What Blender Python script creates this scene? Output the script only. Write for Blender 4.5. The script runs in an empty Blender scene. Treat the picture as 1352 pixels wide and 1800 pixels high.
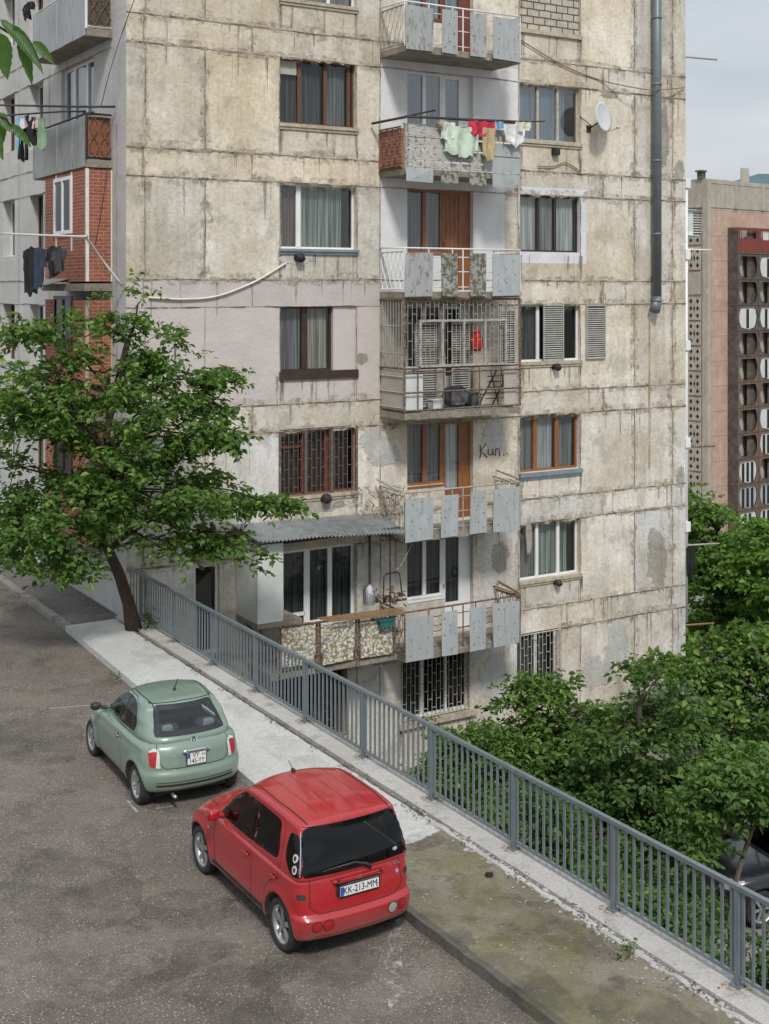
import bpy, bmesh, math, random
import numpy as np
from mathutils import Vector, Matrix, geometry
from mathutils import noise as mnoise
from mathutils.bvhtree import BVHTree

# ------------------------------------------------------------------ camera, world, sun, exposure
SC = bpy.context.scene
COL = SC.collection
FPX, CX, HY = 2260.0, 676.0, 510.0        # focal length / principal column / horizon row of the 1352x1800 photo
CAMZ = 7.75
cam = bpy.data.cameras.new("camera")
camo = bpy.data.objects.new("camera", cam)
COL.objects.link(camo)
camo.location = (0, 0, CAMZ)
camo.rotation_euler = (math.radians(90), 0, 0)
cam.sensor_fit = 'VERTICAL'
cam.sensor_height = 24.0
cam.lens = 24.0 * FPX / 1800.0
cam.shift_y = -(900 - HY) / 1800.0
cam.shift_x = 0.0
cam.clip_end = 6000
cam.clip_start = 0.1
SC.camera = camo

SUN_EL, SUN_AZ = math.radians(47), math.radians(172)   # azimuth clockwise from +Y
w = bpy.data.worlds.new("World")
SC.world = w
w.use_nodes = True
nt = w.node_tree
for n in list(nt.nodes): nt.nodes.remove(n)
out = nt.nodes.new('ShaderNodeOutputWorld')
bg = nt.nodes.new('ShaderNodeBackground')
sky = nt.nodes.new('ShaderNodeTexSky')
sky.sky_type = 'NISHITA'
sky.sun_disc = False
sky.sun_elevation = SUN_EL
sky.sun_rotation = SUN_AZ
tc = nt.nodes.new('ShaderNodeTexCoord')
mp = nt.nodes.new('ShaderNodeMapping')
mp.inputs['Scale'].default_value = (1.0, 1.0, 5.0)
nz = nt.nodes.new('ShaderNodeTexNoise')
nz.inputs['Scale'].default_value = 1.7
nz.inputs['Detail'].default_value = 5
nz.inputs['Roughness'].default_value = 0.5
rp = nt.nodes.new('ShaderNodeValToRGB')
rp.color_ramp.elements[0].position = 0.36
rp.color_ramp.elements[0].color = (4.9, 5.5, 6.2, 1)
rp.color_ramp.elements[1].position = 0.66
rp.color_ramp.elements[1].color = (7.6, 7.9, 8.2, 1)
mx = nt.nodes.new('ShaderNodeMix')
mx.data_type = 'RGBA'
mx.inputs['Factor'].default_value = 0.93          # a closed cloud deck with a little of the blue behind it
nt.links.new(tc.outputs['Generated'], mp.inputs['Vector'])
nt.links.new(mp.outputs['Vector'], nz.inputs['Vector'])
nt.links.new(nz.outputs['Fac'], rp.inputs['Fac'])
nt.links.new(sky.outputs['Color'], mx.inputs[6])
nt.links.new(rp.outputs['Color'], mx.inputs[7])
sx = nt.nodes.new('ShaderNodeSeparateXYZ'); nt.links.new(tc.outputs['Generated'], sx.inputs[0])
mr = nt.nodes.new('ShaderNodeMapRange'); mr.inputs['From Min'].default_value = 0.0; mr.inputs['From Max'].default_value = 0.85
mr.inputs['To Min'].default_value = 1.15; mr.inputs['To Max'].default_value = 1.9
nt.links.new(sx.outputs[2], mr.inputs['Value'])
mg = nt.nodes.new('ShaderNodeVectorMath'); mg.operation = 'SCALE'
nt.links.new(mx.outputs[2], mg.inputs[0]); nt.links.new(mr.outputs[0], mg.inputs['Scale'])
nt.links.new(mg.outputs[0], bg.inputs['Color'])
bg.inputs['Strength'].default_value = 0.078
nt.links.new(bg.outputs['Background'], out.inputs['Surface'])

sl = bpy.data.lights.new("sun", 'SUN')
sl.energy = 2.7
sl.angle = math.radians(9)
sl.color = (1.0, 0.96, 0.9)
slo = bpy.data.objects.new("sun", sl)
COL.objects.link(slo)
sd = Vector((math.sin(SUN_AZ) * math.cos(SUN_EL), math.cos(SUN_AZ) * math.cos(SUN_EL), math.sin(SUN_EL)))
slo.rotation_euler = sd.to_track_quat('Z', 'Y').to_euler()

SC.view_settings.view_transform = 'Standard'
SC.view_settings.look = 'None'
SC.view_settings.exposure = -0.04
SC.view_settings.gamma = 1.0

# ------------------------------------------------------------------ frames
C0X, C0Y = -6.07, 30.2                    # near corner of the apartment building
CO, SI = 0.8536, 0.5210                   # direction of its front
TH = math.atan2(SI, CO)

def fu(px, t=0.0):                        # column of the photo -> distance along the front, t metres out
    k = (px - CX) / FPX
    return (k * (C0Y - CO * t) - C0X - SI * t) / (CO - k * SI)
def fz(u, t, py):
    return CAMZ - (py - HY) * (C0Y + SI * u - CO * t) / FPX
def la(px, p=0.0):                        # the same for the left side, p metres out
    k = (px - CX) / FPX
    return (C0X - CO * p - k * (C0Y - SI * p)) / (SI + k * CO)
def lz(a, p, py):
    return CAMZ - (py - HY) * (C0Y - SI * p + CO * a) / FPX
def ground(px, py, z=0.0):                # photo point -> world point on a level at height z
    Y = FPX * (CAMZ - z) / (py - HY)
    return ((px - CX) / FPX * Y, Y)
def site(X, Y):                           # world -> building frame
    dx, dy = X - C0X, Y - C0Y
    return (dx * CO + dy * SI, -dx * SI + dy * CO)
def world(x, y, z=0.0):
    return Vector((C0X + CO * x - SI * y, C0Y + SI * x + CO * y, z))

TF = lambda a, b, c: (a, -b, c)           # front: along, outward, up
TL = lambda a, b, c: (-b, a, c)           # left side
TI = lambda a, b, c: (a, b, c)

# ------------------------------------------------------------------ object helpers
def link(o, parent=None, label=None, cat=None, group=None, kind=None):
    COL.objects.link(o)
    if parent is not None: o.parent = parent
    if label: o['label'] = label
    if cat: o['category'] = cat
    if group: o['group'] = group
    if kind: o['kind'] = kind
    return o
def empty(name, loc=(0, 0, 0), rz=0.0, label=None, cat=None, group=None):
    o = bpy.data.objects.new(name, None)
    o.empty_display_size = 0.2
    link(o, None, label, cat, group)
    o.location = loc
    o.rotation_euler = (0, 0, rz)
    return o

class MB:
    def __init__(s, T=TI):
        s.v, s.f, s.m, s.sm, s.c, s.T = [], [], [], [], [], T
    def add(s, vs, fs, m=0, smooth=False, col=None):
        n = len(s.v)
        s.v += [s.T(*p) for p in vs]
        for f in fs:
            s.f.append([i + n for i in f]); s.m.append(m); s.sm.append(smooth); s.c.append(col)
    def box(s, a0, a1, b0, b1, c0, c1, m=0):
        vs = [(a0, b0, c0), (a1, b0, c0), (a1, b1, c0), (a0, b1, c0), (a0, b0, c1), (a1, b0, c1), (a1, b1, c1), (a0, b1, c1)]
        s.add(vs, [(0, 3, 2, 1), (4, 5, 6, 7), (0, 1, 5, 4), (1, 2, 6, 5), (2, 3, 7, 6), (3, 0, 4, 7)], m)
    def quad(s, p, m=0, col=None): s.add(p, [(0, 1, 2, 3)], m, col=col)
    def tube(s, pts, r, n=6, m=0, cap=True):
        pts = [Vector(p) for p in pts]
        rs = r if isinstance(r, (list, tuple)) else [r] * len(pts)
        vs, fs = [], []
        up = Vector((0, 0, 1))
        for i, p in enumerate(pts):
            d = (pts[min(i + 1, len(pts) - 1)] - pts[max(i - 1, 0)])
            if d.length < 1e-9: d = Vector((0, 0, 1))
            d.normalize()
            a = d.cross(up)
            if a.length < 0.15: a = d.cross(Vector((0, 1, 0)))
            a.normalize(); b = d.cross(a)
            for j in range(n):
                t = 2 * math.pi * j / n
                vs.append(tuple(p + (a * math.cos(t) + b * math.sin(t)) * rs[i]))
        for i in range(len(pts) - 1):
            for j in range(n):
                k = (j + 1) % n
                fs.append((i * n + j, i * n + k, (i + 1) * n + k, (i + 1) * n + j))
        if cap:
            fs.append(tuple(range(n - 1, -1, -1)))
            fs.append(tuple((len(pts) - 1) * n + j for j in range(n)))
        s.add(vs, fs, m, n > 5)
    def bar(s, p0, p1, wa=0.02, m=0): s.tube([p0, p1], wa * 0.7, 4, m)
    def prism(s, poly, b0, b1, m=0):      # poly in (a, c)
        n = len(poly)
        vs = [(a, b0, c) for a, c in poly] + [(a, b1, c) for a, c in poly]
        fs = [tuple(range(n)), tuple(range(2 * n - 1, n - 1, -1))]
        fs += [(i, (i + 1) % n, (i + 1) % n + n, i + n) for i in range(n)]
        s.add(vs, fs, m)
    def rbox(s, ctr, half, n=4.0, g=5, m=0, rot=None):
        vs, idx, fs = [], {}, []
        def vert(a, b, c):
            k = (round(a, 4), round(b, 4), round(c, 4))
            if k not in idx:
                q = (abs(a) ** n + abs(b) ** n + abs(c) ** n) ** (-1 / n)
                p = Vector((a * q * half[0], b * q * half[1], c * q * half[2]))
                if rot is not None: p = rot @ p
                idx[k] = len(vs); vs.append((p.x + ctr[0], p.y + ctr[1], p.z + ctr[2]))
            return idx[k]
        L = [-1 + 2 * i / g for i in range(g + 1)]
        for i in range(g):
            for j in range(g):
                for sg in (-1, 1):
                    for ax in range(3):
                        q = []
                        for (u, v) in ((L[i], L[j]), (L[i + 1], L[j]), (L[i + 1], L[j + 1]), (L[i], L[j + 1])):
                            p = [u, v]; p.insert(ax, sg); q.append(vert(*p))
                        fs.append(q if sg > 0 else q[::-1])
        s.add(vs, fs, m, True)
    def mesh(s, name, mats, origin=(0, 0, 0)):
        me = bpy.data.meshes.new(name)
        o = Vector(origin)
        me.from_pydata([tuple(Vector(p) - o) for p in s.v], [], s.f)
        for mt in mats: me.materials.append(mt)
        me.polygons.foreach_set('material_index', s.m)
        me.polygons.foreach_set('use_smooth', s.sm)
        if any(c is not None for c in s.c):
            at = me.color_attributes.new('tint', 'FLOAT_COLOR', 'CORNER')
            arr = []
            for f, c in zip(s.f, s.c):
                arr += list(c if c is not None else (1, 1, 1, 0)) * len(f)
            at.data.foreach_set('color', arr)
        me.update()
        return me
    def build(s, name, mats, parent=None, **kw):
        if not isinstance(mats, (list, tuple)): mats = [mats]
        o = bpy.data.objects.new(name, s.mesh(name, mats))
        return link(o, parent, **kw)
    def build_site(s, name, mats, origin, **kw):   # top-level object standing in the building's frame
        if not isinstance(mats, (list, tuple)): mats = [mats]
        o = bpy.data.objects.new(name, s.mesh(name, mats, origin))
        link(o, None, **kw)
        o.location = world(*origin)
        o.rotation_euler = (0, 0, TH)
        return o

# ------------------------------------------------------------------ materials
class NB:
    def __init__(s, name):
        s.mat = bpy.data.materials.new(name)
        s.mat.use_nodes = True
        s.t = s.mat.node_tree
        s.p = s.t.nodes['Principled BSDF']
        s.tc = s.t.nodes.new('ShaderNodeTexCoord')
        s.co = s.tc.outputs['Object']
    def n(s, typ, **kw):
        nd = s.t.nodes.new(typ)
        for k, v in kw.items(): setattr(nd, k, v)
        return nd
    def put(s, sock, v):
        if isinstance(v, bpy.types.NodeSocket): s.t.links.new(v, sock)
        elif isinstance(v, (tuple, list)) and len(v) == 3 and sock.type == 'RGBA': sock.default_value = (*v, 1)
        else: sock.default_value = v
    def map(s, scale, vec=None, loc=(0, 0, 0)):
        m = s.n('ShaderNodeMapping')
        m.inputs['Scale'].default_value = scale
        m.inputs['Location'].default_value = loc
        s.put(m.inputs['Vector'], vec or s.co)
        return m.outputs[0]
    def noise(s, scale, detail=4, rough=0.55, vec=None, dist=0.0):
        m = s.n('ShaderNodeTexNoise')
        m.inputs['Scale'].default_value = scale
        m.inputs['Detail'].default_value = detail
        m.inputs['Roughness'].default_value = rough
        m.inputs['Distortion'].default_value = dist
        s.put(m.inputs['Vector'], vec or s.co)
        return m.outputs[0]
    def vor(s, scale, vec=None, feature='F1', out='Distance', rnd=1.0):
        m = s.n('ShaderNodeTexVoronoi', feature=feature)
        m.inputs['Scale'].default_value = scale
        if 'Randomness' in m.inputs: m.inputs['Randomness'].default_value = rnd
        s.put(m.inputs['Vector'], vec or s.co)
        return m.outputs[out]
    def ramp(s, fac, stops):
        m = s.n('ShaderNodeValToRGB')
        el = m.color_ramp.elements
        while len(el) < len(stops): el.new(0.5)
        for e, (p, c) in zip(el, stops):
            e.position = p
            e.color = (c, c, c, 1) if isinstance(c, (int, float)) else (*c, 1)
        s.put(m.inputs[0], fac)
        return m.outputs[0]
    def mix(s, fac, a, b, mode='MIX'):
        m = s.n('ShaderNodeMix', data_type='RGBA', blend_type=mode)
        s.put(m.inputs[0], fac); s.put(m.inputs[6], a); s.put(m.inputs[7], b)
        return m.outputs[2]
    def math(s, op, a, b=0.0):
        m = s.n('ShaderNodeMath', operation=op)
        s.put(m.inputs[0], a); s.put(m.inputs[1], b)
        return m.outputs[0]
    def bump(s, h, strength=0.3, dist=0.02, prev=None):
        m = s.n('ShaderNodeBump')
        m.inputs['Strength'].default_value = strength
        m.inputs['Distance'].default_value = dist
        s.put(m.inputs['Height'], h)
        if prev is not None: s.put(m.inputs['Normal'], prev)
        return m.outputs[0]
    def set(s, color=None, rough=None, metal=None, normal=None, **kw):
        if color is not None: s.put(s.p.inputs['Base Color'], color)
        if rough is not None: s.put(s.p.inputs['Roughness'], rough)
        if metal is not None: s.put(s.p.inputs['Metallic'], metal)
        if normal is not None: s.put(s.p.inputs['Normal'], normal)
        for k, v in kw.items(): s.put(s.p.inputs[k.replace('_', ' ')], v)
        return s.mat

def simple(name, c1, c2=None, scale=6.0, rough=0.6, metal=0.0, bump=0.15, bd=0.004, c3=None, t3=(0.58, 0.66), stretch=(1, 1, 1), **kw):
    b = NB(name)
    v = b.map(stretch)
    c2 = c2 or tuple(x * 0.8 for x in c1)
    col = b.mix(b.ramp(b.noise(scale, 6, 0.6, v), [(0.35, 0), (0.65, 1)]), c1, c2)
    if c3 is not None:
        col = b.mix(b.ramp(b.noise(scale * 1.7, 8, 0.7, b.map(stretch, loc=(3.1, 7.7, 1.3))), [(t3[0], 0), (t3[1], 1)]), col, c3)
    return b.set(col, rough, metal, b.bump(b.noise(scale * 6, 5, 0.6, v), bump, bd), **kw)

def concrete_wall(name, light, yellow, dirt, use_attr=True):
    b = NB(name)
    base = b.mix(b.ramp(b.noise(0.42, 5, 0.55), [(0.36, 0), (0.60, 1)]), light, yellow)
    pale = b.ramp(b.noise(1.1, 6, 0.6, b.map((1, 1, 1), loc=(5, 2, 9))), [(0.5, 0), (0.72, 0.75)])
    base = b.mix(pale, base, tuple(min(1, x * 1.18) for x in light))
    streak = b.ramp(b.noise(1.0, 7, 0.66, b.map((2.8, 2.8, 0.30))), [(0.48, 0), (0.70, 0.55)])
    base = b.mix(streak, base, tuple(x * 0.72 for x in yellow))
    grey = b.ramp(b.noise(1.25, 10, 0.72, b.map((1, 1, 1), loc=(1, 4, 2)), 0.4), [(0.52, 0), (0.62, 0.50)])
    base = b.mix(grey, base, dirt)
    fine = b.noise(9, 8, 0.75)
    base = b.mix(0.42, base, b.mix(1.0, base, b.ramp(fine, [(0.32, 0.40), (0.5, 1.0), (0.68, 1.40)]), 'MULTIPLY'))
    bl = b.ramp(b.noise(5.0, 7, 0.72, b.map((1, 1, 0.8), loc=(2.7, 3.1, 8)), 0.6), [(0.63, 0), (0.68, 0.6)])
    base = b.mix(bl, base, tuple(x * 0.62 for x in dirt))
    pits = b.ramp(b.vor(13.0, b.map((1, 1, 1))), [(0.05, 1), (0.13, 0)])
    pm = b.math('MULTIPLY', pits, b.ramp(b.noise(2.3, 3, 0.6), [(0.5, 0), (0.6, 1)]))
    base = b.mix(pm, base, tuple(x * 0.4 for x in dirt))
    normal = b.bump(b.noise(1.6, 6, 0.6), 0.5, 0.06)
    normal = b.bump(b.math('ADD', fine, b.math('MULTIPLY', pits, -0.5)), 0.8, 0.022, normal)
    if use_attr:
        at = b.n('ShaderNodeAttribute', attribute_name='tint')
        g = b.math('ADD', at.outputs['Alpha'], 0.0)
        painted = b.mix(1.0, at.outputs['Color'], b.ramp(b.noise(1.4, 7, 0.65), [(0.3, 0.86), (0.7, 1.05)]), 'MULTIPLY')
        spots = b.ramp(b.noise(4.0, 9, 0.75, b.map((1, 1, 0.6), loc=(9, 1, 4))), [(0.66, 0), (0.72, 0.8)])
        painted = b.mix(spots, painted, dirt)
        tinted = b.mix(1.0, base, at.outputs['Color'], 'MULTIPLY')
        base = b.mix(b.ramp(g, [(0.4, 0), (0.6, 1)]), tinted, painted)
    return b.set(base, 0.93, 0, normal)

M = {}
M['wall'] = concrete_wall('old_concrete', (0.645, 0.608, 0.54), (0.535, 0.47, 0.365), (0.32, 0.30, 0.262))
M['mortar'] = simple('mortar', (0.30, 0.255, 0.19), (0.50, 0.455, 0.37), 4, 0.95, 0, 1.0, 0.03, (0.13, 0.10, 0.07), (0.56, 0.63))
M['crack'] = simple('joint_crack', (0.095, 0.072, 0.05), (0.17, 0.13, 0.09), 6, 0.95)
def grime(name, c, lo=.42, hi=.66, amt=.75, sc=3.0, stretch=(1, 1, 1)):
    b = NB(name)
    fac = b.ramp(b.noise(sc, 9, .74, b.map(stretch)), [(lo, 0), (hi, amt)])
    tr = b.n('ShaderNodeBsdfTransparent'); mx_ = b.n('ShaderNodeMixShader')
    b.set(b.mix(b.ramp(b.noise(7, 6, .7), [(.3, 0), (.7, 1)]), c, tuple(x * 1.5 for x in c)), .95)
    b.t.links.new(fac, mx_.inputs[0]); b.t.links.new(tr.outputs[0], mx_.inputs[1]); b.t.links.new(b.p.outputs[0], mx_.inputs[2])
    b.t.links.new(mx_.outputs[0], b.t.nodes['Material Output'].inputs[0])
    return b.mat
M['grime'] = grime('joint_grime', (.20, .16, .11), .47, .66, .62)
M['streak'] = grime('rain_streak', (.16, .138, .105), .42, .60, .55, 2.5, (5, 5, .8))
M['rust_stain'] = grime('rust_stain', (.22, .12, .05), .45, .62, .7, 6, (3, 3, .7))
M['oil'] = grime('oil_stain', (.05, .045, .041), .40, .80, .55, 1.6)  # dark translucent blotches, some lying under and beside the cars
M['mortar_paint'] = simple('mortar_painted', (0.46, 0.41, 0.40), (0.34, 0.29, 0.28), 3, 0.95, 0, 0.5, 0.01)
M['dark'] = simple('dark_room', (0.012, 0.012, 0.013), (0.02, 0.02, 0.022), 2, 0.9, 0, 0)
M['slab'] = simple('balcony_concrete', (0.30, 0.27, 0.22), (0.18, 0.16, 0.13), 3, 0.95, 0, 0.9, 0.03, (0.44, 0.41, 0.34))
M['panel'] = simple('fibre_cement', (0.33, 0.355, 0.365), (0.405, 0.425, 0.43), 3, 0.8, 0, 0.35, 0.006, (0.22, 0.235, 0.24), (0.58, 0.66), (1.6, 1.6, .7))
M['panel_b'] = simple('fibre_cement_dull', (0.31, 0.325, 0.33), (0.38, 0.39, 0.385), 2.2, 0.85, 0, 0.5, 0.008, (0.21, 0.19, 0.16), (0.52, 0.62), (2, 2, .6))
M['panel_c'] = simple('fibre_cement_stained', (0.38, 0.405, 0.415), (0.33, 0.345, 0.35), 4, 0.8, 0, 0.4, 0.006, (0.24, 0.19, 0.14), (0.58, 0.66), (3, 3, .5))
M['panel_moss'] = simple('mossy_cement', (0.36, 0.38, 0.36), (0.27, 0.27, 0.23), 5, 0.9, 0, 0.9, 0.02, (0.12, 0.11, 0.08), (0.46, 0.53))
M['panel_grey'] = simple('grey_sheet', (0.25, 0.255, 0.25), (0.33, 0.335, 0.33), 2, 0.6, 0, 0.2, 0.004, (0.15, 0.15, 0.145), (0.56, 0.7), (1, 1, 0.5))
M['bolt'] = simple('bolt', (0.05, 0.045, 0.04), None, 5, 0.7)
M['plank'] = simple('weathered_board', (0.42, 0.405, 0.37), (0.52, 0.51, 0.48), 5, 0.9, 0, 0.9, 0.02, (0.08, 0.065, 0.05), (0.54, 0.6), (1, 1, 2))
M['white_paint'] = simple('white_paint', (0.74, 0.74, 0.75), (0.66, 0.66, 0.67), 4, 0.5, 0, 0.1, 0.003, (0.30, 0.22, 0.15), (0.68, 0.72))
M['upvc'] = simple('white_plastic_frame', (0.78, 0.78, 0.78), (0.70, 0.70, 0.69), 3, 0.35, 0, 0.03)
M['beige_frame'] = simple('old_beige_paint', (0.48, 0.45, 0.38), (0.36, 0.31, 0.24), 12, 0.7, 0, 0.5, 0.004, (0.16, 0.09, 0.05), (0.58, 0.63))
M['wood'] = simple('orange_wood', (0.30, 0.115, 0.04), (0.19, 0.07, 0.028), 5, 0.45, 0, 0.3, 0.003, (0.36, 0.17, 0.07), (0.6, 0.7), (3, 3, 0.6))
M['redwood'] = simple('red_wood', (0.20, 0.055, 0.032), (0.11, 0.035, 0.022), 6, 0.55, 0, 0.3, 0.003, None, (0.6, 0.7), (3, 3, 0.6))
M['brown'] = simple('dark_brown_frame', (0.035, 0.02, 0.016), (0.055, 0.032, 0.026), 5, 0.4)
M['brown_old'] = simple('worn_brown_wood', (0.14, 0.065, 0.035), (0.08, 0.045, 0.03), 9, 0.7, 0, 0.6, 0.004, (0.26, 0.17, 0.11), (0.6, 0.66), (3, 3, 0.8))
M['grille'] = simple('grille_paint', (0.33, 0.315, 0.28), (0.43, 0.415, 0.375), 9, 0.6, 0.1, 0.3, 0.003, (0.17, 0.085, 0.045), (0.54, 0.62))
M['grille_dark'] = simple('brown_grille', (0.10, 0.075, 0.062), (0.16, 0.12, 0.10), 9, 0.7, 0.1, 0.3, 0.003)
M['rust'] = simple('rusty_iron', (0.17, 0.085, 0.045), (0.09, 0.06, 0.045), 14, 0.85, 0.2, 0.5, 0.003, (0.38, 0.36, 0.32), (0.52, 0.6))
M['blackiron'] = simple('black_iron', (0.03, 0.028, 0.026), (0.07, 0.055, 0.045), 12, 0.6, 0.3, 0.3, 0.003)
M['steel_sill'] = simple('sheet_sill', (0.26, 0.32, 0.35), (0.20, 0.25, 0.28), 5, 0.45, 0.3, 0.1)
M['conc_sill'] = simple('concrete_sill', (0.50, 0.45, 0.34), (0.36, 0.31, 0.23), 6, 0.95, 0, 0.8, 0.015, (0.20, 0.15, 0.10), (0.58, 0.64))
M['pipe'] = simple('grey_pipe', (0.17, 0.20, 0.215), (0.135, 0.16, 0.175), 3, 0.45, 0.2, 0.1, 0.003, (0.24, 0.27, 0.285), (0.6, 0.7))
M['rail'] = simple('rail_grey', (0.165, 0.195, 0.212), (0.13, 0.157, 0.172), 5, 0.36, 0.1, 0.15, 0.002, (0.16, 0.11, 0.08), (0.66, 0.69))
M['galv'] = simple('corrugated_steel', (0.38, 0.41, 0.43), (0.26, 0.28, 0.29), 4, 0.42, 0.6, 0.2, 0.004, (0.17, 0.15, 0.13), (0.62, 0.72))
M['board_white'] = simple('painted_board', (0.62, 0.64, 0.62), (0.54, 0.55, 0.52), 2, 0.6, 0, 0.1, 0.003, (0.40, 0.38, 0.33), (0.64, 0.74))
M['board_beige'] = simple('beige_board', (0.44, 0.42, 0.36), (0.37, 0.35, 0.30), 2, 0.7, 0, 0.1)
M['dish'] = simple('dish_white', (0.62, 0.64, 0.66), (0.55, 0.57, 0.59), 3, 0.4, 0, 0.05)
M['cable_white'] = simple('white_hose', (0.72, 0.70, 0.66), (0.60, 0.57, 0.52), 5, 0.5)
M['cable_brown'] = simple('brown_cable', (0.20, 0.12, 0.06), (0.26, 0.17, 0.09), 9, 0.7)
M['black_rubber'] = simple('black_rubber', (0.018, 0.018, 0.019), (0.028, 0.027, 0.026), 8, 0.75, 0, 0.2)
M['louvre'] = simple('louvre_paint', (0.40, 0.40, 0.36), (0.31, 0.31, 0.28), 5, 0.6)

def glass(name, tint, refl=0.5, rough=0.03):
    b = NB(name)
    t = b.t
    tr = b.n('ShaderNodeBsdfTransparent'); tr.inputs[0].default_value = (*tint, 1)
    gl = b.n('ShaderNodeBsdfGlossy'); gl.inputs['Roughness'].default_value = rough
    wv = b.bump(b.noise(1.5, 2, 0.5), 0.25, 0.02)
    t.links.new(wv, gl.inputs['Normal'])
    ge = b.n('ShaderNodeNewGeometry'); dt = b.n('ShaderNodeVectorMath', operation='DOT_PRODUCT')
    t.links.new(ge.outputs['Normal'], dt.inputs[0]); t.links.new(ge.outputs['Incoming'], dt.inputs[1])
    inv = b.math('SUBTRACT', 1.0, b.math('ABSOLUTE', dt.outputs['Value']))
    f2 = b.math('ADD', b.math('MULTIPLY', b.math('POWER', inv, 5.0), .9), .045 + refl)
    mx = b.n('ShaderNodeMixShader')
    t.links.new(f2, mx.inputs[0]); t.links.new(tr.outputs[0], mx.inputs[1]); t.links.new(gl.outputs[0], mx.inputs[2])
    o = t.nodes['Material Output']
    t.links.new(mx.outputs[0], o.inputs[0])
    return b.mat
M['glass'] = glass('window_glass', (0.74, 0.78, 0.78), 0.07)
M['glass_blue'] = glass('bluish_glass', (0.52, 0.62, 0.68), 0.20)
M['glass_dark'] = glass('dark_glass', (0.45, 0.47, 0.48), 0.02)
M['car_glass'] = glass('car_glass', (0.50, 0.56, 0.56), 0.03, 0.01)
M['car_glass_dark'] = glass('tinted_car_glass', (0.10, 0.11, 0.11), 0.0, 0.01)

def curtain_mat(name, c, c2=None):
    b = NB(name)
    v = b.map((26, 26, 0.4))
    c = tuple(min(.8, x * 1.5) for x in c); c2 = tuple(x * 1.2 for x in (c2 or [y * .35 for y in c]))
    col = b.mix(b.ramp(b.noise(1.0, 3, 0.5, v), [(0.38, 0), (0.62, 1)]), c, c2)
    return b.set(col, 0.9, 0)
M['c_white'] = curtain_mat('net_curtain', (0.42, 0.43, 0.42), (0.20, 0.21, 0.21))
M['c_grey'] = curtain_mat('grey_curtain', (0.20, 0.205, 0.21), (0.07, 0.072, 0.075))
M['c_blue'] = curtain_mat('blue_curtain', (0.27, 0.31, 0.335), (0.10, 0.12, 0.13))
M['c_green'] = curtain_mat('green_curtain', (0.27, 0.295, 0.265), (0.07, 0.085, 0.075))
M['c_cream'] = curtain_mat('cream_curtain', (0.36, 0.34, 0.29), (0.13, 0.12, 0.10))
M['c_brown'] = curtain_mat('brown_curtain', (0.13, 0.10, 0.08), (0.04, 0.03, 0.028))
M['c_sheet'] = curtain_mat('white_curtain', (0.60, 0.61, 0.58), (0.36, 0.37, 0.35))

def brick_mat(name, c1, c2, mortar, sc=1.0, axis='yz', bw=0.26, bh=0.085):
    b = NB(name)
    sep = b.n('ShaderNodeSeparateXYZ'); b.put(sep.inputs[0], b.co)
    cmb = b.n('ShaderNodeCombineXYZ')
    b.put(cmb.inputs[0], b.math('ADD', sep.outputs[0], sep.outputs[1]))
    b.put(cmb.inputs[1], sep.outputs[2])
    t = b.n('ShaderNodeTexBrick')
    t.inputs['Scale'].default_value = 1.0
    t.inputs['Brick Width'].default_value = bw
    t.inputs['Row Height'].default_value = bh
    t.inputs['Mortar Size'].default_value = 0.009 * sc
    t.inputs['Color1'].default_value = (*c1, 1); t.inputs['Color2'].default_value = (*c2, 1)
    t.inputs['Mortar'].default_value = (*mortar, 1)
    wob = b.n('ShaderNodeVectorMath', operation='ADD')
    b.put(wob.inputs[0], cmb.outputs[0])
    nz2 = b.n('ShaderNodeTexNoise'); nz2.inputs['Scale'].default_value = 3.0
    b.put(nz2.inputs['Vector'], b.co)
    sc2 = b.n('ShaderNodeVectorMath', operation='SCALE'); b.put(sc2.inputs[0], nz2.outputs['Color']); sc2.inputs['Scale'].default_value = 0.03
    b.put(wob.inputs[1], sc2.outputs[0])
    b.put(t.inputs['Vector'], wob.outputs[0])
    col = b.mix(0.6, t.outputs[0], b.mix(1.0, t.outputs[0], b.ramp(b.noise(5, 7, 0.7), [(0.3, 0.55), (0.7, 1.3)]), 'MULTIPLY'))
    col = b.mix(b.ramp(b.noise(7, 5, 0.7, b.map((1, 1, 2.2), loc=(4, 4, 4))), [(0.62, 0), (0.70, 0.7)]), col, mortar)
    nrm = b.bump(b.math('ADD', b.math('MULTIPLY', t.outputs[1], -1.0), b.math('MULTIPLY', b.noise(30, 4), 0.4)), 0.8, 0.015)
    return b.set(col, 0.9, 0, nrm)
M['brick'] = brick_mat('red_brick', (0.36, 0.105, 0.055), (0.27, 0.075, 0.04), (0.36, 0.27, 0.21))
M['block'] = brick_mat('pale_block', (0.50, 0.46, 0.38), (0.44, 0.40, 0.33), (0.10, 0.08, 0.06), 2.2, bw=0.42, bh=0.21)
# ------------------------------------------------------------------ the apartment building
random.seed(5)
BL = empty('apartment_building', (C0X, C0Y, 0), TH, 'weathered concrete panel apartment building with patchy joints and projecting balconies, beside the road', 'apartment building')
ZT = [16.76, 13.62, 10.46, 7.34, 4.20, 1.15, -1.97]
BAND = 0.68
UEND, AEND, ZB, ZTOP = 17.96, 17.0, -5.4, 20.6

def rect(x0, x1, k, h, dz=0.0):
    return (fu(x0), fu(x1), ZT[k] - h + dz, ZT[k] + dz)
U0, U1 = fu(492), fu(627)
V0, V1 = fu(716), fu(832)
W0, W1 = fu(914), fu(1020)
OPEN = []                                    # a0,a1,c0,c1,depth
def op(r, d=0.17): OPEN.append((*r, d)); return r
wl = [op((U0, U1, ZT[k] - 1.66, ZT[k])) for k in range(5)]
doorL = [None] * 7
wr = [op((W0, W1, ZT[k] - 1.62, ZT[k])) for k in range(6)]
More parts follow.
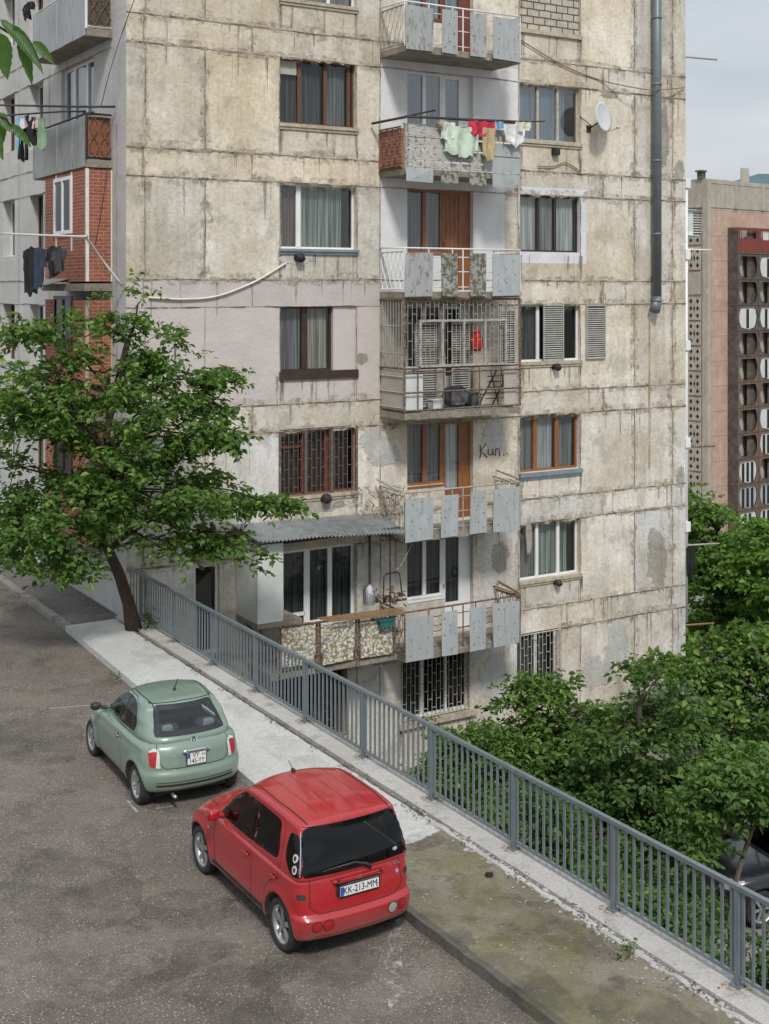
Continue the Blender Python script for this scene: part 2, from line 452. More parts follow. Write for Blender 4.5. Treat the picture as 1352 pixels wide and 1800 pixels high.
# the balcony doors of the middle column: door leaf reaches the balcony floor, window part stops higher
VD = fu(782)
wm = []
for k in range(6):
    op((V0, VD, ZT[k] - 1.70, ZT[k])); op((VD, V1, ZT[k] - 2.70, ZT[k]))
lb_w = op((fu(498), fu(545), ZT[5] - 2.6, ZT[5] + .02)); lb_w2 = op((fu(545), fu(627), ZT[5] - 1.95, ZT[5] + .02))
base_m = op((fu(706), fu(824), ZT[6] - 1.75, ZT[6] + .15))
base_l = op((fu(490), fu(608), ZT[6] - 1.75, ZT[6] + .15))
base_r = op((fu(909), fu(980), ZT[6] - 1.70, ZT[6] + .02))
door_r = op((fu(342), fu(386), -1.1, fz(fu(364), 0, 993)))

# panel layout: rows of bands and storeys, each with its own upright joints
rowsZ = []
for k in range(7):
    rowsZ.append((ZT[k], ZT[k] + BAND, 'band', k))
    lo = ZT[k + 1] + BAND if k < 6 else ZB
    rowsZ.append((lo, ZT[k], 'storey', k))
rowsZ.append((ZT[0] + BAND, ZTOP, 'storey', -1))
upS = [0, fu(255), fu(360), U0, U1, fu(668), fu(912), W1, fu(1115), fu(1182), UEND]
upB = [0, fu(252), fu(443), fu(668), fu(912), fu(1060), fu(1180), UEND]
def panels_at(kind): return upB if kind == 'band' else upS
tints = {}
PINK, WHITE, LILAC = (0.575, 0.515, 0.49, 1), (0.72, 0.71, 0.71, 1), (0.68, 0.67, 0.71, 1)
PINKB = (0.53, 0.475, 0.455, 1)
def tint_front(a, c):
    kind, k, col = 'storey', 9, None
    for z0, z1, kd, kk in rowsZ:
        if z0 <= c < z1: kind, k = kd, kk
    if a < fu(668) and ZT[4] + BAND < c < ZT[3]: return PINK
    if a < fu(668) and ZT[3] <= c < ZT[3] + BAND: return PINKB
    if fu(668) < a < fu(912) and ZT[2] + BAND - .3 < c < ZT[1] + .35: return WHITE
    if fu(668) < a < fu(887) and ZT[2] - 2.75 < c < ZT[1] - 2.75: return WHITE
    if W0 - .04 < a < fu(1031) and ZT[2] - 1.94 < c < ZT[2] + .22: return LILAC
    us = panels_at(kind)
    j = max(i for i, u in enumerate(us) if u <= a + 1e-6)
    key = (kind, k, j)
    if key not in tints:
        g = random.uniform(0.88, 1.08) * (1.0 if c > 5 else 0.98)
        wv = random.uniform(-0.03, 0.045) + (0.02 if c > 6 and a < 4 else -0.015)
        tints[key] = (g * (1 + wv * .7), g, g * (1 - wv * 1.4), 0)
        if kind == 'storey' and j in (4, 7) : tints[key] = tuple(x * 1.06 for x in tints[key][:3]) + (0,)
    t = tints[key]
    if c < ZT[5] and a > fu(668): t = (min(1.15, t[0] * 1.0), t[1] * 1.01, t[2] * 1.03, 0)
    if c < ZT[4] + BAND: t = (t[0] * 1.05, t[1] * 1.055, t[2] * 1.09, 0)
    return t

def facade(mb, openings, cutsA, cutsC, tint, a0, a1, c0, c1, mdark=1, mrev=0):
    A = sorted(set([a0, a1] + [x for x in cutsA if a0 < x < a1] + [x for o in openings for x in o[:2]]))
    Cc = sorted(set([c0, c1] + [x for x in cutsC if c0 < x < c1] + [x for o in openings for x in o[2:4]]))
    for i in range(len(A) - 1):
        if A[i + 1] - A[i] < 1e-5: continue
        for j in range(len(Cc) - 1):
            if Cc[j + 1] - Cc[j] < 1e-5: continue
            am, cm = (A[i] + A[i + 1]) / 2, (Cc[j] + Cc[j + 1]) / 2
            if any(o[0] < am < o[1] and o[2] < cm < o[3] for o in openings): continue
            mb.quad([(A[i], 0, Cc[j]), (A[i + 1], 0, Cc[j]), (A[i + 1], 0, Cc[j + 1]), (A[i], 0, Cc[j + 1])], 0, tint(am, cm))
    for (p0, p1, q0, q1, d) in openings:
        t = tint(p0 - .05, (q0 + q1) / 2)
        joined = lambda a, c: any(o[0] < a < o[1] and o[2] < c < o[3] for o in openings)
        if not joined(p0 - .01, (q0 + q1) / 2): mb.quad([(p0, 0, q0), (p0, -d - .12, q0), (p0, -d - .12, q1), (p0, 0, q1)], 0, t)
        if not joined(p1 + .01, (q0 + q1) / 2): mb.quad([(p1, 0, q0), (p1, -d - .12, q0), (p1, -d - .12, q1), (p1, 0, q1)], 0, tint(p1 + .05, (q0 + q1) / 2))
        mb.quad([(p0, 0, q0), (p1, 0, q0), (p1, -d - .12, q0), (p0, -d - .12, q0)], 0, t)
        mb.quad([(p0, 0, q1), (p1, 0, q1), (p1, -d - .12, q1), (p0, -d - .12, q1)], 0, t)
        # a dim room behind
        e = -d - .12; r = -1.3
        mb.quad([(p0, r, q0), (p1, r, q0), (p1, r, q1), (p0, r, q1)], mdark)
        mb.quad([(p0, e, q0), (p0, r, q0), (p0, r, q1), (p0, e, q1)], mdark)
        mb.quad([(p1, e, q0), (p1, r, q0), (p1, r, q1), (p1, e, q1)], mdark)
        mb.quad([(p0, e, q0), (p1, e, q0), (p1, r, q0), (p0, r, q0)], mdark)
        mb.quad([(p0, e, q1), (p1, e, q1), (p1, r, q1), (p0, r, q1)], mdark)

def joint(mb, p0, p1, wd=0.07, m=0, seed=0, gap=0.12):
    """A rough cement bead along a panel joint: jagged edges, raised and dug out in turns."""
    (a0, c0), (a1, c1) = p0, p1
    L = math.hypot(a1 - a0, c1 - c0)
    if L < .05: return
    n = max(2, int(L / 0.055))
    da, dc = (a1 - a0) / L, (c1 - c0) / L
    na, nc = -dc, da
    vs, fs = [], []
    for i in range(n + 1):
        t = i / n * L
        q = Vector((a0 + da * t, c0 + dc * t, seed * 3.7))
        wob = mnoise.noise(q * 0.9) * .02
        e1 = wd * (0.5 + 0.7 * mnoise.noise(q * 4.1) + 0.6 * mnoise.noise(q * 14))
        e2 = wd * (0.5 + 0.7 * mnoise.noise(q * 4.7 + Vector((5, 5, 5))) + 0.6 * mnoise.noise(q * 12 + Vector((9, 1, 1))))
        h = 0.010 + 0.012 * mnoise.noise(q * 7 + Vector((2, 8, 1)))
        e1, e2 = max(e1, .012), max(e2, .012)
        if mnoise.noise(q * 1.6 + Vector((7, 3, 3))) < -0.30: e1 = e2 = 0.010
        x, y = q.x + na * wob, q.y + nc * wob
        for off, hh in ((e1, 0.003), (0.010, max(.006, h)), (-.010, max(.005, h * .9)), (-e2, 0.003)):
            vs.append((x + na * off, hh, y + nc * off))
    for i in range(n):
        for j in range(3):
            fs.append((i * 4 + j, i * 4 + j + 1, i * 4 + 5 + j, i * 4 + 4 + j))
    mb.add(vs, fs, m, True)
    # the crack itself
    vs, fs = [], []
    for i in range(n + 1):
        t = i / n * L
        q = Vector((a0 + da * t, c0 + dc * t, seed * 1.3))
        wob = mnoise.noise(q * 3.3) * .014 + mnoise.noise(Vector((a0 + da * t, c0 + dc * t, seed * 3.7)) * 0.9) * .02
        wv = 0.0075 * max(0.0, 0.55 + 1.5 * mnoise.noise(q * 2.2) + .8 * mnoise.noise(q * 9))
        for off in (wv, -wv): vs.append((q.x + na * (off + wob), 0.026, q.y + nc * (off + wob)))
    for i in range(n): fs.append((i * 2, i * 2 + 1, i * 2 + 3, i * 2 + 2))
    mb.add(vs, fs, 1)
    if wd < .04: return
    vs, fs = [], []
    for i in range(n + 1):
        t = i / n * L
        q = Vector((a0 + da * t, c0 + dc * t, seed * 2.3))
        g1 = .13 + .10 * mnoise.noise(q * 1.3); g2 = .13 + .10 * mnoise.noise(q * 1.1 + Vector((3, 3, 3)))
        g1 += .05 * mnoise.noise(q * 7); g2 += .05 * mnoise.noise(q * 8 + Vector((1, 1, 1)))
        for off in (g1, -g2): vs.append((q.x + na * off, 0.0022, q.y + nc * off))
    for i in range(n): fs.append((i * 2, i * 2 + 1, i * 2 + 3, i * 2 + 2))
    mb.add(vs, fs, 2)

def free_spans(p0, p1, along, openings):
    """Cut a joint where it would cross a window opening."""
    a0, a1 = min(p0, p1), max(p0, p1)
    spans = [(a0, a1)]
    for lo, hi in openings:
        new = []
        for s0, s1 in spans:
            if hi <= s0 or lo >= s1: new.append((s0, s1)); continue
            if lo > s0: new.append((s0, lo))
            if hi < s1: new.append((hi, s1))
        spans = new
    return spans

wall = MB(TF)
cutsA = upS + upB + [fu(668), fu(887), fu(1031), W0 - .04]
cutsC = [z for r in rowsZ for z in r[:2]] + [ZT[2] + BAND - .3, ZT[1] + .35, ZT[2] - 2.75, ZT[1] - 2.75, ZT[2] - 1.94, ZT[2] + .22]
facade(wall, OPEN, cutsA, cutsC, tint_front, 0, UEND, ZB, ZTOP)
# right side, back and roof
gr = (1, 1, 1, 0)
wall.quad([(UEND, 0, ZB), (UEND, -AEND, ZB), (UEND, -AEND, ZTOP), (UEND, 0, ZTOP)], 0, gr)
wall.quad([(0, -AEND, ZB), (UEND, -AEND, ZB), (UEND, -AEND, ZTOP), (0, -AEND, ZTOP)], 0, gr)
wall.quad([(0, 0, ZTOP), (UEND, 0, ZTOP), (UEND, -AEND, ZTOP), (0, -AEND, ZTOP)], 0, gr)
# left side
OPL = []
def opl(r, d=0.3): OPL.append((*r, d)); return r
narrow = []
for k in range(6):
    narrow.append((opl((la(76), la(52), ZT[k] - 1.85, ZT[k])), opl((la(26), la(5), ZT[k] - 1.7, ZT[k]))))
bayw = [opl((2.3, 4.95, ZT[k] - (2.1 if k == 1 else 1.7), ZT[k]), .15) for k in (0, 1)]
LG = (0.59, 0.58, 0.56, 1)
wallL = MB(TL)
cutsL = [z for r in rowsZ for z in r[:2]]
def tint_left(a, c):
    j = int(a * .55) + int(c * 1.3) * 7
    g = 0.90 + 0.12 * (mnoise.noise(Vector((j * 1.37, 0.3, 0.1))) + .3)
    if a < .98: g *= 0.92
    return (LG[0] * g, LG[1] * g, LG[2] * g, 1)
facade(wallL, OPL, [.975, 4.4, 6.0, 7.3, 9.0, 12, 14], cutsL, tint_left, 0, AEND, ZB, ZTOP)
base = len(wall.v)
wall.v += wallL.v
wall.f += [[i + base for i in f] for f in wallL.f]; wall.m += wallL.m; wall.sm += wallL.sm; wall.c += wallL.c
wall.build('wall', [M['wall'], M['dark']], BL)

# joints
jm = MB(TF); jp = MB(TF)
sd_ = 0
BAL = []                                     # balconies sit against the wall and hide the joints behind their slabs
for z0, z1, kind, k in rowsZ:
    for z in (z0, z1) if kind == 'band' else ():
        sd_ += 1
        ops = [(o[0], o[1]) for o in OPEN if o[2] + .001 < z < o[3] - .001]
        for s0, s1 in free_spans(0, UEND, 'a', ops):
            pts = sorted(set([s0, s1] + [x for x in (fu(668), fu(912), fu(887)) if s0 < x < s1]))
            for q0, q1 in zip(pts, pts[1:]):
                mid = (q0 + q1) / 2
                painted = tint_front(mid, z - .02)[3] > .5 and tint_front(mid, z + .02)[3] > .5
                if painted and mid > fu(668): joint(jp, (q0, z), (q1, z), .016, 0, sd_)
                elif painted: joint(jp, (q0, z), (q1, z), .03, 0, sd_)
                else: joint(jm, (q0, z), (q1, z), random.uniform(.05, .085), 0, sd_)
    us = panels_at(kind)
    for u in us[1:-1]:
        sd_ += 1
        if kind == 'band' and abs(u - U0) < .1: continue
        ops = [(o[2], o[3]) for o in OPEN if o[0] + .001 < u < o[1] - .001]
        for s0, s1 in free_spans(z0 + .04, z1 - .04, 'c', ops):
            painted = tint_front(u - .03, (s0 + s1) / 2)[3] > .5
            tgt, wd = (jp, .016) if painted else (jm, random.uniform(.04, .085))
            if abs(u - fu(668)) < .01: wd = .025
            for o in OPEN:                     # leave clean edges beside windows
                if abs(o[0] - u) < .02 or abs(o[1] - u) < .02: wd = min(wd, .03)
            joint(tgt, (u, s0), (u, s1), wd, 0, sd_)
jm.build('panel_joints', [M['mortar'], M['crack'], M['grime']], BL)
jp.build('painted_joints', [M['mortar_paint'], M['crack']], BL)
jl = MB(TL)
for z0, z1, kind, k in rowsZ:
    if kind != 'band': continue
    for z in (z0, z1):
        for s0, s1 in free_spans(1.0, AEND, 'a', [(o[0], o[1]) for o in OPL if o[2] + .001 < z < o[3] - .001]):
            sd_ += 1; joint(jl, (s0, z), (s1, z), .015, 0, sd_)
for u in (4.4, 6.0, 9.0, 12.0):
    sd_ += 1; joint(jl, (u, ZB), (u, ZTOP), .014, 0, sd_)
joint(jl, (.6, ZT[1] - 1.9), (.6, ZT[3] - 3), .012, 0, 77)
jl.build('side_joints', [M['mortar_paint'], M['crack']], BL)

# bare cement patches and grey repairs, thin trowelled skins with ragged outlines
def patch(mb, a, c, ra, rc, seed, h=0.010, m=0, n=90):
    vs = [(a, h * 1.2, c)]
    for i in range(n):
        t = 2 * math.pi * i / n
        f = 1 + .33 * mnoise.noise(Vector((math.cos(t) * 1.3, math.sin(t) * 1.3, seed))) + .30 * mnoise.noise(Vector((math.cos(t) * 4, math.sin(t) * 4, seed + 3)))
        f += .16 * mnoise.noise(Vector((math.cos(t) * 11, math.sin(t) * 11, seed + 6))); vs.append((a + ra * f * math.cos(t), h, c + rc * f * math.sin(t)))
    for i in range(n):
        v = vs[i + 1]; vs.append((v[0] + .01 * math.cos(2 * math.pi * i / n), 0.001, v[2] + .01 * math.sin(2 * math.pi * i / n)))
    fs = [(0, i + 1, (i + 1) % n + 1) for i in range(n)] + [(i + 1, i + 1 + n, (i + 1) % n + 1 + n, (i + 1) % n + 1) for i in range(n)]
    mb.add(vs, fs, m)
M['cement'] = concrete_wall('bare_cement', (0.36, 0.345, 0.31), (0.30, 0.27, 0.22), (0.20, 0.18, 0.15), False)
M['grey_render'] = concrete_wall('grey_render', (0.50, 0.495, 0.475), (0.45, 0.44, 0.415), (0.38, 0.37, 0.35), False)
pu = lambda x: fu(x)
def pp(x, y, rx, ry, s, m=0, h=.010): u = fu(x); k = (C0Y + SI * u) / FPX; pm_ = MB(TF); patch(pm_, u, fz(u, 0, y), rx * k / .8, ry * k, s, h, 0); pm_.build('render_patch', M['grey_render' if m else 'cement'], BL)
pp(1156, 985, 20, 46, 3, 0); pp(1150, 950, 12, 22, 8, 0, .013); pp(1166, 240, 11, 50, 5, 0)
pp(522, 452, 26, 13, 14, 1); pp(868, 765, 20, 26, 21, 1); pp(655, 775, 20, 22, 25, 1); pp(675, 800, 25, 20, 26, 1, .012)
pp(1085, 1130, 22, 40, 31, 1); pp(870, 1190, 28, 40, 33, 1); pp(1050, 1180, 30, 25, 35, 1, .012); pp(880, 980, 14, 26, 41, 0)
pp(1195, 300, 9, 16, 45, 0); pp(1197, 840, 7, 20, 46, 0); pp(636, 630, 8, 10, 47, 0); pp(1072, 165, 16, 9, 48, 0); pp(930, 940, 5, 30, 50, 0)
pp(560, 890, 40, 12, 51, 0)
gm = MB(TF)                                   # the rust run below the broken end of the drainpipe
u_ = fu(1141)
for i in range(26):
    z = fz(u_, 0, 560) - i * .36 / 2
    wv = .035 + .02 * mnoise.noise(Vector((i * .8, 0, 0)))
    if i < 25: gm.quad([(u_ - wv, .029, z), (u_ + wv, .029, z), (u_ + wv * .9, .029, z - .18), (u_ - wv * .9, .029, z - .18)], 0)
b = NB('rust_run')
fac = b.ramp(b.noise(1.2, 6, 0.7, b.map((6, 6, .8))), [(.35, 0), (.6, .8)])
tr = b.n('ShaderNodeBsdfTransparent'); mxs = b.n('ShaderNodeMixShader')
b.set(b.mix(b.noise(5), (.36, .20, .07), (.46, .32, .15)), .95)
b.t.links.new(fac, mxs.inputs[0]); b.t.links.new(tr.outputs[0], mxs.inputs[1]); b.t.links.new(b.p.outputs[0], mxs.inputs[2])
b.t.links.new(mxs.outputs[0], b.t.nodes['Material Output'].inputs[0])
gm.build('rust_streak', b.mat, BL)

# ------------------------------------------------------------------ windows
def sheet(T, a0, a1, c0, c1, bq, amp=.03, seed=1, wl=.16):
    wl *= .75 + .8 * abs(math.sin(seed * 5.3)); amp *= .6 + .9 * abs(math.sin(seed * 3.1))
    if a1 - a0 > .9 and math.sin(seed * 7.7) > .3: a1 -= (a1 - a0) * .16
    mb = MB(T); n = max(6, int((a1 - a0) / .03)); vs, fs = [], []
    for i in range(n + 1):
        a = a0 + (a1 - a0) * i / n
        o = amp * math.sin(a / wl * 6.28 + seed) * (0.6 + .6 * mnoise.noise(Vector((a * 2, seed, 0))))
        for c in (c0, (c0 + c1) / 2, c1): vs.append((a, bq + o * (1.2 if c == c0 else .8), c))
    for i in range(n):
        for j in range(2): fs.append((i * 3 + j, i * 3 + 3 + j, i * 3 + 4 + j, i * 3 + 1 + j))
    mb.add(vs, fs, 0, True)
    return mb

def window(T, r, fm, divs=(), ft=.055, depth=.16, curt=(), gl='glass', hdiv=(), sill=None, name='window', label=None, dw=None, opaque=None):
    """frame mesh with its panes, curtains and sill as sub-parts; divs are fractions of the width"""
    a0, a1, c0, c1 = r
    fr = MB(T); b0, b1 = -depth - .05, -depth
    fr.box(a0, a1, b0, b1, c0, c0 + ft); fr.box(a0, a1, b0, b1, c1 - ft, c1)
    fr.box(a0, a0 + ft, b0, b1, c0 + ft, c1 - ft); fr.box(a1 - ft, a1, b0, b1, c0 + ft, c1 - ft)
    W = a1 - a0; dw = dw or ft * 1.5
    for d in divs:
        x = a0 + W * d
        fr.box(x - dw / 2, x + dw / 2, b0 - .004, b1 + .012, c0 + ft, c1 - ft)
    for (d0, d1, h) in hdiv:
        z = c0 + (c1 - c0) * h
        fr.box(a0 + W * d0 + dw / 2, a0 + W * d1 - dw / 2, b0, b1, z - ft / 2, z + ft / 2)
    f = fr.build(name, M[fm], BL)
    if label: f['label'] = label
    g = MB(T); g.quad([(a0 + ft, -depth - .03, c0 + ft), (a1 - ft, -depth - .03, c0 + ft), (a1 - ft, -depth - .03, c1 - ft), (a0 + ft, -depth - .03, c1 - ft)])
    g.build('pane', M[gl], f)
    for i, (d0, d1, cm) in enumerate(curt):
        sheet(T, a0 + W * d0, a0 + W * d1, c0 + .03, c1 - .02, -depth - .12, .022, i + a0).build('curtain', M[cm], f)
    if opaque:
        o = MB(T)
        for (d0, d1, h0, h1) in opaque: o.box(a0 + W * d0, a0 + W * d1, -depth - .045, -depth - .008, c0 + (c1 - c0) * h0, c0 + (c1 - c0) * h1)
        o.build('blind', M['board_beige'], f)
    if sill:
        sm, proj, hh, dz = sill
        s = MB(T); s.box(a0 - .03, a1 + .04, -depth + .01, proj, c0 - hh + dz, c0 - .004 + dz)
        s.prism([(a0 - .02, c0 - hh - .07 + dz), (a1 + .02, c0 - hh - .07 + dz), (a1 + .02, c0 - hh - .004 + dz), (a0 - .02, c0 - hh - .004 + dz)], .004, proj * .55)
        s.build('sill', M[sm], f)
    return f

def grille(parent, T, r, bq, m='grille', step=.135, rad=.011, seed=0, ties=True, frame=True, depth=0):
    a0, a1, c0, c1 = r
    g = MB(T); rnd = random.Random(seed)
    if frame:
        for (p, q) in (((a0, c0), (a1, c0)), ((a0, c1), (a1, c1)), ((a0, c0), (a0, c1)), ((a1, c0), (a1, c1))):
            g.bar((p[0], bq, p[1]), (q[0], bq, q[1]), .03)
    n = max(2, int(round((a1 - a0) / step)))
    for i in range(1, n): 
        x = a0 + (a1 - a0) * i / n
        g.tube([(x, bq, c0), (x, bq, c1)], rad, 4)
    if ties:
        for i in range(n):
            x0 = a0 + (a1 - a0) * i / n; x1 = a0 + (a1 - a0) * (i + 1) / n
            zz = c0 + (.22 if i % 2 else .45)
            while zz < c1 - .05:
                g.tube([(x0, bq, zz), (x1, bq, zz)], rad * .9, 4); zz += .46
    if depth:
        for x in (a0, a1):
            for z in (c0, c1): g.bar((x, bq, z), (x, bq - depth, z), .025)
    return g.build('grille', M[m], parent)

S_CONC = ('conc_sill', .07, .09, 0)
cl3 = lambda a, b, c: ((.03, .33, a), (.34, .66, b), (.67, .97, c))
# left column
window(TF, wl[0], 'upvc', (.33, .66), curt=((.03, .97, 'c_grey'),), sill=S_CONC)
f = window(TF, wl[1], 'brown_old', (.28, .62, .93), dw=.10, curt=((.03, .58, 'c_grey'), (.64, .90, 'c_white')), sill=S_CONC, gl='glass_dark', opaque=[(.04, .25, .76, .97)])
f = window(TF, wl[2], 'upvc', (.27,), dw=.13, curt=((.03, .25, 'c_brown'), (.30, .97, 'c_green')), sill=('steel_sill', .10, .07, 0), gl='glass')
r3 = (U0, U0 + (U1 - U0) * .70, wl[3][2], wl[3][3])
f = window(TF, r3, 'brown', (.50,), ft=.06, dw=.17, curt=((.03, .45, 'c_grey'), (.52, .95, 'c_cream')))
s = MB(TF); s.box(U0 - .02, U1 + .03, -.12, .06, wl[3][2] - .20, wl[3][2] + .01); s.build('sill', M['brown'], f)
s = MB(TF); s.box(U0 + (U1 - U0) * .70 + .003, U1 - .002, -.20, -.05, wl[3][2] + .01, wl[3][3] - .01)
s.build('window_infill', simple('lilac_infill', (0.56, 0.505, 0.48), (0.52, 0.465, 0.445), 2, .9, 0, .3, .01), BL)
f = window(TF, wl[4], 'redwood', (.33, .63), dw=.13, curt=((.03, .95, 'c_brown'),), gl='glass_dark', hdiv=((0, .33, .74),), sill=S_CONC)
grille(f, TF, wl[4], -.02, 'grille_dark', .13, .010, 3)
g2 = MB(TF)
for d in (0, .33, .67, 1):
    x = wl[4][0] + (wl[4][1] - wl[4][0]) * d; g2.box(x - .035, x + .035, -.045, .012, wl[4][2] - .05, wl[4][3] + .02)
g2.box(wl[4][0], wl[4][1], -.044, .010, wl[4][2] - .06, wl[4][2] + .01); g2.box(wl[4][0], wl[4][1], -.044, .010, wl[4][3] - .03, wl[4][3] + .04)
g2.build('grille_frame', M['grille_dark'], f)
# right column
s = MB(TF); s.box(wr[0][0] + .002, wr[0][1] - .002, -.25, -.06, wr[0][2] + .002, wr[0][3] - .002)
o = s.build('brick_infill', M['block'], BL, label='window opening bricked up with pale blocks')
s = MB(TF); s.box(W0 - .02, W1 + .03, -.05, .07, wr[0][2] - .12, wr[0][2] - .003); s.build('sill', M['conc_sill'], o)
f = window(TF, wr[1], 'beige_frame', (.33, .66), dw=.085, curt=((.03, .97, 'c_blue'),), gl='glass_blue', sill=S_CONC, depth=.12)
f = window(TF, wr[2], 'brown', (.34, .62), dw=.09, curt=cl3('c_white', 'c_grey', 'c_white'), depth=.13)
f = window(TF, wr[3], 'upvc', (.33, .68), dw=.10, curt=((.03, .95, 'c_grey'),), gl='glass_dark', sill=S_CONC, depth=.12)
def shutter(par, a0, a1, c0, c1, bq, name='shutter'):
    s = MB(TF)
    for x in (a0, a1 - .035): s.box(x, x + .035, bq - .03, bq, c0, c1)
    s.box(a0 + .035, a1 - .035, bq - .03, bq, c0, c0 + .04); s.box(a0 + .035, a1 - .035, bq - .03, bq, c1 - .04, c1)
    s.box(a0 + .03, a1 - .03, bq - .035, bq - .031, c0 + .02, c1 - .02, 1)
    z = c0 + .06
    while z < c1 - .05:
        s.add([(a0 + .035, bq - .028, z), (a1 - .035, bq - .028, z), (a1 - .035, bq, z - .03), (a0 + .035, bq, z - .03)], [(0, 1, 2, 3)], 0)
        z += .062
    return s.build(name, [M['louvre'], M['blackiron']], par)
wA = wr[3]
shutter(f, fu(954), fu(990), wA[2], wA[3], .045)
shutter(f, fu(1029), fu(1063), wA[2] + .02, wA[3] - .02, .06)
f = window(TF, wr[4], 'wood', (.30, .66), dw=.13, ft=.07, curt=((.03, .30, 'c_grey'), (.31, .62, 'c_white'), (.68, .97, 'c_grey')), gl='glass', sill=('steel_sill', .09, .12, 0))
f = window(TF, wr[5], 'upvc', (.33, .68), dw=.10, curt=((.03, .33, 'c_grey'), (.34, .97, 'c_green')), sill=S_CONC)
f = window(TF, base_r, 'upvc', (.5,), curt=((.03, .97, 'c_grey'),), gl='glass_dark', depth=.1)
grille(f, TF, (base_r[0], base_r[1], base_r[2], base_r[3]), .16, 'grille', .13, .012, 4, True, True, .2)
s = MB(TF); s.box(base_r[0] - .05, base_r[1] + .05, 0.002, .10, base_r[2] - .14, base_r[2] - .01); s.build('sill', M['conc_sill'], f)
# basement grilles
f = window(TF, base_m, 'upvc', (.33, .68), curt=((.03, .35, 'c_grey'),), gl='glass_dark', depth=.12)
grille(f, TF, base_m, .03, 'grille', .14, .012, 5)
s = MB(TF); s.box(base_m[0] - .1, base_m[1] + .2, 0.002, .12, base_m[2] - .2, base_m[2] - .04); s.build('sill', M['conc_sill'], f)
f = window(TF, base_l, 'grille_dark', (.33, .68), curt=(), gl='glass_dark', depth=.12)
grille(f, TF, base_l, .03, 'grille_dark', .14, .011, 6)
# street door near the corner
f = window(TF, door_r, 'upvc', (), ft=.07, depth=.10, gl='glass_dark', name='door', label='dark street level door in a white frame')
s = MB(TF); s.box(door_r[0] + .075, door_r[1] - .075, -.16, -.138, door_r[2] + .07, door_r[3] - .07); s.build('door_leaf', M['brown'], f)

# middle column doors
def balcony_door(k, fm, curt1='c_grey', curt2='c_grey', gl='glass', solid=False, white_leaf=False, label=None, top=0):
    r = (V0, VD, ZT[k] - 1.70, ZT[k] - top)
    f = window(TF, r, fm, (.52,), dw=.11, ft=.065, curt=((.03, .50, curt1), (.54, .97, curt1)), gl=gl, depth=.14)
    s = MB(TF); s.box(V0, VD, -.13, .02, ZT[k] - 1.76, ZT[k] - 1.703); s.build('sill', M[fm], f)
    a0, a1 = VD + .005, V1 - .28
    c0, c1 = ZT[k] - 2.68, ZT[k] - top
    d = MB(TF)
    ft = .11
    d.box(a0, a1, -.20, -.14, c1 - ft, c1); d.box(a0, a0 + ft, -.20, -.14, c0, c1 - ft); d.box(a1 - ft, a1, -.20, -.14, c0, c1 - ft)
    d.box(a0 + ft, a1 - ft, -.20, -.145, c0, c0 + .75)
    d.box(a1 + .002, V1 - .002, -.21, -.15, c0, c1)
    if solid:
        d.box(a0 + ft, a1 - ft, -.19, -.16, c0 + .75, c1 - ft)
        nn = 3
        for i in range(nn):
            x0 = a0 + ft + (a1 - a0 - 2 * ft) * (i + .15) / nn; x1 = a0 + ft + (a1 - a0 - 2 * ft) * (i + .85) / nn
            d.box(x0, x1, -.159, -.148, c0 + .9, c1 - ft - .08)
    dd = d.build('balcony_door', M[fm], BL)
    if label: dd['label'] = label
    if not solid:
        g = MB(TF); g.quad([(a0 + ft, -.17, c0 + .75), (a1 - ft, -.17, c0 + .75), (a1 - ft, -.17, c1 - ft), (a0 + ft, -.17, c1 - ft)])
        g.build('pane', M[gl], dd)
        sheet(TF, a0 + ft, a1 - ft, c0 + .75, c1 - ft, -.235, .018, k).build('curtain', M[curt2], dd)
    h = MB(TF); h.bar((a0 + .05, -.12, c0 + 1.15), (a0 + .05, -.12, c0 + 1.28), .02); h.build('handle', M['blackiron'], dd)
balcony_door(0, 'redwood', 'c_blue', 'c_blue', 'glass')
balcony_door(1, 'upvc', 'c_blue', 'c_blue', 'glass_blue')
balcony_door(2, 'wood', 'c_grey', 'c_grey', 'glass', solid=True, label='orange wood panelled balcony door')
balcony_door(3, 'upvc', 'c_grey', 'c_grey', 'glass_dark')
balcony_door(4, 'wood', 'c_grey', 'c_sheet', 'glass', label='orange wood balcony door with a white curtain in its pane')
balcony_door(5, 'upvc', 'c_grey', 'c_grey', 'glass_dark')
# left balcony of the lowest storey
f = window(TF, lb_w, 'upvc', (), dw=.1, ft=.09, curt=((.1, .9, 'c_grey'),), gl='glass_dark', hdiv=((0, 1, .36),))
f = window(TF, lb_w2, 'upvc', (.48,), dw=.13, ft=.08, curt=((.03, .47, 'c_green'), (.52, .97, 'c_grey')), gl='glass_dark')
# left side
for k in range(6):
    for i, r in enumerate(narrow[k]):
        window(TL, r, 'brown_old' if (i + k) % 2 == 0 else 'upvc', (.5,), depth=.26, curt=((.05, .6, 'c_grey'),), gl='glass_dark')
for k in (0, 1):
    window(TL, bayw[k], 'upvc', (.30, .68), dw=.13, ft=.08, depth=.10, curt=((.03, .97, 'c_white' if k else 'c_grey'),), gl='glass_blue' if k else 'glass')

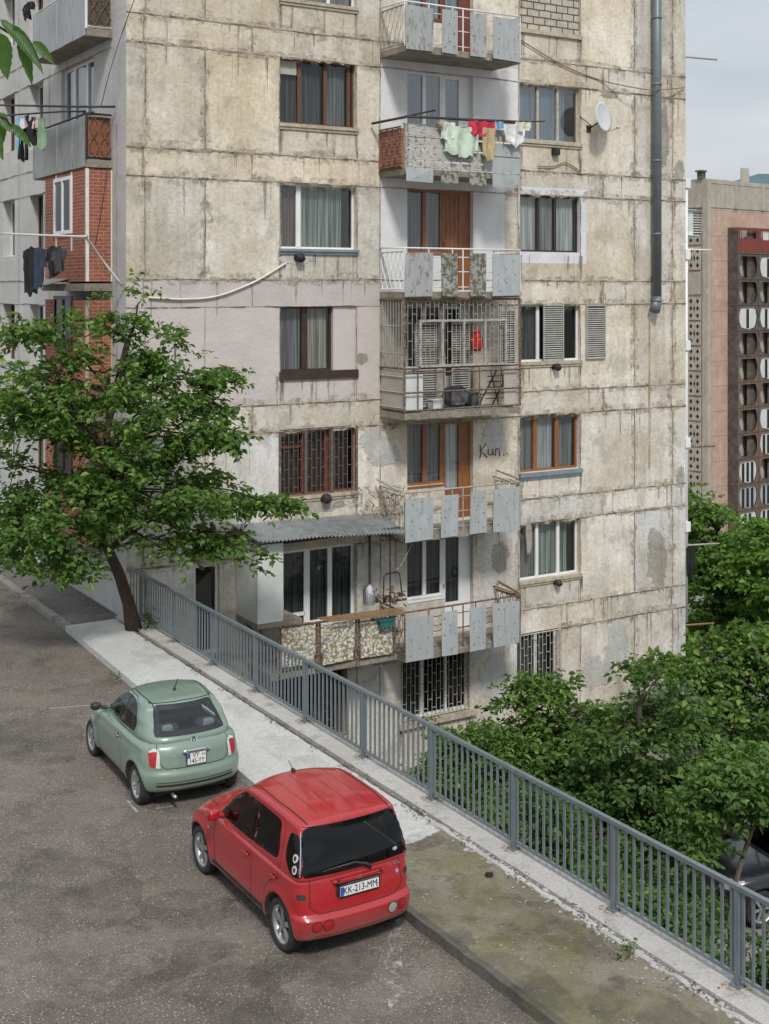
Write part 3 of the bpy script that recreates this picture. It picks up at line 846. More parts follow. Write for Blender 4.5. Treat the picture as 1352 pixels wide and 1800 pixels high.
# vent stubs below windows
for (x, y, m, r) in ((522, 453, 'black_rubber', .10), (568, 876, 'black_rubber', .11), (1028, 644 + 0, None, 0), (973, 645, 'black_rubber', .09), (975, 1024, 'blackiron', .08)):
    if not m: continue
    u = fu(x); z = fz(u, .1, y)
    s = MB(TF); s.tube([(u, 0, z), (u + .02, .16, z + .01), (u + .03, .24, z - .05)], [r, r, r * .95], 10)
    s.tube([(u + .02, .15, z), (u + .025, .19, z)], r * 1.2, 10)
    s.build('vent_pipe', M[m], BL)
u = fu(974); z = fz(u, 0, 267)
s = MB(TF); s.box(u - .1, u + .1, 0, .16, z - .1, z + .1); s.box(u - .07, u + .07, .161, .17, z - .07, z + .07); s.build('vent_box', M['black_rubber'], BL)

# rain streaks below sills, joints and balcony slabs: tapering runs of dirt
sm_ = MB(TF); rnd = random.Random(21)
def run(a, c, L, wd): sm_.add([(a - wd, .0026, c), (a + wd, .0026, c), (a + wd * .7, .0026, c - L * .6), (a + wd * .2, .0026, c - L), (a - wd * .2, .0026, c - L), (a - wd * .8, .0026, c - L * .5)], [(0, 1, 2, 3, 4, 5)])
for o in wl + wr + [base_m, base_r]:
    for i in range(13): run(rnd.choice((o[0], o[1], rnd.uniform(o[0], o[1]))) + rnd.gauss(0, .05), o[2] - .1, rnd.uniform(.25, .85), rnd.uniform(.015, .06))
for k in range(7):
    for i in range(42):
        a = rnd.uniform(0.1, UEND - .1); c = ZT[k] + (BAND if rnd.random() < .6 else 0)
        if fu(660) < a < fu(915) and c > ZT[3]: continue
        if a < fu(668) and ZT[4] + BAND < c < ZT[3] + .1: continue
        if any(q[0] - .02 < a < q[1] + .02 and q[2] < c - .05 < q[3] + .02 for q in OPEN): continue
        L = rnd.uniform(.2, 1.1)
        if any(q[0] - .05 < a < q[1] + .05 and q[3] > c - L and q[2] < c for q in OPEN): L = .12
        run(a, c, L, rnd.uniform(.012, .05))
sm_.build('rain_streaks', M['streak'], BL, kind='stuff')

# ------------------------------------------------------------------ drainpipe on the right part of the front
u = fu(1146); zt, zb = ZTOP + .3, fz(u, .2, 540)
s = MB(TF); s.tube([(u, .22, zt), (u, .22, zb + .3)], .135, 16)
dp = s.build('drainpipe', M['pipe'], BL, label='grey drainpipe ending in a broken elbow above a rust streak')
s = MB(TF); s.tube([(u, .22, zb + .32), (u - .02, .22, zb + .08), (u - .13, .26, zb - .10)], [.142, .15, .165], 16); s.build('elbow', M['pipe'], dp)
for z in (15.9, 13.9, 11.6, 9.4, 7.4):
    s = MB(TF); s.tube([(u, .22, z), (u, .22, z + .07)], .15, 16); s.box(u - .02, u + .02, 0, .2, z, z + .05); s.build('bracket', M['pipe'], dp)

# ------------------------------------------------------------------ balconies of the middle column
BU0, BU1, BT = 6.97, 10.66, 1.235
def front_u(x, t=BT + .03): return fu(x, t)
def ornate(mb, T, along0, along1, z0, z1, fixed, pts=5, m=0, axis='t'):
    """wavy wrought bars between two rails, running outwards (axis t) or along (axis a)"""
    P = (lambda q, z: (fixed, q, z)) if axis == 't' else (lambda q, z: (q, fixed, z))
    for i in range(pts):
        q = along0 + (along1 - along0) * (i + .5) / pts
        hw = (along1 - along0) / pts * .42
        for sg in (-1, 1):
            pl = []
            for j in range(13):
                v = j / 12
                pl.append(P(q + sg * hw * math.sin(v * math.pi * 2.0) * (1 if v < .5 else .9), z0 + (z1 - z0) * v))
            mb.tube(pl, .011, 4, m)
    mb.bar(P(along0, z0), P(along1, z0), .03, m); mb.bar(P(along0, z1), P(along1, z1), .035, m)

def slab(k, th=.16, t=BT, a0=BU0, a1=BU1, parent=None):
    z = ZT[k] - 2.75
    s = MB(TF); n = 26
    # chipped front edge: the slab outline wanders a little
    xs = [a0 + (a1 - a0) * i / n for i in range(n + 1)]
    for i in range(n):
        e0 = .02 * mnoise.noise(Vector((xs[i] * 5, k, 0))); e1 = .02 * mnoise.noise(Vector((xs[i + 1] * 5, k, 0)))
        l0 = .03 * mnoise.noise(Vector((xs[i] * 4, k, 4))); l1 = .03 * mnoise.noise(Vector((xs[i + 1] * 4, k, 4)))
        s.add([(xs[i], 0, z - th), (xs[i + 1], 0, z - th), (xs[i + 1], t + e1, z - th + l1), (xs[i], t + e0, z - th + l0),
               (xs[i], 0, z), (xs[i + 1], 0, z), (xs[i + 1], t + e1, z), (xs[i], t + e0, z)],
              [(0, 1, 2, 3), (7, 6, 5, 4), (3, 2, 6, 7)] + ([(0, 3, 7, 4)] if i == 0 else []) + ([(1, 5, 6, 2)] if i == n - 1 else []), 0)
    return s.build('balcony', M['slab'], BL)

def board(par, x0, x1, z0, z1, m='panel', t=BT + .05, tilt=0, name='front_panel', bolts=True, label=None, seed=0):
    a0, a1 = fu(x0, t), fu(x1, t)
    s = MB(TF)
    rnd = random.Random(seed + int(x0))
    if m == 'panel': m = rnd.choice(('panel', 'panel', 'panel_b', 'panel_c'))
    d = [rnd.uniform(-.022, .022) for _ in range(4)]
    g = [rnd.uniform(0, .05) for _ in range(4)]
    vs = [(a0 + d[0], t + g[0], z0 + d[1]), (a1 + d[1], t + g[1], z0 + d[2]), (a1 + d[2], t + g[2], z1 + d[3]), (a0 + d[3], t + g[3], z1 + d[0])]
    s.add(vs + [(v[0], v[1] + .014, v[2]) for v in vs], [(3, 2, 1, 0), (4, 5, 6, 7), (0, 1, 5, 4), (1, 2, 6, 5), (2, 3, 7, 6), (3, 0, 4, 7)], 0)
    if bolts:
        for (i, j) in ((.2, .15), (.8, .15), (.2, .5), (.8, .5), (.22, .86), (.78, .86), (.5, .67), (.5, .3)):
            if rnd.random() < .25: continue
            a = a0 + (a1 - a0) * i + rnd.uniform(-.02, .02); z = z0 + (z1 - z0) * j + rnd.uniform(-.03, .03)
            s.tube([(a, t + .01, z), (a, t + .066, z)], .011, 6, 1)
    return s.build(name, [M[m], M['bolt']], par, label=label)

PX = ((712, 760), (775, 803), (825, 853), (865, 912))
def std_balcony(k, rail_m='grille', mats=('panel',) * 4, ornate_m='grille', label=None, over=.12):
    zf = ZT[k] - 2.75; zr = zf + 1.12
    bal = slab(k)
    if label: bal['label'] = label
    r = MB(TF)
    t = BT - .02
    r.tube([(BU0, 0, zr + .03), (BU0, t, zr)], .022, 6); r.tube([(BU0, t, zr), (BU1, t, zr)], .024, 6); r.tube([(BU1, t, zr), (BU1, 0, zr)], .022, 6)
    for z in (zf + .12, zf + .52, zf + .90): r.tube([(BU0, t, z), (BU1, t, z)], .014, 5)
    n = 5
    for i in range(n + 1):
        u = BU0 + (BU1 - BU0) * i / n; r.tube([(u, t, zf - .02), (u, t, zr)], .018, 5)
    u = fu(814, t); r.tube([(u, t, zf), (u, t, zr)], .02, 5)
    r.build('railing', M[rail_m], bal)
    o = MB(TF); ornate(o, TF, .06, BT - .06, zf + .06, zr - .08, BU0, 5); o.build('side_grille', M[ornate_m], bal)
    o = MB(TF); ornate(o, TF, .06, BT - .06, zf + .06, zr - .08, BU1, 5); o.build('side_grille', M[ornate_m], bal)
    for (x0, x1), m in zip(PX, mats):
        board(bal, x0, x1, zf - over, zr - .12, m, seed=k * 9)
    return bal
std_balcony(0, 'white_paint', label='balcony with four grey cement boards and a white rail')
std_balcony(2, 'white_paint', ('panel', 'panel_moss', 'panel_moss', 'panel'), 'white_paint', label='balcony with white rail, two of its four boards mossy')
std_balcony(4, 'grille', label='balcony with four pale boards above the corrugated canopy')
std_balcony(5, 'rust', ('panel',) * 4, 'rust', label='lowest balcony with four blue grey boards and rusty rails')

# second storey from the top: brick side and weathered board front
k = 1; zf = ZT[k] - 2.75; zr = zf + 1.08
bal = slab(k); bal['label'] = 'balcony closed with weathered boards and a brick side, laundry hanging over its rail'
s = MB(TF); s.box(BU0 - .05, BU0 + .08, .04, BT - .1, zf + .01, zr - .05); s.build('brick_side', M['brick'], bal)
s = MB(TF); ornate(s, TF, .08, BT - .08, zf + .06, zr - .02, BU0 - .075, 4); s.build('side_grille', M['rust'], bal)
s = MB(TF); z = zf + .02; i = 0
for hh in (.36, .30, .31, .20)[::-1]:
    x = BU0 + .1
    for x1 in ((BU0 + 1.9 + .1 * math.sin(i * 3)), BU1):
        s.box(x + .005, x1 - .01, BT - .05 + .01 * (i % 2), BT, z + .012, z + hh - .035); x = x1
    z += hh; i += 1
s.build('front_boards', M['plank'], bal)
s = MB(TF); s.box(BU0 + 2.45, BU1 - .02, BT + .004, BT + .02, zf + .02, zf + .42); s.box(BU0 + 2.45, BU1 - .05, BT + .004, BT + .03, zf + .45, zf + .72); s.build('sheet_patch', M['panel'], bal)
s = MB(TF)
for i in range(13):
    x = BU0 + .1 + i * .28; s.bar((x, BT - .09, zf), (x, BT - .09, zr), .02)
s.bar((BU0, BT - .09, zr + .05), (BU1, BT - .09, zr + .05), .04); s.box(BU0, BU0 + .06, BT - .08, BT + .01, zf - .15, zr + .05)
s.build('railing', M['grille'], bal)
for (x0, x1), m in zip(PX, ('panel', 'panel_moss', 'panel_moss', 'panel')):
    board(bal, x0, x1, zf - .36, zf - .02, m, seed=5, bolts=False)

# fourth storey: cage balcony
k = 3; zf = ZT[k] - 2.72; ztop = ZT[2] - 2.95
bal = slab(k, .16); bal['label'] = 'balcony caged in with rusty grilles and crowded with junk'
s = MB(TF); t = BT - .02
for u in (BU0, BU1): s.bar((u, t, zf), (u, t, ztop), .05); s.bar((u, 0, zf + 1.12), (u, t, zf + 1.12), .04); s.bar((u, 0, ztop), (u, t, ztop), .04)
for z in (zf + .04, zf + .50, zf + 1.0, zf + 1.12, ztop): s.bar((BU0, t, z), (BU1, t, z), .035)
for x in (735, 780, 843, 880): u = fu(x, t); s.bar((u, t, zf), (u, t, zf + 1.1), .03)
s.build('cage_frame', M['rust'], bal)
s = MB(TF)
a0, a1 = fu(738, t), fu(888, t)
z0, z1 = zf + 1.17, ztop - .55
for z in (z0, z1): s.box(a0, a1, t, t + .05, z - .03, z + .03)
for i in range(5):
    u = a0 + (a1 - a0) * i / 4; s.box(u - .03, u + .03, t - .002, t + .052, z0, z1 + .03)
s.build('cage_window_frame', M['grille'], bal)
grille(bal, TF, (BU0, BU1, zf + 1.14, ztop), t - .06, 'grille', .135, .009, 8)
s = MB(TF)                                              # left side of the cage
for i in range(1, 9): v = t * i / 9; s.tube([(BU0, v, zf + 1.14), (BU0, v, ztop)], .010, 4)
for z in (zf + 1.5, zf + 2.2): s.bar((BU0, 0, z), (BU0, t, z), .02)
for z in (zf + .1, zf + .9, zf + .5): s.bar((BU0, 0, z), (BU0, t, z), .03)
s.build('side_grille', M['grille'], bal)
s = MB(TF); s.box(BU0 + .01, BU0 + .02, .05, t - .05, zf + .04, zf + 1.05); s.build('side_board', M['board_beige'], bal)
s = MB(TF); s.box(BU0 + .06, BU0 + .62, t - .13, t - .10, zf + .04, zf + 1.02); s.build('board', M['board_white'], bal)
s = MB(TF); s.box(BU1 - .46, BU1 - .04, t - .13, t - .10, zf + .04, zf + .98); s.build('board', M['board_beige'], bal)
s = MB(TF); s.box(BU0 + .03, BU0 + .62, .03, .10, zf + .05, ztop); s.build('inner_cladding', M['board_beige'], bal)
def tshutter(a0, a1, c0, c1, bq):
    return shutter(bal, a0, a1, c0, c1, bq, 'louvred_shutter')
tshutter(BU0 + .75, BU0 + 1.45, zf + .05, zf + 2.25, .55)
tshutter(BU0 + 1.95, BU0 + 2.55, zf + .05, zf + 2.25, .50)
tshutter(BU1 - .55, BU1 - .02, zf + 1.1, ztop - .3, t - .16)

# lowest storey left balcony with box, corrugated canopy and pebbled panels
k = 5; LU0, LU1 = 2.82, 6.75
zf = -1.50
s = MB(TF); s.box(LU0 + .35, LU1, .004, BT - .05, zf - .14, zf)
s.box(LU0, LU0 + 1.2, .0045, BT - .004, fz(LU0, BT, 1098) - .12, fz(LU0, BT, 1098))
lb = s.build('balcony', M['slab'], BL, label='wide balcony with pebbled panels under a corrugated canopy')
z0, z1 = fz(LU0, BT, 1098), fz(LU0, BT, 957)
s = MB(TF); s.box(LU0, LU0 + .04, .02, BT - .002, z0, z1 - .02); s.box(LU0 + .042, fu(498, BT), BT - .04, BT, z0 + .002, z1 - .03); s.build('side_box', M['board_white'], lb)
s = MB(TF)
ca0, ca1 = LU0 - .1, fu(705, BT)
for ia in range(2):
    pass
n = 260; vs = []; fs = []
tb, tf_ = .02, BT + .28
for i in range(n + 1):
    a = ca0 + (ca1 - ca0) * i / n
    h = .022 * math.sin(a / .105 * 2 * math.pi)
    dr = .03 * mnoise.noise(Vector((a * .8, 1, 1))); fe = .05 * mnoise.noise(Vector((a * .5, 5, 1)))
    zf1 = fz(ca0, tf_, 952) + (a - ca0) / (ca1 - ca0) * (fz(ca1, tf_, 936) - fz(ca0, tf_, 952))
    zb1 = fz(ca0, tb, 922) + (a - ca0) / (ca1 - ca0) * (fz(ca1, tb, 902) - fz(ca0, tb, 922))
    vs += [(a, tb, zb1 + h + dr), (a, (tb + tf_) / 2, (zb1 + zf1) / 2 + h), (a, tf_ + fe, zf1 + h + dr)]
for i in range(n):
    for j in range(2): fs.append((i * 3 + j, i * 3 + 3 + j, i * 3 + 4 + j, i * 3 + 1 + j))
s.add(vs, fs, 0, True); s.build('canopy', M['galv'], lb)
s = MB(TF)
for x, t in ((650, .9), (686, BT)):
    u = fu(x, t); s.bar((u, t, -.2 if x == 650 else zf), (u, t, 1.7), .055 if x == 650 else .035)
s.bar((LU0, BT - .05, z1 - .05), (ca1, BT - .05, z1 - .0), .05)
s.build('canopy_post', M['blackiron'], lb)
b = NB('pebble_dash')
vc = b.vor(15.0, None, 'F1', 'Color'); vd = b.vor(15.0)
sepn = b.n('ShaderNodeSeparateColor'); b.put(sepn.inputs[0], vc)
pc = b.ramp(sepn.outputs[0], [(0, (.56, .46, .27)), (.35, (.70, .64, .47)), (.6, (.36, .40, .44)), (.85, (.80, .78, .70)), (1, (.50, .36, .16))])
pc = b.mix(b.ramp(vd, [(.42, 0), (.62, .8)]), pc, (.16, .14, .10))
M['pebble'] = b.set(pc, .8, 0, b.bump(b.math('MULTIPLY', vd, -1.0), 1.0, .02))
zr = fz(LU0 + 1.2, BT, 1098)
def zl(x, y): u = fu(x, BT); return fz(u, BT, y)
for (x0, x1, ya, yb) in ((494, 550, 1100, 1170), (567, 620, 1094, 1164), (634, 689, 1090, 1152)):
    xm = (x0 + x1) / 2
    board(lb, x0, x1, zl(xm, yb), zl(xm, ya), 'pebble', BT + .0, name='pebble_panel', bolts=False)
s = MB(TF); t = BT - .05
pr = [(LU0 + .45, zl(475, 1104)), (LU0 + 1.3, zl(520, 1098)), (fu(700, t), zl(700, 1077))]
s.tube([(a, t + .1, z) for a, z in pr], .03, 6)
for dz in (.08, .95): s.tube([(LU0 + .6, t, zf + dz), (LU1, t, zf + dz)], .018, 5)
for x in (492, 557, 562, 626, 631, 692): u = fu(x, t); s.bar((u, t, zf - .1), (u, t, zf + 1.1), .05)
s.bar((LU0 + .1, BT - .1, z0 - .1), (LU0 + .9, .2, zf - .6), .04); s.bar((LU0 + .1, .1, z0 - .1), (LU0 + 1.0, BT - .1, zf - .1), .04)
s.build('railing', M['rust'], lb)
s = MB(TF); s.box(fu(556), fu(566), .9, 1.15, zf, zf + .95); s.box(fu(620), fu(630), .9, 1.15, zf, zf + .95); s.build('post', M['slab'], lb)

# ------------------------------------------------------------------ left side: brick bays and sheet balconies
P = .634
for k in (2, 3, 4):
    zs = ZT[k] - 2.75
    top = ZT[k - 1] - 2.95
    s = MB(TL); s.box(.975, 4.29, 0, P, zs + .25, top); bay = s.build('brick_bay', M['brick'], BL, label='brick bay enclosing a side balcony, ' + ('upper' if k == 2 else 'middle' if k == 3 else 'lower'))
    s = MB(TL); s.box(.93, 4.35, 0, P + .06, zs + .02, zs + .2); s.build('slab', M['slab'], bay)
    s = MB(TL)
    for (p, q) in (((.96, P - .06), (1.03, P + .012)),): s.box(p[0], q[0], p[1], q[1], zs + .25, top)
    s.box(.967, 1.0, -.01, .03, zs + .25, top)
    if k == 2:
        s.box(2.05, 2.12, P, P + .015, zs + 1.0, top); s.box(3.3, 3.37, P, P + .015, zs + 1.0, top)
    s.build('corner_strip', M['conc_sill'] if k > 2 else M['cable_white'], bay)
    wa, wb = la(128, P), la(97, P)
    zc = lz((wa + wb) / 2, P, 412 if k == 2 else 615), lz((wa + wb) / 2, P, 312 if k == 2 else 520)
    if k == 4: zc = (zc[0] - 3.1, zc[1] - 3.1)
    T2 = lambda a, b, c: TL(a, b + P, c)
    fm = 'upvc' if k == 2 else 'brown'
    fr = MB(TL); ft = .09
    fr.box(wa, wb, P + .002, P + .05, zc[0], zc[0] + ft); fr.box(wa, wb, P + .002, P + .05, zc[1] - ft, zc[1])
    for x in (wa, wb - ft, (wa + wb) / 2 - ft / 2): fr.box(x, x + ft, P + .003, P + .052, zc[0] + ft, zc[1] - ft)
    fr.box(wa, wb, P + .004, P + .006, zc[0], zc[1], 1)
    fr.quad([(wa + ft, P + .02, zc[0] + ft), (wb - ft, P + .02, zc[0] + ft), (wb - ft, P + .02, zc[1] - ft), (wa + ft, P + .02, zc[1] - ft)], 2)
    f = fr.build('window', [M[fm], M['dark'], M['glass_dark']], bay)
s = MB(TL); s.add([(2.3, P, 8.02), (4.2, P, 8.02), (4.25, P + .55, 7.86), (2.35, P + .55, 7.86)], [(0, 1, 2, 3)], 0)
s.add([(2.3, P, 8.035), (4.2, P, 8.035), (4.25, P + .55, 7.875), (2.35, P + .55, 7.875)], [(0, 1, 2, 3)], 0); s.build('awning_sheet', M['galv'], BL)
A1 = 5.3
for k in (0, 1):
    zs = ZT[k] - 2.75
    s = MB(TL); s.box(.93, A1, 0, P, zs - .18, zs); bal = s.build('balcony', M['slab'], BL, label='side balcony fronted with grey sheets, ' + ('at the top' if k == 0 else 'above the brick bay'))
    s = MB(TL); x = 1.0; i = 0
    while x < A1 - .1:
        wd = (.95, .8, .45, 1.0, .9)[i % 5]
        s.box(x + .02, min(x + wd, A1) - .03, P + .01 + .012 * (i % 2), P + .03 + .012 * (i % 2), zs - .16, zs + 1.02 + .02 * (i % 3)); x += wd; i += 1
    s.build('front_sheet', M['panel' if k == 0 else 'panel_grey'], bal)
    s = MB(TL); 
    s.bar((.97, .02, zs + 1.1), (.97, P, zs + 1.1), .04); s.bar((.97, P, zs + 1.1), (A1, P, zs + 1.1), .04); s.bar((.97, P, zs), (.97, P, zs + 1.1), .05)
    s.bar((.97, .02, zs + .05), (.97, P, zs + .05), .04)
    s.build('railing', M['blackiron' if k else 'white_paint'], bal)
    T3 = TL
    s = MB(T3); ornate(s, T3, .05, P - .05, zs + .08, zs + 1.02, .96, 2); s.build('side_grille', M['rust'], bal)
    if k == 1: s = MB(TL); s.box(.99, 1.02, .04, P - .04, zs + .04, zs + 1.0); s.build('side_board', simple('rust_board', (.25, .09, .045), (.17, .06, .03), 6, .8, 0, .5), bal)
    else: s = MB(TL); s.box(1.0, 1.03, .04, P - .04, zs + .04, zs + 1.0); s.build('side_board', simple('brown_netting', (.06, .045, .035), (.1, .08, .06), 12, .8, 0, .5), bal)

# graffiti
def text_mesh(txt, size, ext=.002):
    cu = bpy.data.curves.new('text', 'FONT'); cu.body = txt; cu.size = size; cu.extrude = ext; cu.align_x = 'CENTER'; cu.align_y = 'CENTER'
    o = bpy.data.objects.new('text', cu); COL.objects.link(o)
    dg = bpy.context.evaluated_depsgraph_get(); dg.update()
    me = bpy.data.meshes.new_from_object(o.evaluated_get(dg))
    bpy.data.objects.remove(o); bpy.data.curves.remove(cu)
    return me
gmb = MB(TF)
def stroke(pts, r=.016): gmb.tube([(fu(x), .012, fz(fu(x), 0, y)) for x, y in pts], r, 5)
stroke([(844, 782), (845, 797), (843, 806)]); stroke([(854, 780), (845, 792), (850, 797), (856, 804)])
stroke([(858, 789), (858, 798), (862, 800), (866, 797), (866, 789)]); stroke([(866, 789), (867, 800)])
stroke([(871, 801), (871, 789), (875, 788), (878, 791), (878, 801)]); stroke([(885, 799), (886, 800)]); stroke([(891, 797), (892, 798)])
gmb.build('graffiti', M['bolt'], BL)
# frames of old panel joints around the white painted window band are part of the wall; side cables follow
# ------------------------------------------------------------------ ground
def asphalt(name, c1, c2, c3, speck, site_scale=1.0):
    b = NB(name)
    col = b.mix(b.ramp(b.noise(.35, 6, .6), [(.38, 0), (.62, 1)]), c1, c2)
    col = b.mix(b.ramp(b.noise(1.1, 8, .7, b.map((1, 1, 1), loc=(4, 2, 0))), [(.5, 0), (.68, .8)]), col, c3)
    g = b.noise(38, 5, .85)
    col = b.mix(1.0, col, b.ramp(g, [(.34, .35), (.5, 1.0), (.66, 1.8)]), 'MULTIPLY')
    g2 = b.noise(14, 5, .8, b.map((1, 1, 1), loc=(3, 3, 3)))
    col = b.mix(.6, col, b.mix(1.0, col, b.ramp(g2, [(.35, .7), (.65, 1.3)]), 'MULTIPLY'))
    v = b.vor(24)
    st = b.math('MULTIPLY', b.ramp(v, [(.14, 1), (.23, 0)]), b.ramp(b.noise(1.6, 7, .8), [(.38, 0), (.56, .95)]))
    col = b.mix(st, col, speck)
    st2 = b.math('MULTIPLY', b.ramp(b.vor(17, b.map((1, 1, 1), loc=(7, 1, 2))), [(.08, 1), (.12, 0)]), b.ramp(b.noise(2.0, 4, .6, b.map((1, 1, 1), loc=(1, 1, 8))), [(.5, 0), (.6, 1)]))
    col = b.mix(st2, col, (.03, .028, .025))
    nrm = b.bump(b.math('ADD', g, b.math('MULTIPLY', v, .6)), .9, .012, b.bump(b.noise(1.5, 4), .3, .05))
    return b.set(col, .9, 0, nrm)
M['asphalt'] = asphalt('asphalt', (.122, .104, .087), (.17, .147, .124), (.072, .061, .051), (.58, .53, .45))
M['asphalt_dark'] = asphalt('dark_asphalt', (.11, .10, .092), (.15, .135, .122), (.07, .064, .058), (.3, .28, .25))  # asphalt of the side path, its shade put into a darker colour
def ground_conc(name, c1, c2, c3, moss=None):
    b = NB(name)
    col = b.mix(b.ramp(b.noise(.8, 7, .65), [(.35, 0), (.65, 1)]), c1, c2)
    col = b.mix(b.ramp(b.noise(2.6, 9, .72, b.map((1, 1, 1), loc=(4, 2, 0))), [(.52, 0), (.66, .85)]), col, c3)
    if moss:
        col = b.mix(b.ramp(b.noise(.9, 8, .68, b.map((1, 1, 1), loc=(2.2, 9.3, 0))), [(.46, 0), (.62, .6)]), col, moss)
        sc = b.ramp(b.noise(9, 6, .75, b.map((1.0, 2.4, 1), loc=(5, 5, 1)), 1.5), [(.60, 0), (.68, .8)])
        col = b.mix(sc, col, tuple(x * 1.55 for x in c2))
    g = b.noise(26, 7, .85)
    col = b.mix(.9, col, b.mix(1.0, col, b.ramp(g, [(.3, .6), (.5, 1), (.7, 1.35)]), 'MULTIPLY'))
    return b.set(col, .93, 0, b.bump(g, .7, .012, b.bump(b.noise(3, 6, .7), .5, .04)))
M['pave'] = ground_conc('pale_screed', (.52, .52, .505), (.475, .475, .455), (.42, .415, .395))
M['coping'] = ground_conc('coping_concrete', (.47, .455, .43), (.40, .385, .36), (.26, .25, .225))
M['verge'] = ground_conc('dirty_mossy_concrete', (.165, .142, .105), (.225, .20, .155), (.09, .077, .057), (.145, .145, .05))
M['kerb'] = ground_conc('kerb_stone', (.27, .255, .23), (.20, .19, .17), (.09, .085, .075))
M['kerb_dark'] = ground_conc('dark_kerb', (.10, .09, .075), (.14, .13, .11), (.05, .045, .04))
M['lower'] = ground_conc('lower_yard', (.20, .19, .17), (.26, .25, .225), (.11, .12, .075))
M['retain'] = concrete_wall('retaining_concrete', (0.40, 0.38, 0.33), (0.33, 0.29, 0.22), (0.18, 0.17, 0.14), False)
M['paint_line'] = simple('worn_line_paint', (.42, .41, .39), (.33, .31, .29), 8, .8)

def flat(name, polys, mat_, z, kind='structure', res=None):
    """a sheet from polygons given in the building's frame"""
    me = bpy.data.meshes.new(name); vs, fs = [], []
    for p in polys:
        n = len(vs); vs += [tuple(world(x, y, z)) for x, y in p]; fs.append(list(range(n, n + len(p))))
    me.from_pydata(vs, [], fs); me.materials.append(mat_)
    o = bpy.data.objects.new(name, me); link(o, None, kind=kind); return o

mb = MB()                                       # the yard lies level, then the hillside falls away behind the building
gx = [-900, -200, -60, -10, 10, 25, 40, 60, 120, 300, 900, 1800]; gy = [-900, -200, -60, -30, -10, 6, 14, 22, 34, 50, 80, 150, 400, 900, 2600]
def gz(x, y):
    t = max(0.0, min(1.0, (y - 12) / 70.0)); return -5 - 42 * t * t * (3 - 2 * t)
vs = [tuple(world(x, y, gz(x, y))) for y in gy for x in gx]; nx_ = len(gx)
mb.add(vs, [(j * nx_ + i, j * nx_ + i + 1, (j + 1) * nx_ + i + 1, (j + 1) * nx_ + i) for j in range(len(gy) - 1) for i in range(nx_ - 1)], 0, True)
mb.build('lower_ground', M['lower'], kind='structure')
FX = .06                                        # the fence line, x in the building's frame
EDGE = FX + .13
rd = MB(); 
me_poly = [(-120, -60), (EDGE - .02, -60), (EDGE - .02, -.02), (-.02, -.02), (-.02, 60), (-120, 60)]
rd.add([(x, y, 0) for x, y in me_poly] + [(x, y, -4.9) for x, y in me_poly], [(0, 1, 2, 3, 4, 5), (11, 10, 9, 8, 7, 6)] + [(i, (i + 1) % 6, (i + 1) % 6 + 6, i + 6) for i in range(6)])
o = rd.build_site('road', M['asphalt'], (0, 0, 0), kind='structure')

PZ = .13
def sg(px, py, z=PZ): return site(*ground(px, py, z))
kA = sg(115, 1100); kM = sg(430, 1372); kB = sg(722, 1606); kC = sg(975, 1797)
def kx(y):                                      # kerb line, piecewise
    pts = [(30, kA[0] - .1), (kA[1], kA[0]), (kB[1], kB[0]), (kC[1], kC[0]), (-60, kC[0] - .02 * 40)]
    for (y0, x0), (y1, x1) in zip(pts, pts[1:]):
        if y0 >= y >= y1: return x0 + (x1 - x0) * (y - y0) / (y1 - y0)
    return pts[-1][1]
yS = sg(720, 1462)[1]                            # where the pale screed ends and the mossy strip begins
yE = kA[1]
COPX = FX - .33
def lerp_(a, b_, t): return a + (b_ - a) * t
def strip(name, xl, xr, y0, y1, z0, z1, mat_, seed=0, jag=0.0, step=.12, kind='structure', bulge=0.0):
    mb = MB(); n = max(2, int(abs(y1 - y0) / step)); vs, fs = [], []
    for i in range(n + 1):
        y = y0 + (y1 - y0) * i / n
        a = (xl(y) if callable(xl) else xl) + jag * mnoise.noise(Vector((y * 2.3, seed, 0))) + jag * .6 * mnoise.noise(Vector((y * 8, seed, 3)))
        c = (xr(y) if callable(xr) else xr) + jag * mnoise.noise(Vector((y * 2.1, seed, 7)))
        zz = z1 + bulge * mnoise.noise(Vector((y * 3, seed, 1)))
        vs += [(a, y, z0), (a, y, zz), (c, y, zz), (c, y, z0)]
    for i in range(n):
        for j in range(4): fs.append((i * 4 + j, i * 4 + (j + 1) % 4, i * 4 + 4 + (j + 1) % 4, i * 4 + 4 + j))
    fs += [(0, 1, 2, 3), tuple(n * 4 + j for j in (3, 2, 1, 0))]
    mb.add(vs, fs)
    return mb.build_site(name, mat_, (0, (y0 + y1) / 2, 0), kind=kind)
GUT = COPX - .10
strip('pavement', lambda y: kx(y) + .002, lambda y: GUT, yE + .35 if False else yE, yS, .002, PZ, M['pave'], 1, .004)
mb = MB(); nn = 46; vs = []
for i in range(nn + 1):
    t = i / nn; x = lerp_(kx(yS) + .004, GUT - .002, t)
    d = .05 + .30 * max(0, mnoise.noise(Vector((x * 1.5, 3.3, 0))) + .35) + .10 * mnoise.noise(Vector((x * 6, 1, 0))) + .04 * mnoise.noise(Vector((x * 20, 1, 5)))
    vs += [(x, yS + .02, PZ + .005), (x, yS - max(.01, d), PZ + .005), (x, yS - max(.01, d) - .008, PZ - .01)]
mb.add(vs, [(i * 3 + j, i * 3 + j + 1, i * 3 + j + 4, i * 3 + j + 3) for i in range(nn) for j in range(2)])
mb.build_site('pavement', M['pave'], (-1, yS, 0), kind='structure')
strip('mossy_verge', lambda y: kx(y) + .10, lambda y: GUT - .03, yS - .003, -40, .002, PZ - .004, M['verge'], 2, .03, bulge=.006)
strip('kerb', lambda y: kx(y), lambda y: kx(y) + .10, yS - .003, -40, .001, PZ + .004, M['kerb_dark'], 3, .018, bulge=.012)
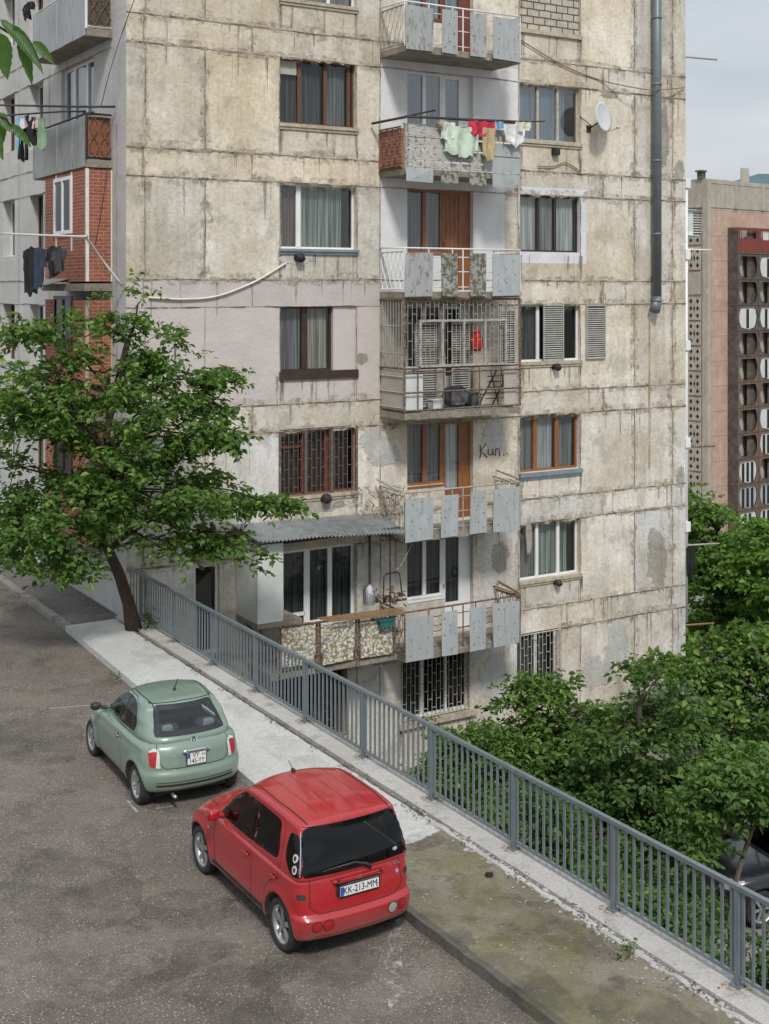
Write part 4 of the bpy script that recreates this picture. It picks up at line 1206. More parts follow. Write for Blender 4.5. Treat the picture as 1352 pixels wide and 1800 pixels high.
strip('gutter', lambda y: GUT + .0, lambda y: COPX - .001, -.3, -40, .002, PZ - .045, M['verge'], 4, .0)
strip('coping', lambda y: COPX, lambda y: EDGE, -.06, -60, .003, PZ + .02, M['coping'], 5, .012, bulge=.004)
# kerb stones running on towards the back
strip('kerb', lambda y: kx(y) - .0, lambda y: kx(y) + .20, yE + 34, yE + .01, .002, PZ - .02, M['kerb'], 6, .02)
strip('shaded_path', lambda y: kx(y) + .202, lambda y: -.03, 40, yE + .012, .002, .012, M['asphalt_dark'], 7, .0)
# broken concrete crumbs and dirt along the gutter: nobody could count them
rb = MB(); rnd = random.Random(4)
for i in range(1000):
    y = yS + .8 - (rnd.random() ** 1.2) * 17
    x = GUT + rnd.gauss(.02, .07)
    if y > yS and rnd.random() < .6: continue
    r = rnd.uniform(.008, .03) * (1.6 if rnd.random() < .15 else 1)
    rb.rbox((x, y, PZ - .01), (r * rnd.uniform(.8, 1.8), r * rnd.uniform(.8, 1.5), r * .6), 3.0, 1, 0, Matrix.Rotation(rnd.random() * 3, 3, 'Z'))
for i in range(500):
    y = -1 - rnd.random() * 22; x = GUT + rnd.gauss(.05, .04); r = rnd.uniform(.006, .018)
    rb.rbox((x, y, PZ - .02), (r * 1.5, r, r * .7), 3.0, 1)
for i in range(1100):
    y = yS - .1 - rnd.random() * 15; x = kx(y) + .1 + rnd.random() * (GUT - kx(y) - .1)
    if mnoise.noise(Vector((x * .9, y * .9, 2))) + rnd.uniform(-.3, .3) < .05: continue
    r = rnd.uniform(.004, .014)
    rb.rbox((x, y, PZ + .006), (r * 1.6, r, r * .6), 3.0, 1, 0, Matrix.Rotation(rnd.random() * 3, 3, 'Z'))
rb.build_site('concrete_rubble', M['coping'], (0, -8, 0), kind='stuff')
rb = MB(); rnd = random.Random(14)
for i in range(900):
    y = -1.5 - rnd.random() * 20; k_ = mnoise.noise(Vector((y * 1.1, 0, 4)))
    if k_ < .0: continue
    x = GUT + rnd.gauss(-.02, .06 + .08 * k_); r = rnd.uniform(.012, .035)
    an = rnd.random() * 6.28; z = PZ + .014 + rnd.random() * .012
    dx, dy = math.cos(an) * r, math.sin(an) * r
    rb.add([(x - dx, y - dy, z), (x + dy * .45, y - dx * .45, z + .006), (x + dx, y + dy, z + .002), (x - dy * .45, y + dx * .45, z + .008)], [(0, 1, 2, 3)])
rb.build_site('leaf_litter', simple('dead_leaves', (.13, .085, .05), (.07, .05, .035), 20, .95), (0, -8, 0), kind='stuff')
# a thicker jagged lip of broken screed
strip('broken_edge', lambda y: GUT - .05, lambda y: GUT + .03, yS + .3, -40, .004, PZ + .012, M['coping'], 11, .045, .07, bulge=.035)
# dirt in the crack of the upper pavement
strip('crack', lambda y: GUT - .012, lambda y: GUT + .03, -1.0, yS + .2, .004, PZ + .004, M['kerb_dark'], 12, .028, .06)
# worn bay markings
def line(px0, px1, w=.07, keep=.6, seed=0):
    p, q = Vector(site(*ground(*px0))), Vector(site(*ground(*px1)))
    mb = MB(); L = (q - p).length; d = (q - p) / L; nn = Vector((-d.y, d.x)); r = random.Random(seed); t = 0
    while t < L:
        l = r.uniform(.05, .3)
        if r.random() < keep:
            ww = w * r.uniform(.3, 1); o1 = r.uniform(-.012, .012)
            a, b2 = p + d * t, p + d * min(L, t + l)
            mb.quad([(a.x + nn.x * (ww / 2 + o1), a.y + nn.y * (ww / 2 + o1), .004), (a.x - nn.x * ww / 2, a.y - nn.y * ww / 2, .004), (b2.x - nn.x * ww * r.uniform(.2, .5), b2.y - nn.y * ww * r.uniform(.2, .5), .004), (b2.x + nn.x * ww / 2, b2.y + nn.y * ww / 2, .004)])
        t += l
    return mb.build_site('road_marking', M['paint_line'], (p.x, p.y, 0), kind='structure')
line((225, 1408), (241, 1428), .06, .9, 1); line((241, 1428), (330, 1412), .05, .7, 2)
line((70, 1247), (158, 1240), .04, .55, 3); line((20, 1130), (90, 1120), .04, .4, 4); line((100, 1190), (170, 1183), .04, .4, 5)
b = NB('chalky_stain')
fac = b.ramp(b.noise(4.5, 8, .72), [(.50, 0), (.62, .75)])
tr = b.n('ShaderNodeBsdfTransparent'); mxs = b.n('ShaderNodeMixShader'); b.set((.52, .50, .47), .9)
b.t.links.new(fac, mxs.inputs[0]); b.t.links.new(tr.outputs[0], mxs.inputs[1]); b.t.links.new(b.p.outputs[0], mxs.inputs[2])
b.t.links.new(mxs.outputs[0], b.t.nodes['Material Output'].inputs[0])
pts = [(706, 1622), (694, 1650), (690, 1690), (694, 1730), (700, 1775)]
mb = MB(); vs = []
for i, (x, y) in enumerate(pts):
    q = site(*ground(x, y)); wv = (.10, .13, .12, .14, .10)[i]; vs += [(q[0] - wv, q[1], .0045), (q[0] + wv, q[1], .0045)]
mb.add(vs, [(i * 2, i * 2 + 1, i * 2 + 3, i * 2 + 2) for i in range(len(pts) - 1)]); mb.build_site('lime_stain', b.mat, (*site(*ground(694, 1690)), 0), kind='structure')

def crackline(p, q, seed, wd=.018):
    P, Q = Vector(site(*ground(*p))), Vector(site(*ground(*q))); L = (Q - P).length; d = (Q - P) / L; nn = Vector((-d.y, d.x)); n = int(L / .05)
    vs, fs = [], []
    for i in range(n + 1):
        t = i / n; c = P + d * L * t + nn * (.28 * mnoise.noise(Vector((t * L * .5, seed, 0))) + .09 * mnoise.noise(Vector((t * L * 2.5, seed, 2))) + .03 * mnoise.noise(Vector((t * L * 9, seed, 5))))
        ww = wd * max(.12, .5 + mnoise.noise(Vector((t * L * 3, seed, 9)))) * math.sin(math.pi * min(.96, max(.04, t))) ** .5
        vs += [(c.x + nn.x * ww, c.y + nn.y * ww, .0035), (c.x - nn.x * ww, c.y - nn.y * ww, .0035)]
    mb = MB(); mb.add(vs, [(i * 2, i * 2 + 1, i * 2 + 3, i * 2 + 2) for i in range(n)])
    mb.build_site('road_crack', M['kerb_dark'], (P.x, P.y, 0), kind='structure')
for i, (p, q) in enumerate((((2, 1560), (330, 1760)), ((120, 1470), (60, 1330)), ((180, 1790), (420, 1700)), ((30, 1190), (150, 1110)))): crackline(p, q, i * 3.1 + 1, .012)
def blotch(px, py, rx, ry, mm, seed, z=.003, zz=0.0):
    c = site(*ground(px, py, zz)); mb = MB(); n = 40; vs = [(c[0], c[1], zz + z)]
    for i in range(n):
        t = 2 * math.pi * i / n; f = 1 + .35 * mnoise.noise(Vector((math.cos(t) * 1.2, math.sin(t) * 1.2, seed))) + .2 * mnoise.noise(Vector((math.cos(t) * 4, math.sin(t) * 4, seed)))
        vs.append((c[0] + rx * f * math.cos(t), c[1] + ry * f * math.sin(t), zz + z))
    mb.add(vs, [(0, i + 1, (i + 1) % n + 1) for i in range(n)]); mb.build_site('stain', M[mm], (c[0], c[1], zz), kind='structure')
for i, (x, y, rx, ry) in enumerate(((560, 1700, .8, .6), (120, 1560, .9, 1.2), (330, 1600, .7, .5), (250, 1700, 1.1, .5), (60, 1300, .8, 1.4), (420, 1760, .6, .8), (500, 1520, .8, 1.6), (300, 1380, .7, 1.2), (50, 1060, .8, 1.8))): blotch(x, y, rx, ry, 'oil', i * 2.7, .0022 + .0003 * i)
b_ = grime('chalk_dust', (.30, .27, .24), .42, .80, .45, 1.8); M['chalk'] = b_
for i, (x, y, rx, ry) in enumerate(((620, 1740, .9, .7), (120, 1700, 1.3, .8), (380, 1640, .8, .6), (90, 1400, 1.0, 1.6))): blotch(x, y, rx, ry, 'chalk', i * 1.9 + 40, .0052 + .0003 * i)
b_ = grime('moss', (.125, .13, .04), .42, .76, .55, 3.2); M['moss'] = b_
for i, (x, y, rx, ry) in enumerate(((880, 1615, .45, .75), (960, 1650, .5, .5), (840, 1560, .3, .5), (1000, 1760, .5, .6))): blotch(x, y, rx, ry, 'moss', i * 1.3 + 70, .012 + .0004 * i, PZ)
for i, (x, y, rx, ry) in enumerate(((740, 1480, .35, .25), (900, 1730, .5, .7), (1120, 1780, .5, .6), (1010, 1650, .3, .6), (780, 1640, .3, .5))): blotch(x, y, rx, ry, 'oil', i * 1.7 + 90, .014 + .0004 * i, PZ)
for i, (x, y, rx, ry) in enumerate(((270, 1150, .5, .6), (520, 1330, .4, 1.2), (440, 1240, .5, .7), (640, 1420, .35, .5))): blotch(x, y, rx, ry, 'chalk', i * 1.7 + 130, .003 + .0004 * i, PZ)

# retaining wall face under the coping, a thing of its own
mb = MB(); mb.box(EDGE + .0, EDGE + .10, -60, -.05, -5.0, PZ - .03)
mb.build_site('retaining_wall', M['retain'], (EDGE, -20, -5), label='concrete retaining wall dropping from the railing to the lower yard', cat='wall')
mb = MB(); mb.box(EDGE + .12, fu(400), -.01 - 1.1, -.01, -1.35, -1.12); 
mb.box(EDGE + .14, EDGE + .4, -1.0, -.03, -5, -1.36); mb.box(fu(380), fu(398), -1.0, -.03, -5, -1.36)
mb.build_site('door_landing', M['slab'], (1, -.5, -5), label='small concrete landing behind the railing below the street level door', cat='landing')

# ------------------------------------------------------------------ steel railing
FZ0 = PZ + .02
fy = []
for x, y in ((1265, 1745), (302, 1128)):
    fy.append(site(*ground(x, y, FZ0))[1])
y0f = fy[0]
NS = int(round((fy[1] - fy[0]) / 2.0)); stepf = (fy[1] - fy[0]) / NS
fence = empty('steel_railing', world(FX, y0f, FZ0), TH, 'long grey steel railing with upright bars on the concrete coping beside the parked cars', 'railing')
def fpart(mb, name, par): 
    o = mb.build(name, M['rail'], par); return o
ys = [y0f + stepf * i - y0f for i in range(-2, NS + 2)]
ys = [v for v in ys if v + y0f < -.05]
H = 1.10
def post_mb():
    s = MB(); s.box(-.026, .026, -.030, .030, 0.0, H - .045); s.box(-.07, .07, -.07, .07, 0, .012)
    for a in (-.05, .05):
        for b_ in (-.05, .05): s.tube([(a, b_, .012), (a, b_, .03)], .010, 6)
    return s
pm = post_mb().mesh('post', [M['rail']])
for v in ys:
    o = bpy.data.objects.new('post', pm); link(o, fence); o.location = (0, v, 0)
yend = -.06 - y0f
for q_, v in enumerate(ys):
    c_ = (FX, v + y0f); mb = MB(); n = 18
    vs = [(c_[0], c_[1], 0)] + [(c_[0] + .17 * (1 + .4 * mnoise.noise(Vector((math.cos(t) * 2, math.sin(t) * 2, q_)))) * math.cos(t), c_[1] + .17 * (1 + .5 * mnoise.noise(Vector((math.cos(t) * 2, math.sin(t) * 2, q_ + 5)))) * math.sin(t), 0) for t in [6.2832 * i / n for i in range(n)]]
    mb.add([(a, b_, FZ0 + .0052) for a, b_, z in vs], [(0, i + 1, (i + 1) % n + 1) for i in range(n)])
    mb.build_site('rust_stain', M['rust_stain'], (c_[0], c_[1], FZ0), kind='structure')
s = MB(); s.rbox((0, (ys[0] + yend) / 2, H - .02), (.033, (yend - ys[0]) / 2, .025), 8, 6); s2 = MB(); s2.box(-.032, .032, ys[0], yend, H - .045, H + .005)
s2.build('top_rail', M['rail'], fence)
bm_ = MB(); bm_.box(-.011, .011, -.0175, .0175, .13, H - .046); bmesh_ = bm_.mesh('baluster', [M['rail']])
for i, v in enumerate(ys):
    v1 = ys[i + 1] if i + 1 < len(ys) else yend
    s = MB(); s.box(-.02, .02, v + .041, v1 - .041, .10, .135)
    pn = s.build('bottom_rail', M['rail'], fence)
    n = 14 if v1 - v > 1.5 else max(2, int((v1 - v) / .15))
    posn = [v + .085] + [v + .085 + (v1 - v - .17) * j / (n - 1) for j in range(1, n - 1)] + [v1 - .085]
    for q in posn:
        o = bpy.data.objects.new('baluster', bmesh_); link(o, pn); o.location = (0, q, 0)

# ------------------------------------------------------------------ far apartment building
FB0 = Vector((((1241 - CX) / FPX * 150), 150, 0))
fth = math.atan2(.64, .768)
far = empty('distant_apartment_building', FB0, fth, 'tall brown and grey apartment building in the distance with a grid of half round balconies', 'apartment building')
M['pinkstone'] = concrete_wall('pink_cladding', (0.52, 0.37, 0.295), (0.44, 0.29, 0.225), (0.52, 0.43, 0.35), False)
M['farconc'] = concrete_wall('far_concrete', (0.44, 0.40, 0.34), (0.38, 0.34, 0.28), (0.30, 0.28, 0.25), False)
M['farbrown'] = simple('brown_boards', (0.20, 0.125, 0.085), (0.12, 0.08, 0.06), 1.2, .9, 0, .3, .02, (0.17, 0.15, 0.13), (.55, .65), (4, 4, .5))
M['fardark'] = simple('sooty_boards', (0.065, 0.052, 0.045), (0.14, 0.115, 0.10), 1.5, .9, 0, .3, .02)  # near-black brown for upper fronts, cheeks and floor edges
M['farred'] = simple('red_boards', (0.22, 0.045, 0.035), (0.15, 0.04, 0.035), 1.2, .9)
def FAZ(py, off=0.0): return CAMZ - (py - HY) * (150 + off) / FPX
# column of the photo -> distance along the far front
def fa(px):
    k = (px - CX) / FPX
    return (k * FB0.y - FB0.x) / (.768 - k * .64)
def fat(px, t):
    k = (px - CX) / FPX
    return (k * (FB0.y - .768 * t) - FB0.x - .64 * t) / (.768 - k * .64)
zr_ = FAZ(314)
s = MB(TF); s.box(0, 46, -14, 0, -50, zr_ - .5); s.box(0, 46, -14, .02, zr_ - 3.6, zr_ - 3.4, 1)
s.box(-.1, 46, -14.1, .15, zr_ - .5, zr_, 1); s.box(-.1, 46, -14.05, .10, zr_ - 3.3, zr_ - .5, 1)
s.box(-.15, .5, -.4, .35, -50, zr_ - .2, 1)
s.build('wall', [M['pinkstone'], M['farconc']], far)
s = MB(TF)
for i in range(1, 20):
    z = zr_ - 3.6 - i * 2.95
    s.box(.5, fa(1284), 0, .03, z - .05, z + .05)
for x in (1251,): s.box(fa(x), fa(x) + .12, 0, .04, -50, zr_ - 3.6)
for x in (5.5, 11, 17): s.box(x, x + .5, .1, .2, zr_ - 3.3, zr_ - .5)
s.build('panel_joints', M['farconc'], far)
# narrow side with pierced concrete screens: shade of the holes painted as dark lozenges on the face
TS = lambda a, b, c: (-b, a, c)
def fside(px):
    k = (px - CX) / FPX                          # direction (-.64,.768)
    return (FB0.x - k * FB0.y) / (.64 + k * .768)
s0, s1 = fside(1233), fside(1212)
for i in range(18):
    zc = zr_ - 6.3 - i * 2.95
    if i == 2: 
        s = MB(TS); s.box(s0, s1, .01, .2, zc - 1.3, zc + 1.3); s.build('side_panel', M['farconc'], far); continue
    s = MB(TS); s.box(s0, s1, .01, .22, zc - 1.35, zc + 1.35, 0)
    for rr, (a, w_, h_) in enumerate(((.22, .14, .30), (.5, .08, .42), (.78, .14, .30))):
        for dz in ((-.85, 0, .85) if rr != 1 else (0,)):
            a_ = s0 + (s1 - s0) * a
            s.prism([(a_ - w_ * 1.6, zc + dz), (a_, zc + dz - h_), (a_ + w_ * 1.6, zc + dz), (a_, zc + dz + h_)], .221, .235, 1)
    s.build('pierced_screen', [M['farconc'], M['dark']], far)
# balcony stacks
FT = 1.35
b0f = fat(1297, FT); colw = fat(1334, FT) - b0f; b0 = b0f - .1
hf = 45.0 * 150 / FPX * 1.02
rnd = random.Random(12)
def far_balcony(ci, ri):
    a0 = b0f + ci * colw; a1 = a0 + colw; z1 = FAZ(398) - ri * hf; z0 = z1 - hf
    t = FT
    par_m = 'farred' if ri == 0 else ('fardark' if ri < 5 else 'farbrown')
    s = MB(TF)
    s.box(a0 - .06, a0 + .06, 0, t + .05, z0, z1, 1); s.box(a0, a1, 0, t + .06, z0 - .08, z0 + .08, 1); s.box(a0 + .06, a1 - .06, .0, .05, z0, z1, 2); s.box(a0 + .07, (a0 + a1) / 2 + .2, .35, .40, z0 + .1, z1 - .1, 2)
    am, R = (a0 + a1) / 2, (a1 - a0) * .43
    zc = z1 - .36 if ri else z1 - .9
    # front board with a half round opening
    pts = [(am + R * math.cos(math.pi - .67 + (math.pi + 1.34) * i / 16), zc - .62 * R + R * math.sin(math.pi - .67 + (math.pi + 1.34) * i / 16)) for i in range(17)]
    if ri:
        n = 8; L = pts[:9]; Rr = pts[8:]
        s.add([(a0 + .06, t, z0 + .08), (a0 + .06, t, zc)] + [(x, t, z) for x, z in L] + [(am, t, z0 + .08)], [tuple(range(12))], 0)
        s.add([(a1 - .06, t, z0 + .08), (a1 - .06, t, zc)] + [(x, t, z) for x, z in Rr[::-1]] + [(am, t, z0 + .08)], [tuple(range(len(Rr) + 3))], 0)
        s.box(a0 + .06, a1 - .06, t - .05, t - .002, zc, z1 - .08, 0)
    else:
        s.box(a0 + .06, a1 - .06, t - .05, t, z0 + .08, z1 - 1.3, 0); s.box(a0 + .06, a0 + .5, t - .05, t, z1 - 1.3, z1, 0); s.box(a1 - .5, a1 - .06, t - .05, t, z1 - 1.3, z1, 0); s.box(a0 + .5, a1 - .5, t - .05, t, z1 - .35, z1, 0)
        s.box(a0 + .7, a0 + .8, t - .04, t, z1 - 1.3, z1 - .35, 1)
    o = s.build('balcony', [M[par_m], M['fardark'], M['farconc']], far)
    fill = {(0, 3): 1, (1, 3): 2, (1, 0): 2, (1, 1): 1, (1, 5): 2, (0, 9): 3, (0, 10): 3, (1, 10): 3, (1, 8): 3, (0, 11): 2, (1, 11): 3, (1, 7): 1, (2, 4): 2, (2, 8): 2, (2, 1): 1}.get((ci, ri), 0)
    if fill and ri:
        g = MB(TF); g.add([(x, t - .12, z) for x, z in pts], [tuple(range(len(pts)))], 0)
        for i in range(fill):
            x = am + (i - (fill - 1) / 2) * R * .5
            g.box(x - R * .14, x + R * .14, t - .11, t - .09, zc - R * 1.35, zc - .2, 1)
        g.build('glazing', [M['board_white'] if (ci, ri) not in ((0, 10), (1, 10)) else M['panel'], M['dark']], o)
    elif fill:
        g = MB(TF); g.box(a0 + .9, a0 + 2.0, t - .03, t + .01, z1 - 1.4, z1 - .5, 0); g.build('window', [M['board_white']], o)
    else:
        g = MB(TF); g.box(am + R * .25, a1 - .1, .8, .85, z0 + .1, z1 - .1, 0); g.build('partition', M['fardark'], o)  # dark sheet across the right half of the balcony opening
for ci in range(4):
    for ri in range(13): far_balcony(ci, ri)
s = MB(TF)
for ri in range(13):
    z1 = FAZ(398) - ri * hf
    s.box(b0, b0f - .07, 0, FT - .05, z1 - hf + .06, z1, 0); s.box(b0 - .02, b0f - .07, 0, FT, z1 - hf - .06, z1 - hf + .05, 1)
s.build('balcony_cheek', [M['fardark'], M['farbrown']], far)
s = MB(TF); u_ = fa(1240) + .2
s.box(-.35, .35, -1.0, -.3, zr_, zr_ + .8, 0); s.box(-.6, .5, -1.1, -.2, zr_ + .8, zr_ + 1.0, 0); s.build('chimney', M['fardark'], far)
s = MB(TF); a_ = fa(1320); s.box(a_, a_ + 1.4, -1.5, -1.2, zr_ + .1, zr_ + 1.9 if False else zr_ + 1.9); s.box(a_ - .4, a_ + .3, -1.2, -.8, zr_, zr_ + .7); s.build('antenna_panel', M['board_beige'], far)
# hill behind
mb = MB(); n = 30; vs = []
for i in range(n + 1):
    a = i / n; x = 330 + a * 900; h = 110 + 18 * min(1, a / .07) + 4 * mnoise.noise(Vector((a * 9, 0, 0)))
    vs += [(x, 1300, -5), (x, 1340, h), (x, 1700, h * .8)]
mb.add(vs, [(i * 3 + j, i * 3 + j + 1, i * 3 + 4 + j, i * 3 + 3 + j) for i in range(n) for j in range(2)], 0, True)
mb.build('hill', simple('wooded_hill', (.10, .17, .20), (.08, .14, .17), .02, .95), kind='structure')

# ------------------------------------------------------------------ loose things on and around the building
def cable(name, pts, r, mat_, label, cat, T=TF, sub=6, sag=0):
    P = [Vector(p) for p in pts]; out_ = []
    for i in range(len(P) - 1):
        p0, p1, p2, p3 = P[max(i - 1, 0)], P[i], P[i + 1], P[min(i + 2, len(P) - 1)]
        for j in range(sub):
            t = j / sub
            out_.append(.5 * ((2 * p1) + (-p0 + p2) * t + (2 * p0 - 5 * p1 + 4 * p2 - p3) * t * t + (-p0 + 3 * p1 - 3 * p2 + p3) * t ** 3))
    out_.append(P[-1])
    mb = MB(T); mb.tube(out_, r, 6)
    o0 = T(*pts[0])
    return mb.build_site(name, M[mat_], o0, label=label, cat=cat)
def fp(x, y, t=0.05): u = fu(x, t); return (u, t, fz(u, t, y))
def lp(x, y, p=0.05): a = la(x, p); return (a, p, lz(a, p, y))
cable('hose', [fp(262, 523), fp(320, 526), fp(380, 521), fp(440, 499), fp(478, 478), fp(503, 462)], .028, 'cable_white', 'white hose sagging along the lilac painted wall to the vent pipe', 'hose')
cable('cable', [fp(912, 68), fp(960, 98), fp(1010, 124), fp(1060, 142), fp(1110, 153, .4), fp(1150, 158, .4), fp(1203, 154)], .016, 'cable_brown', 'thin brown cable slung from the top balcony across the drainpipe', 'cable')
cable('cable', [fp(946, 292), fp(975, 292), fp(995, 286), fp(1021, 302)], .016, 'cable_brown', 'short brown cable looping on the wall below the satellite dish', 'cable')
cable('pipe', [lp(0, 410, 1.5), lp(60, 413, 1.4), lp(146, 416, P + .6), lp(152, 418, P + .55), lp(180, 458, .6), lp(216, 503, .05)], .03, 'cable_white', 'white pipe running in front of the brick bay and slanting down to the corner', 'pipe', TL, 3)
cable('cable', [lp(236, 0, .04), lp(214, 60, .04), lp(192, 130, .5), lp(178, 186, .62)], .010, 'blackiron', 'thin black cable slanting from the corner to the side balcony rail', 'cable', TL)
cable('cable', [lp(190, 290, .55), lp(180, 360, .66), lp(168, 430, .66)], .010, 'blackiron', 'thin black cable hanging over the upper brick bay', 'cable', TL)
cable('cable', [fp(686, 950, 1.2), fp(688, 985, 1.2), fp(700, 1000, 1.1), fp(730, 945, 1.0)], .010, 'grille', 'thin looped wire under the corrugated canopy', 'cable')
cable('cable', [fp(912, 1140 - 820), fp(912, 400)], .02, 'cable_white', 'white upright conduit beside the white framed window', 'conduit')
cable('cable', [(FB0.x * 0 + 17.98, 2.0, 14.0)] and [(UEND + .05, -.5, 12.9), (UEND + 12, -40, 9.8), (UEND + 25, -90, 9.5)], .02, 'blackiron', 'thin overhead wire running from the building edge towards the distant roof', 'cable', TF)
# satellite dish
u, z = fu(1058, .45), fz(fu(1058, .45), .45, 206)
dl = world(u, -.45, z)
dish = empty('satellite_dish', dl, TH, 'small white satellite dish on a bracket between a window and the drainpipe', 'satellite dish')
mb = MB(); R = .44; rings = 7; seg = 28; vs, fs = [(0, 0, 0)], []
rot = Matrix.Rotation(math.radians(20), 3, 'Z') @ Matrix.Rotation(math.radians(-8), 3, 'X')
def dpt(r, t, off=0): return tuple(rot @ Vector((r * math.cos(t), -(r * r) * .28 + off - .02, r * math.sin(t))))
vs = [dpt(0, 0)]
for i in range(1, rings + 1):
    for j in range(seg): vs.append(dpt(R * i / rings, 2 * math.pi * j / seg))
nb = len(vs); vs += [dpt(0, 0, .015)]
for i in range(1, rings + 1):
    for j in range(seg): vs.append(dpt(R * i / rings, 2 * math.pi * j / seg, .015))
for o_ in (0, nb):
    for j in range(seg): fs.append((o_, o_ + 1 + j, o_ + 1 + (j + 1) % seg))
    for i in range(rings - 1):
        for j in range(seg):
            a = o_ + 1 + i * seg
            fs.append((a + j, a + seg + j, a + seg + (j + 1) % seg, a + (j + 1) % seg))
a = 1 + (rings - 1) * seg
fs += [(a + j, a + nb + j, a + nb + (j + 1) % seg, a + (j + 1) % seg) for j in range(seg)]
mb.add(vs, fs, 0, True); mb.build('reflector', M['dish'], dish)
mb = MB(); e = rot @ Vector((0, -.52, -.42)); s_ = rot @ Vector((0, -.06, -.46))
mb.bar(s_, e, .018); mb.build('arm', M['grille'], dish)
mb = MB(); mb.tube([e, e + Vector((rot @ Vector((0, .09, .05))))], .035, 8); mb.build('receiver', M['board_white'], dish)
mb = MB(); mb.tube([(.0, .04, -.1), (-.1, .3, -.25), (-.12, .44, -.3)], .022, 6); mb.tube([(-.1, .3, -.25), (-.45, .44, .05)], .014, 6); mb.box(-.2, -.04, .42, .445, -.4, -.2); mb.build('bracket', M['blackiron'], dish)

# air conditioner, pipe and drying poles at the right edge
mb = MB(TI); mb.rbox((UEND + .42, -.35 + .6, fz(UEND, 0, 391)), (.36, .2, .42), 10, 4)
acp = (UEND + .42, .25, fz(UEND, 0, 391))
ac = mb.build_site('air_conditioner', M['board_white'], acp, label='white air conditioner unit hanging at the right edge of the building', cat='air conditioner')
mb = MB()
for i in range(9): mb.box(-.05 + 0, .30, -.214, -.205, -.34 + i * .078, -.31 + i * .078)
mb.build('fan_grille', M['blackiron'], ac)
mb = MB(TI); x = UEND + .12
mb.tube([(x, .1, 11.2), (x, .1, -2.5)], .06, 8)
for z in (11.2, 9.0, 6.2, 3.2, 0.6): mb.box(x - .1, x + .1, .0, .2, z - .3, z)
mb.build_site('downpipe', M['upvc'], (x, .1, -2.5), label='white downpipe standing clear of the right edge of the building', cat='downpipe')
for (y, x1, lb_, mm) in ((96, 1260, 'thin aerial rod sticking out at the top right edge of the building', 'grille'), (437, 1250, 'white drying pole level with the air conditioner', 'upvc'), (787, 1256, 'rusty drying pole above the green tree crown', 'rust'), (962, 1264, 'pale drying pole sticking out above the black cloth', 'grille'), (1103, 1255, 'short wooden pole sticking out among the leaves', 'cable_brown')):
    z = fz(UEND, 0, y); a1 = fu(x1)
    mb = MB(TF); mb.tube([(UEND - .3, -.05 - .3, z), (a1, .0, z - .03)], .03, 6)
    mb.build_site('pole', M[mm], (UEND, .05, z), label=lb_, cat='pole')

# ------------------------------------------------------------------ laundry
def cloth_mat(name, c, c2=None):
    b = NB(name); return b.set(b.mix(b.ramp(b.noise(5, 4, .6), [(.4, 0), (.6, 1)]), c, c2 or tuple(x * .8 for x in c)), .9, 0, b.bump(b.noise(9, 5, .6), .6, .02))
def cloth(T, a0, a1, ztop, zbot, bq, m, name, label, cat, seed=0, shape='towel', swag=0.0, group=None):
    n, k = max(10, int(abs(a1 - a0) / .022)), 16
    mb = MB(T); vs, fs = [], []
    for i in range(n + 1):
        u = i / n; a = a0 + (a1 - a0) * u
        droop = swag * math.sin(math.pi * u)
        zt = ztop - droop - .02 * abs(math.sin(u * 9 + seed))
        zb = zbot + .22 * (ztop - zbot) * (mnoise.noise(Vector((u * 2.3, seed, 2))) + .55 * mnoise.noise(Vector((u * 8, seed, 4)))) + (ztop - zbot) * .16 * (abs(2 * u - 1) ** 3) * (shape == 'towel') - droop * .4
        if shape == 'shirt':
            e = abs(u - .5) * 2
            zt -= .10 * e
            if e > .70: zb = zt - (ztop - zbot) * .42
        if shape == 'trousers' and abs(u - .5) < .06: zb = zt - (ztop - zbot) * .35
        for j in range(k + 1):
            v = j / k
            f_ = .05 * math.sin(u * (11 + seed % 5) + seed + v * 1.4) * (.35 + v) + .03 * mnoise.noise(Vector((u * 5, v * 3, seed)))
            aa = a + .03 * v * mnoise.noise(Vector((v * 2, u, seed + 5))) + (.5 - u) * .12 * v * abs(a1 - a0) * (1 if shape != 'towel' else .4)
            vs.append((aa, bq + f_, zt + (zb - zt) * v))
    for i in range(n):
        for j in range(k): fs.append((i * (k + 1) + j, (i + 1) * (k + 1) + j, (i + 1) * (k + 1) + j + 1, i * (k + 1) + j + 1))
    mb.add(vs, fs, 0, True)
    org = T((a0 + a1) / 2, bq, ztop)
    return mb.build_site(name, m, org, label=label, cat=cat, group=group)
tz = BT + .16
LZ = lambda x, y: fz(fu(x, tz), tz, y)
def fcloth(x0, x1, y0, y1, c, name, label, cat, **kw):
    return cloth(TF, fu(x0, tz), fu(x1, tz), LZ((x0 + x1) / 2, y0), LZ((x0 + x1) / 2, y1), tz + kw.pop('out', 0), cloth_mat(name + '_cloth', c), name, label, cat, **kw)
s = MB(TF); s.tube([(BU0 - .3, .1, LZ(672, 205)), (BU0, BT + .1, LZ(700, 203)), (fu(765, tz), tz, LZ(765, 207)), (fu(905, tz), tz, LZ(905, 216))], .035, 6)
s.tube([(BU0, BT, LZ(715, 203)), (fu(765, .3), .3, fz(fu(765, .3), .3, 194))], .025, 6)
s.tube([(fu(760, tz), tz, LZ(760, 206)), (fu(930, tz), tz, LZ(930, 214)), (fu(958, tz), tz, LZ(958, 213))], .02, 6)
s.build_site('drying_pole', M['blackiron'], (BU0, -BT, LZ(700, 205)), label='black drying pole along the balcony with the hanging washing', cat='pole')
fcloth(768, 786, 212, 222, (.45, .36, .22), 'cloth', 'small crumpled tan cloth at the left end of the drying pole', 'cloth', seed=1)
fcloth(775, 800, 214, 245, (.70, .72, .70), 'cloth', 'white cloth half hidden behind the pale green towel', 'cloth', seed=2)
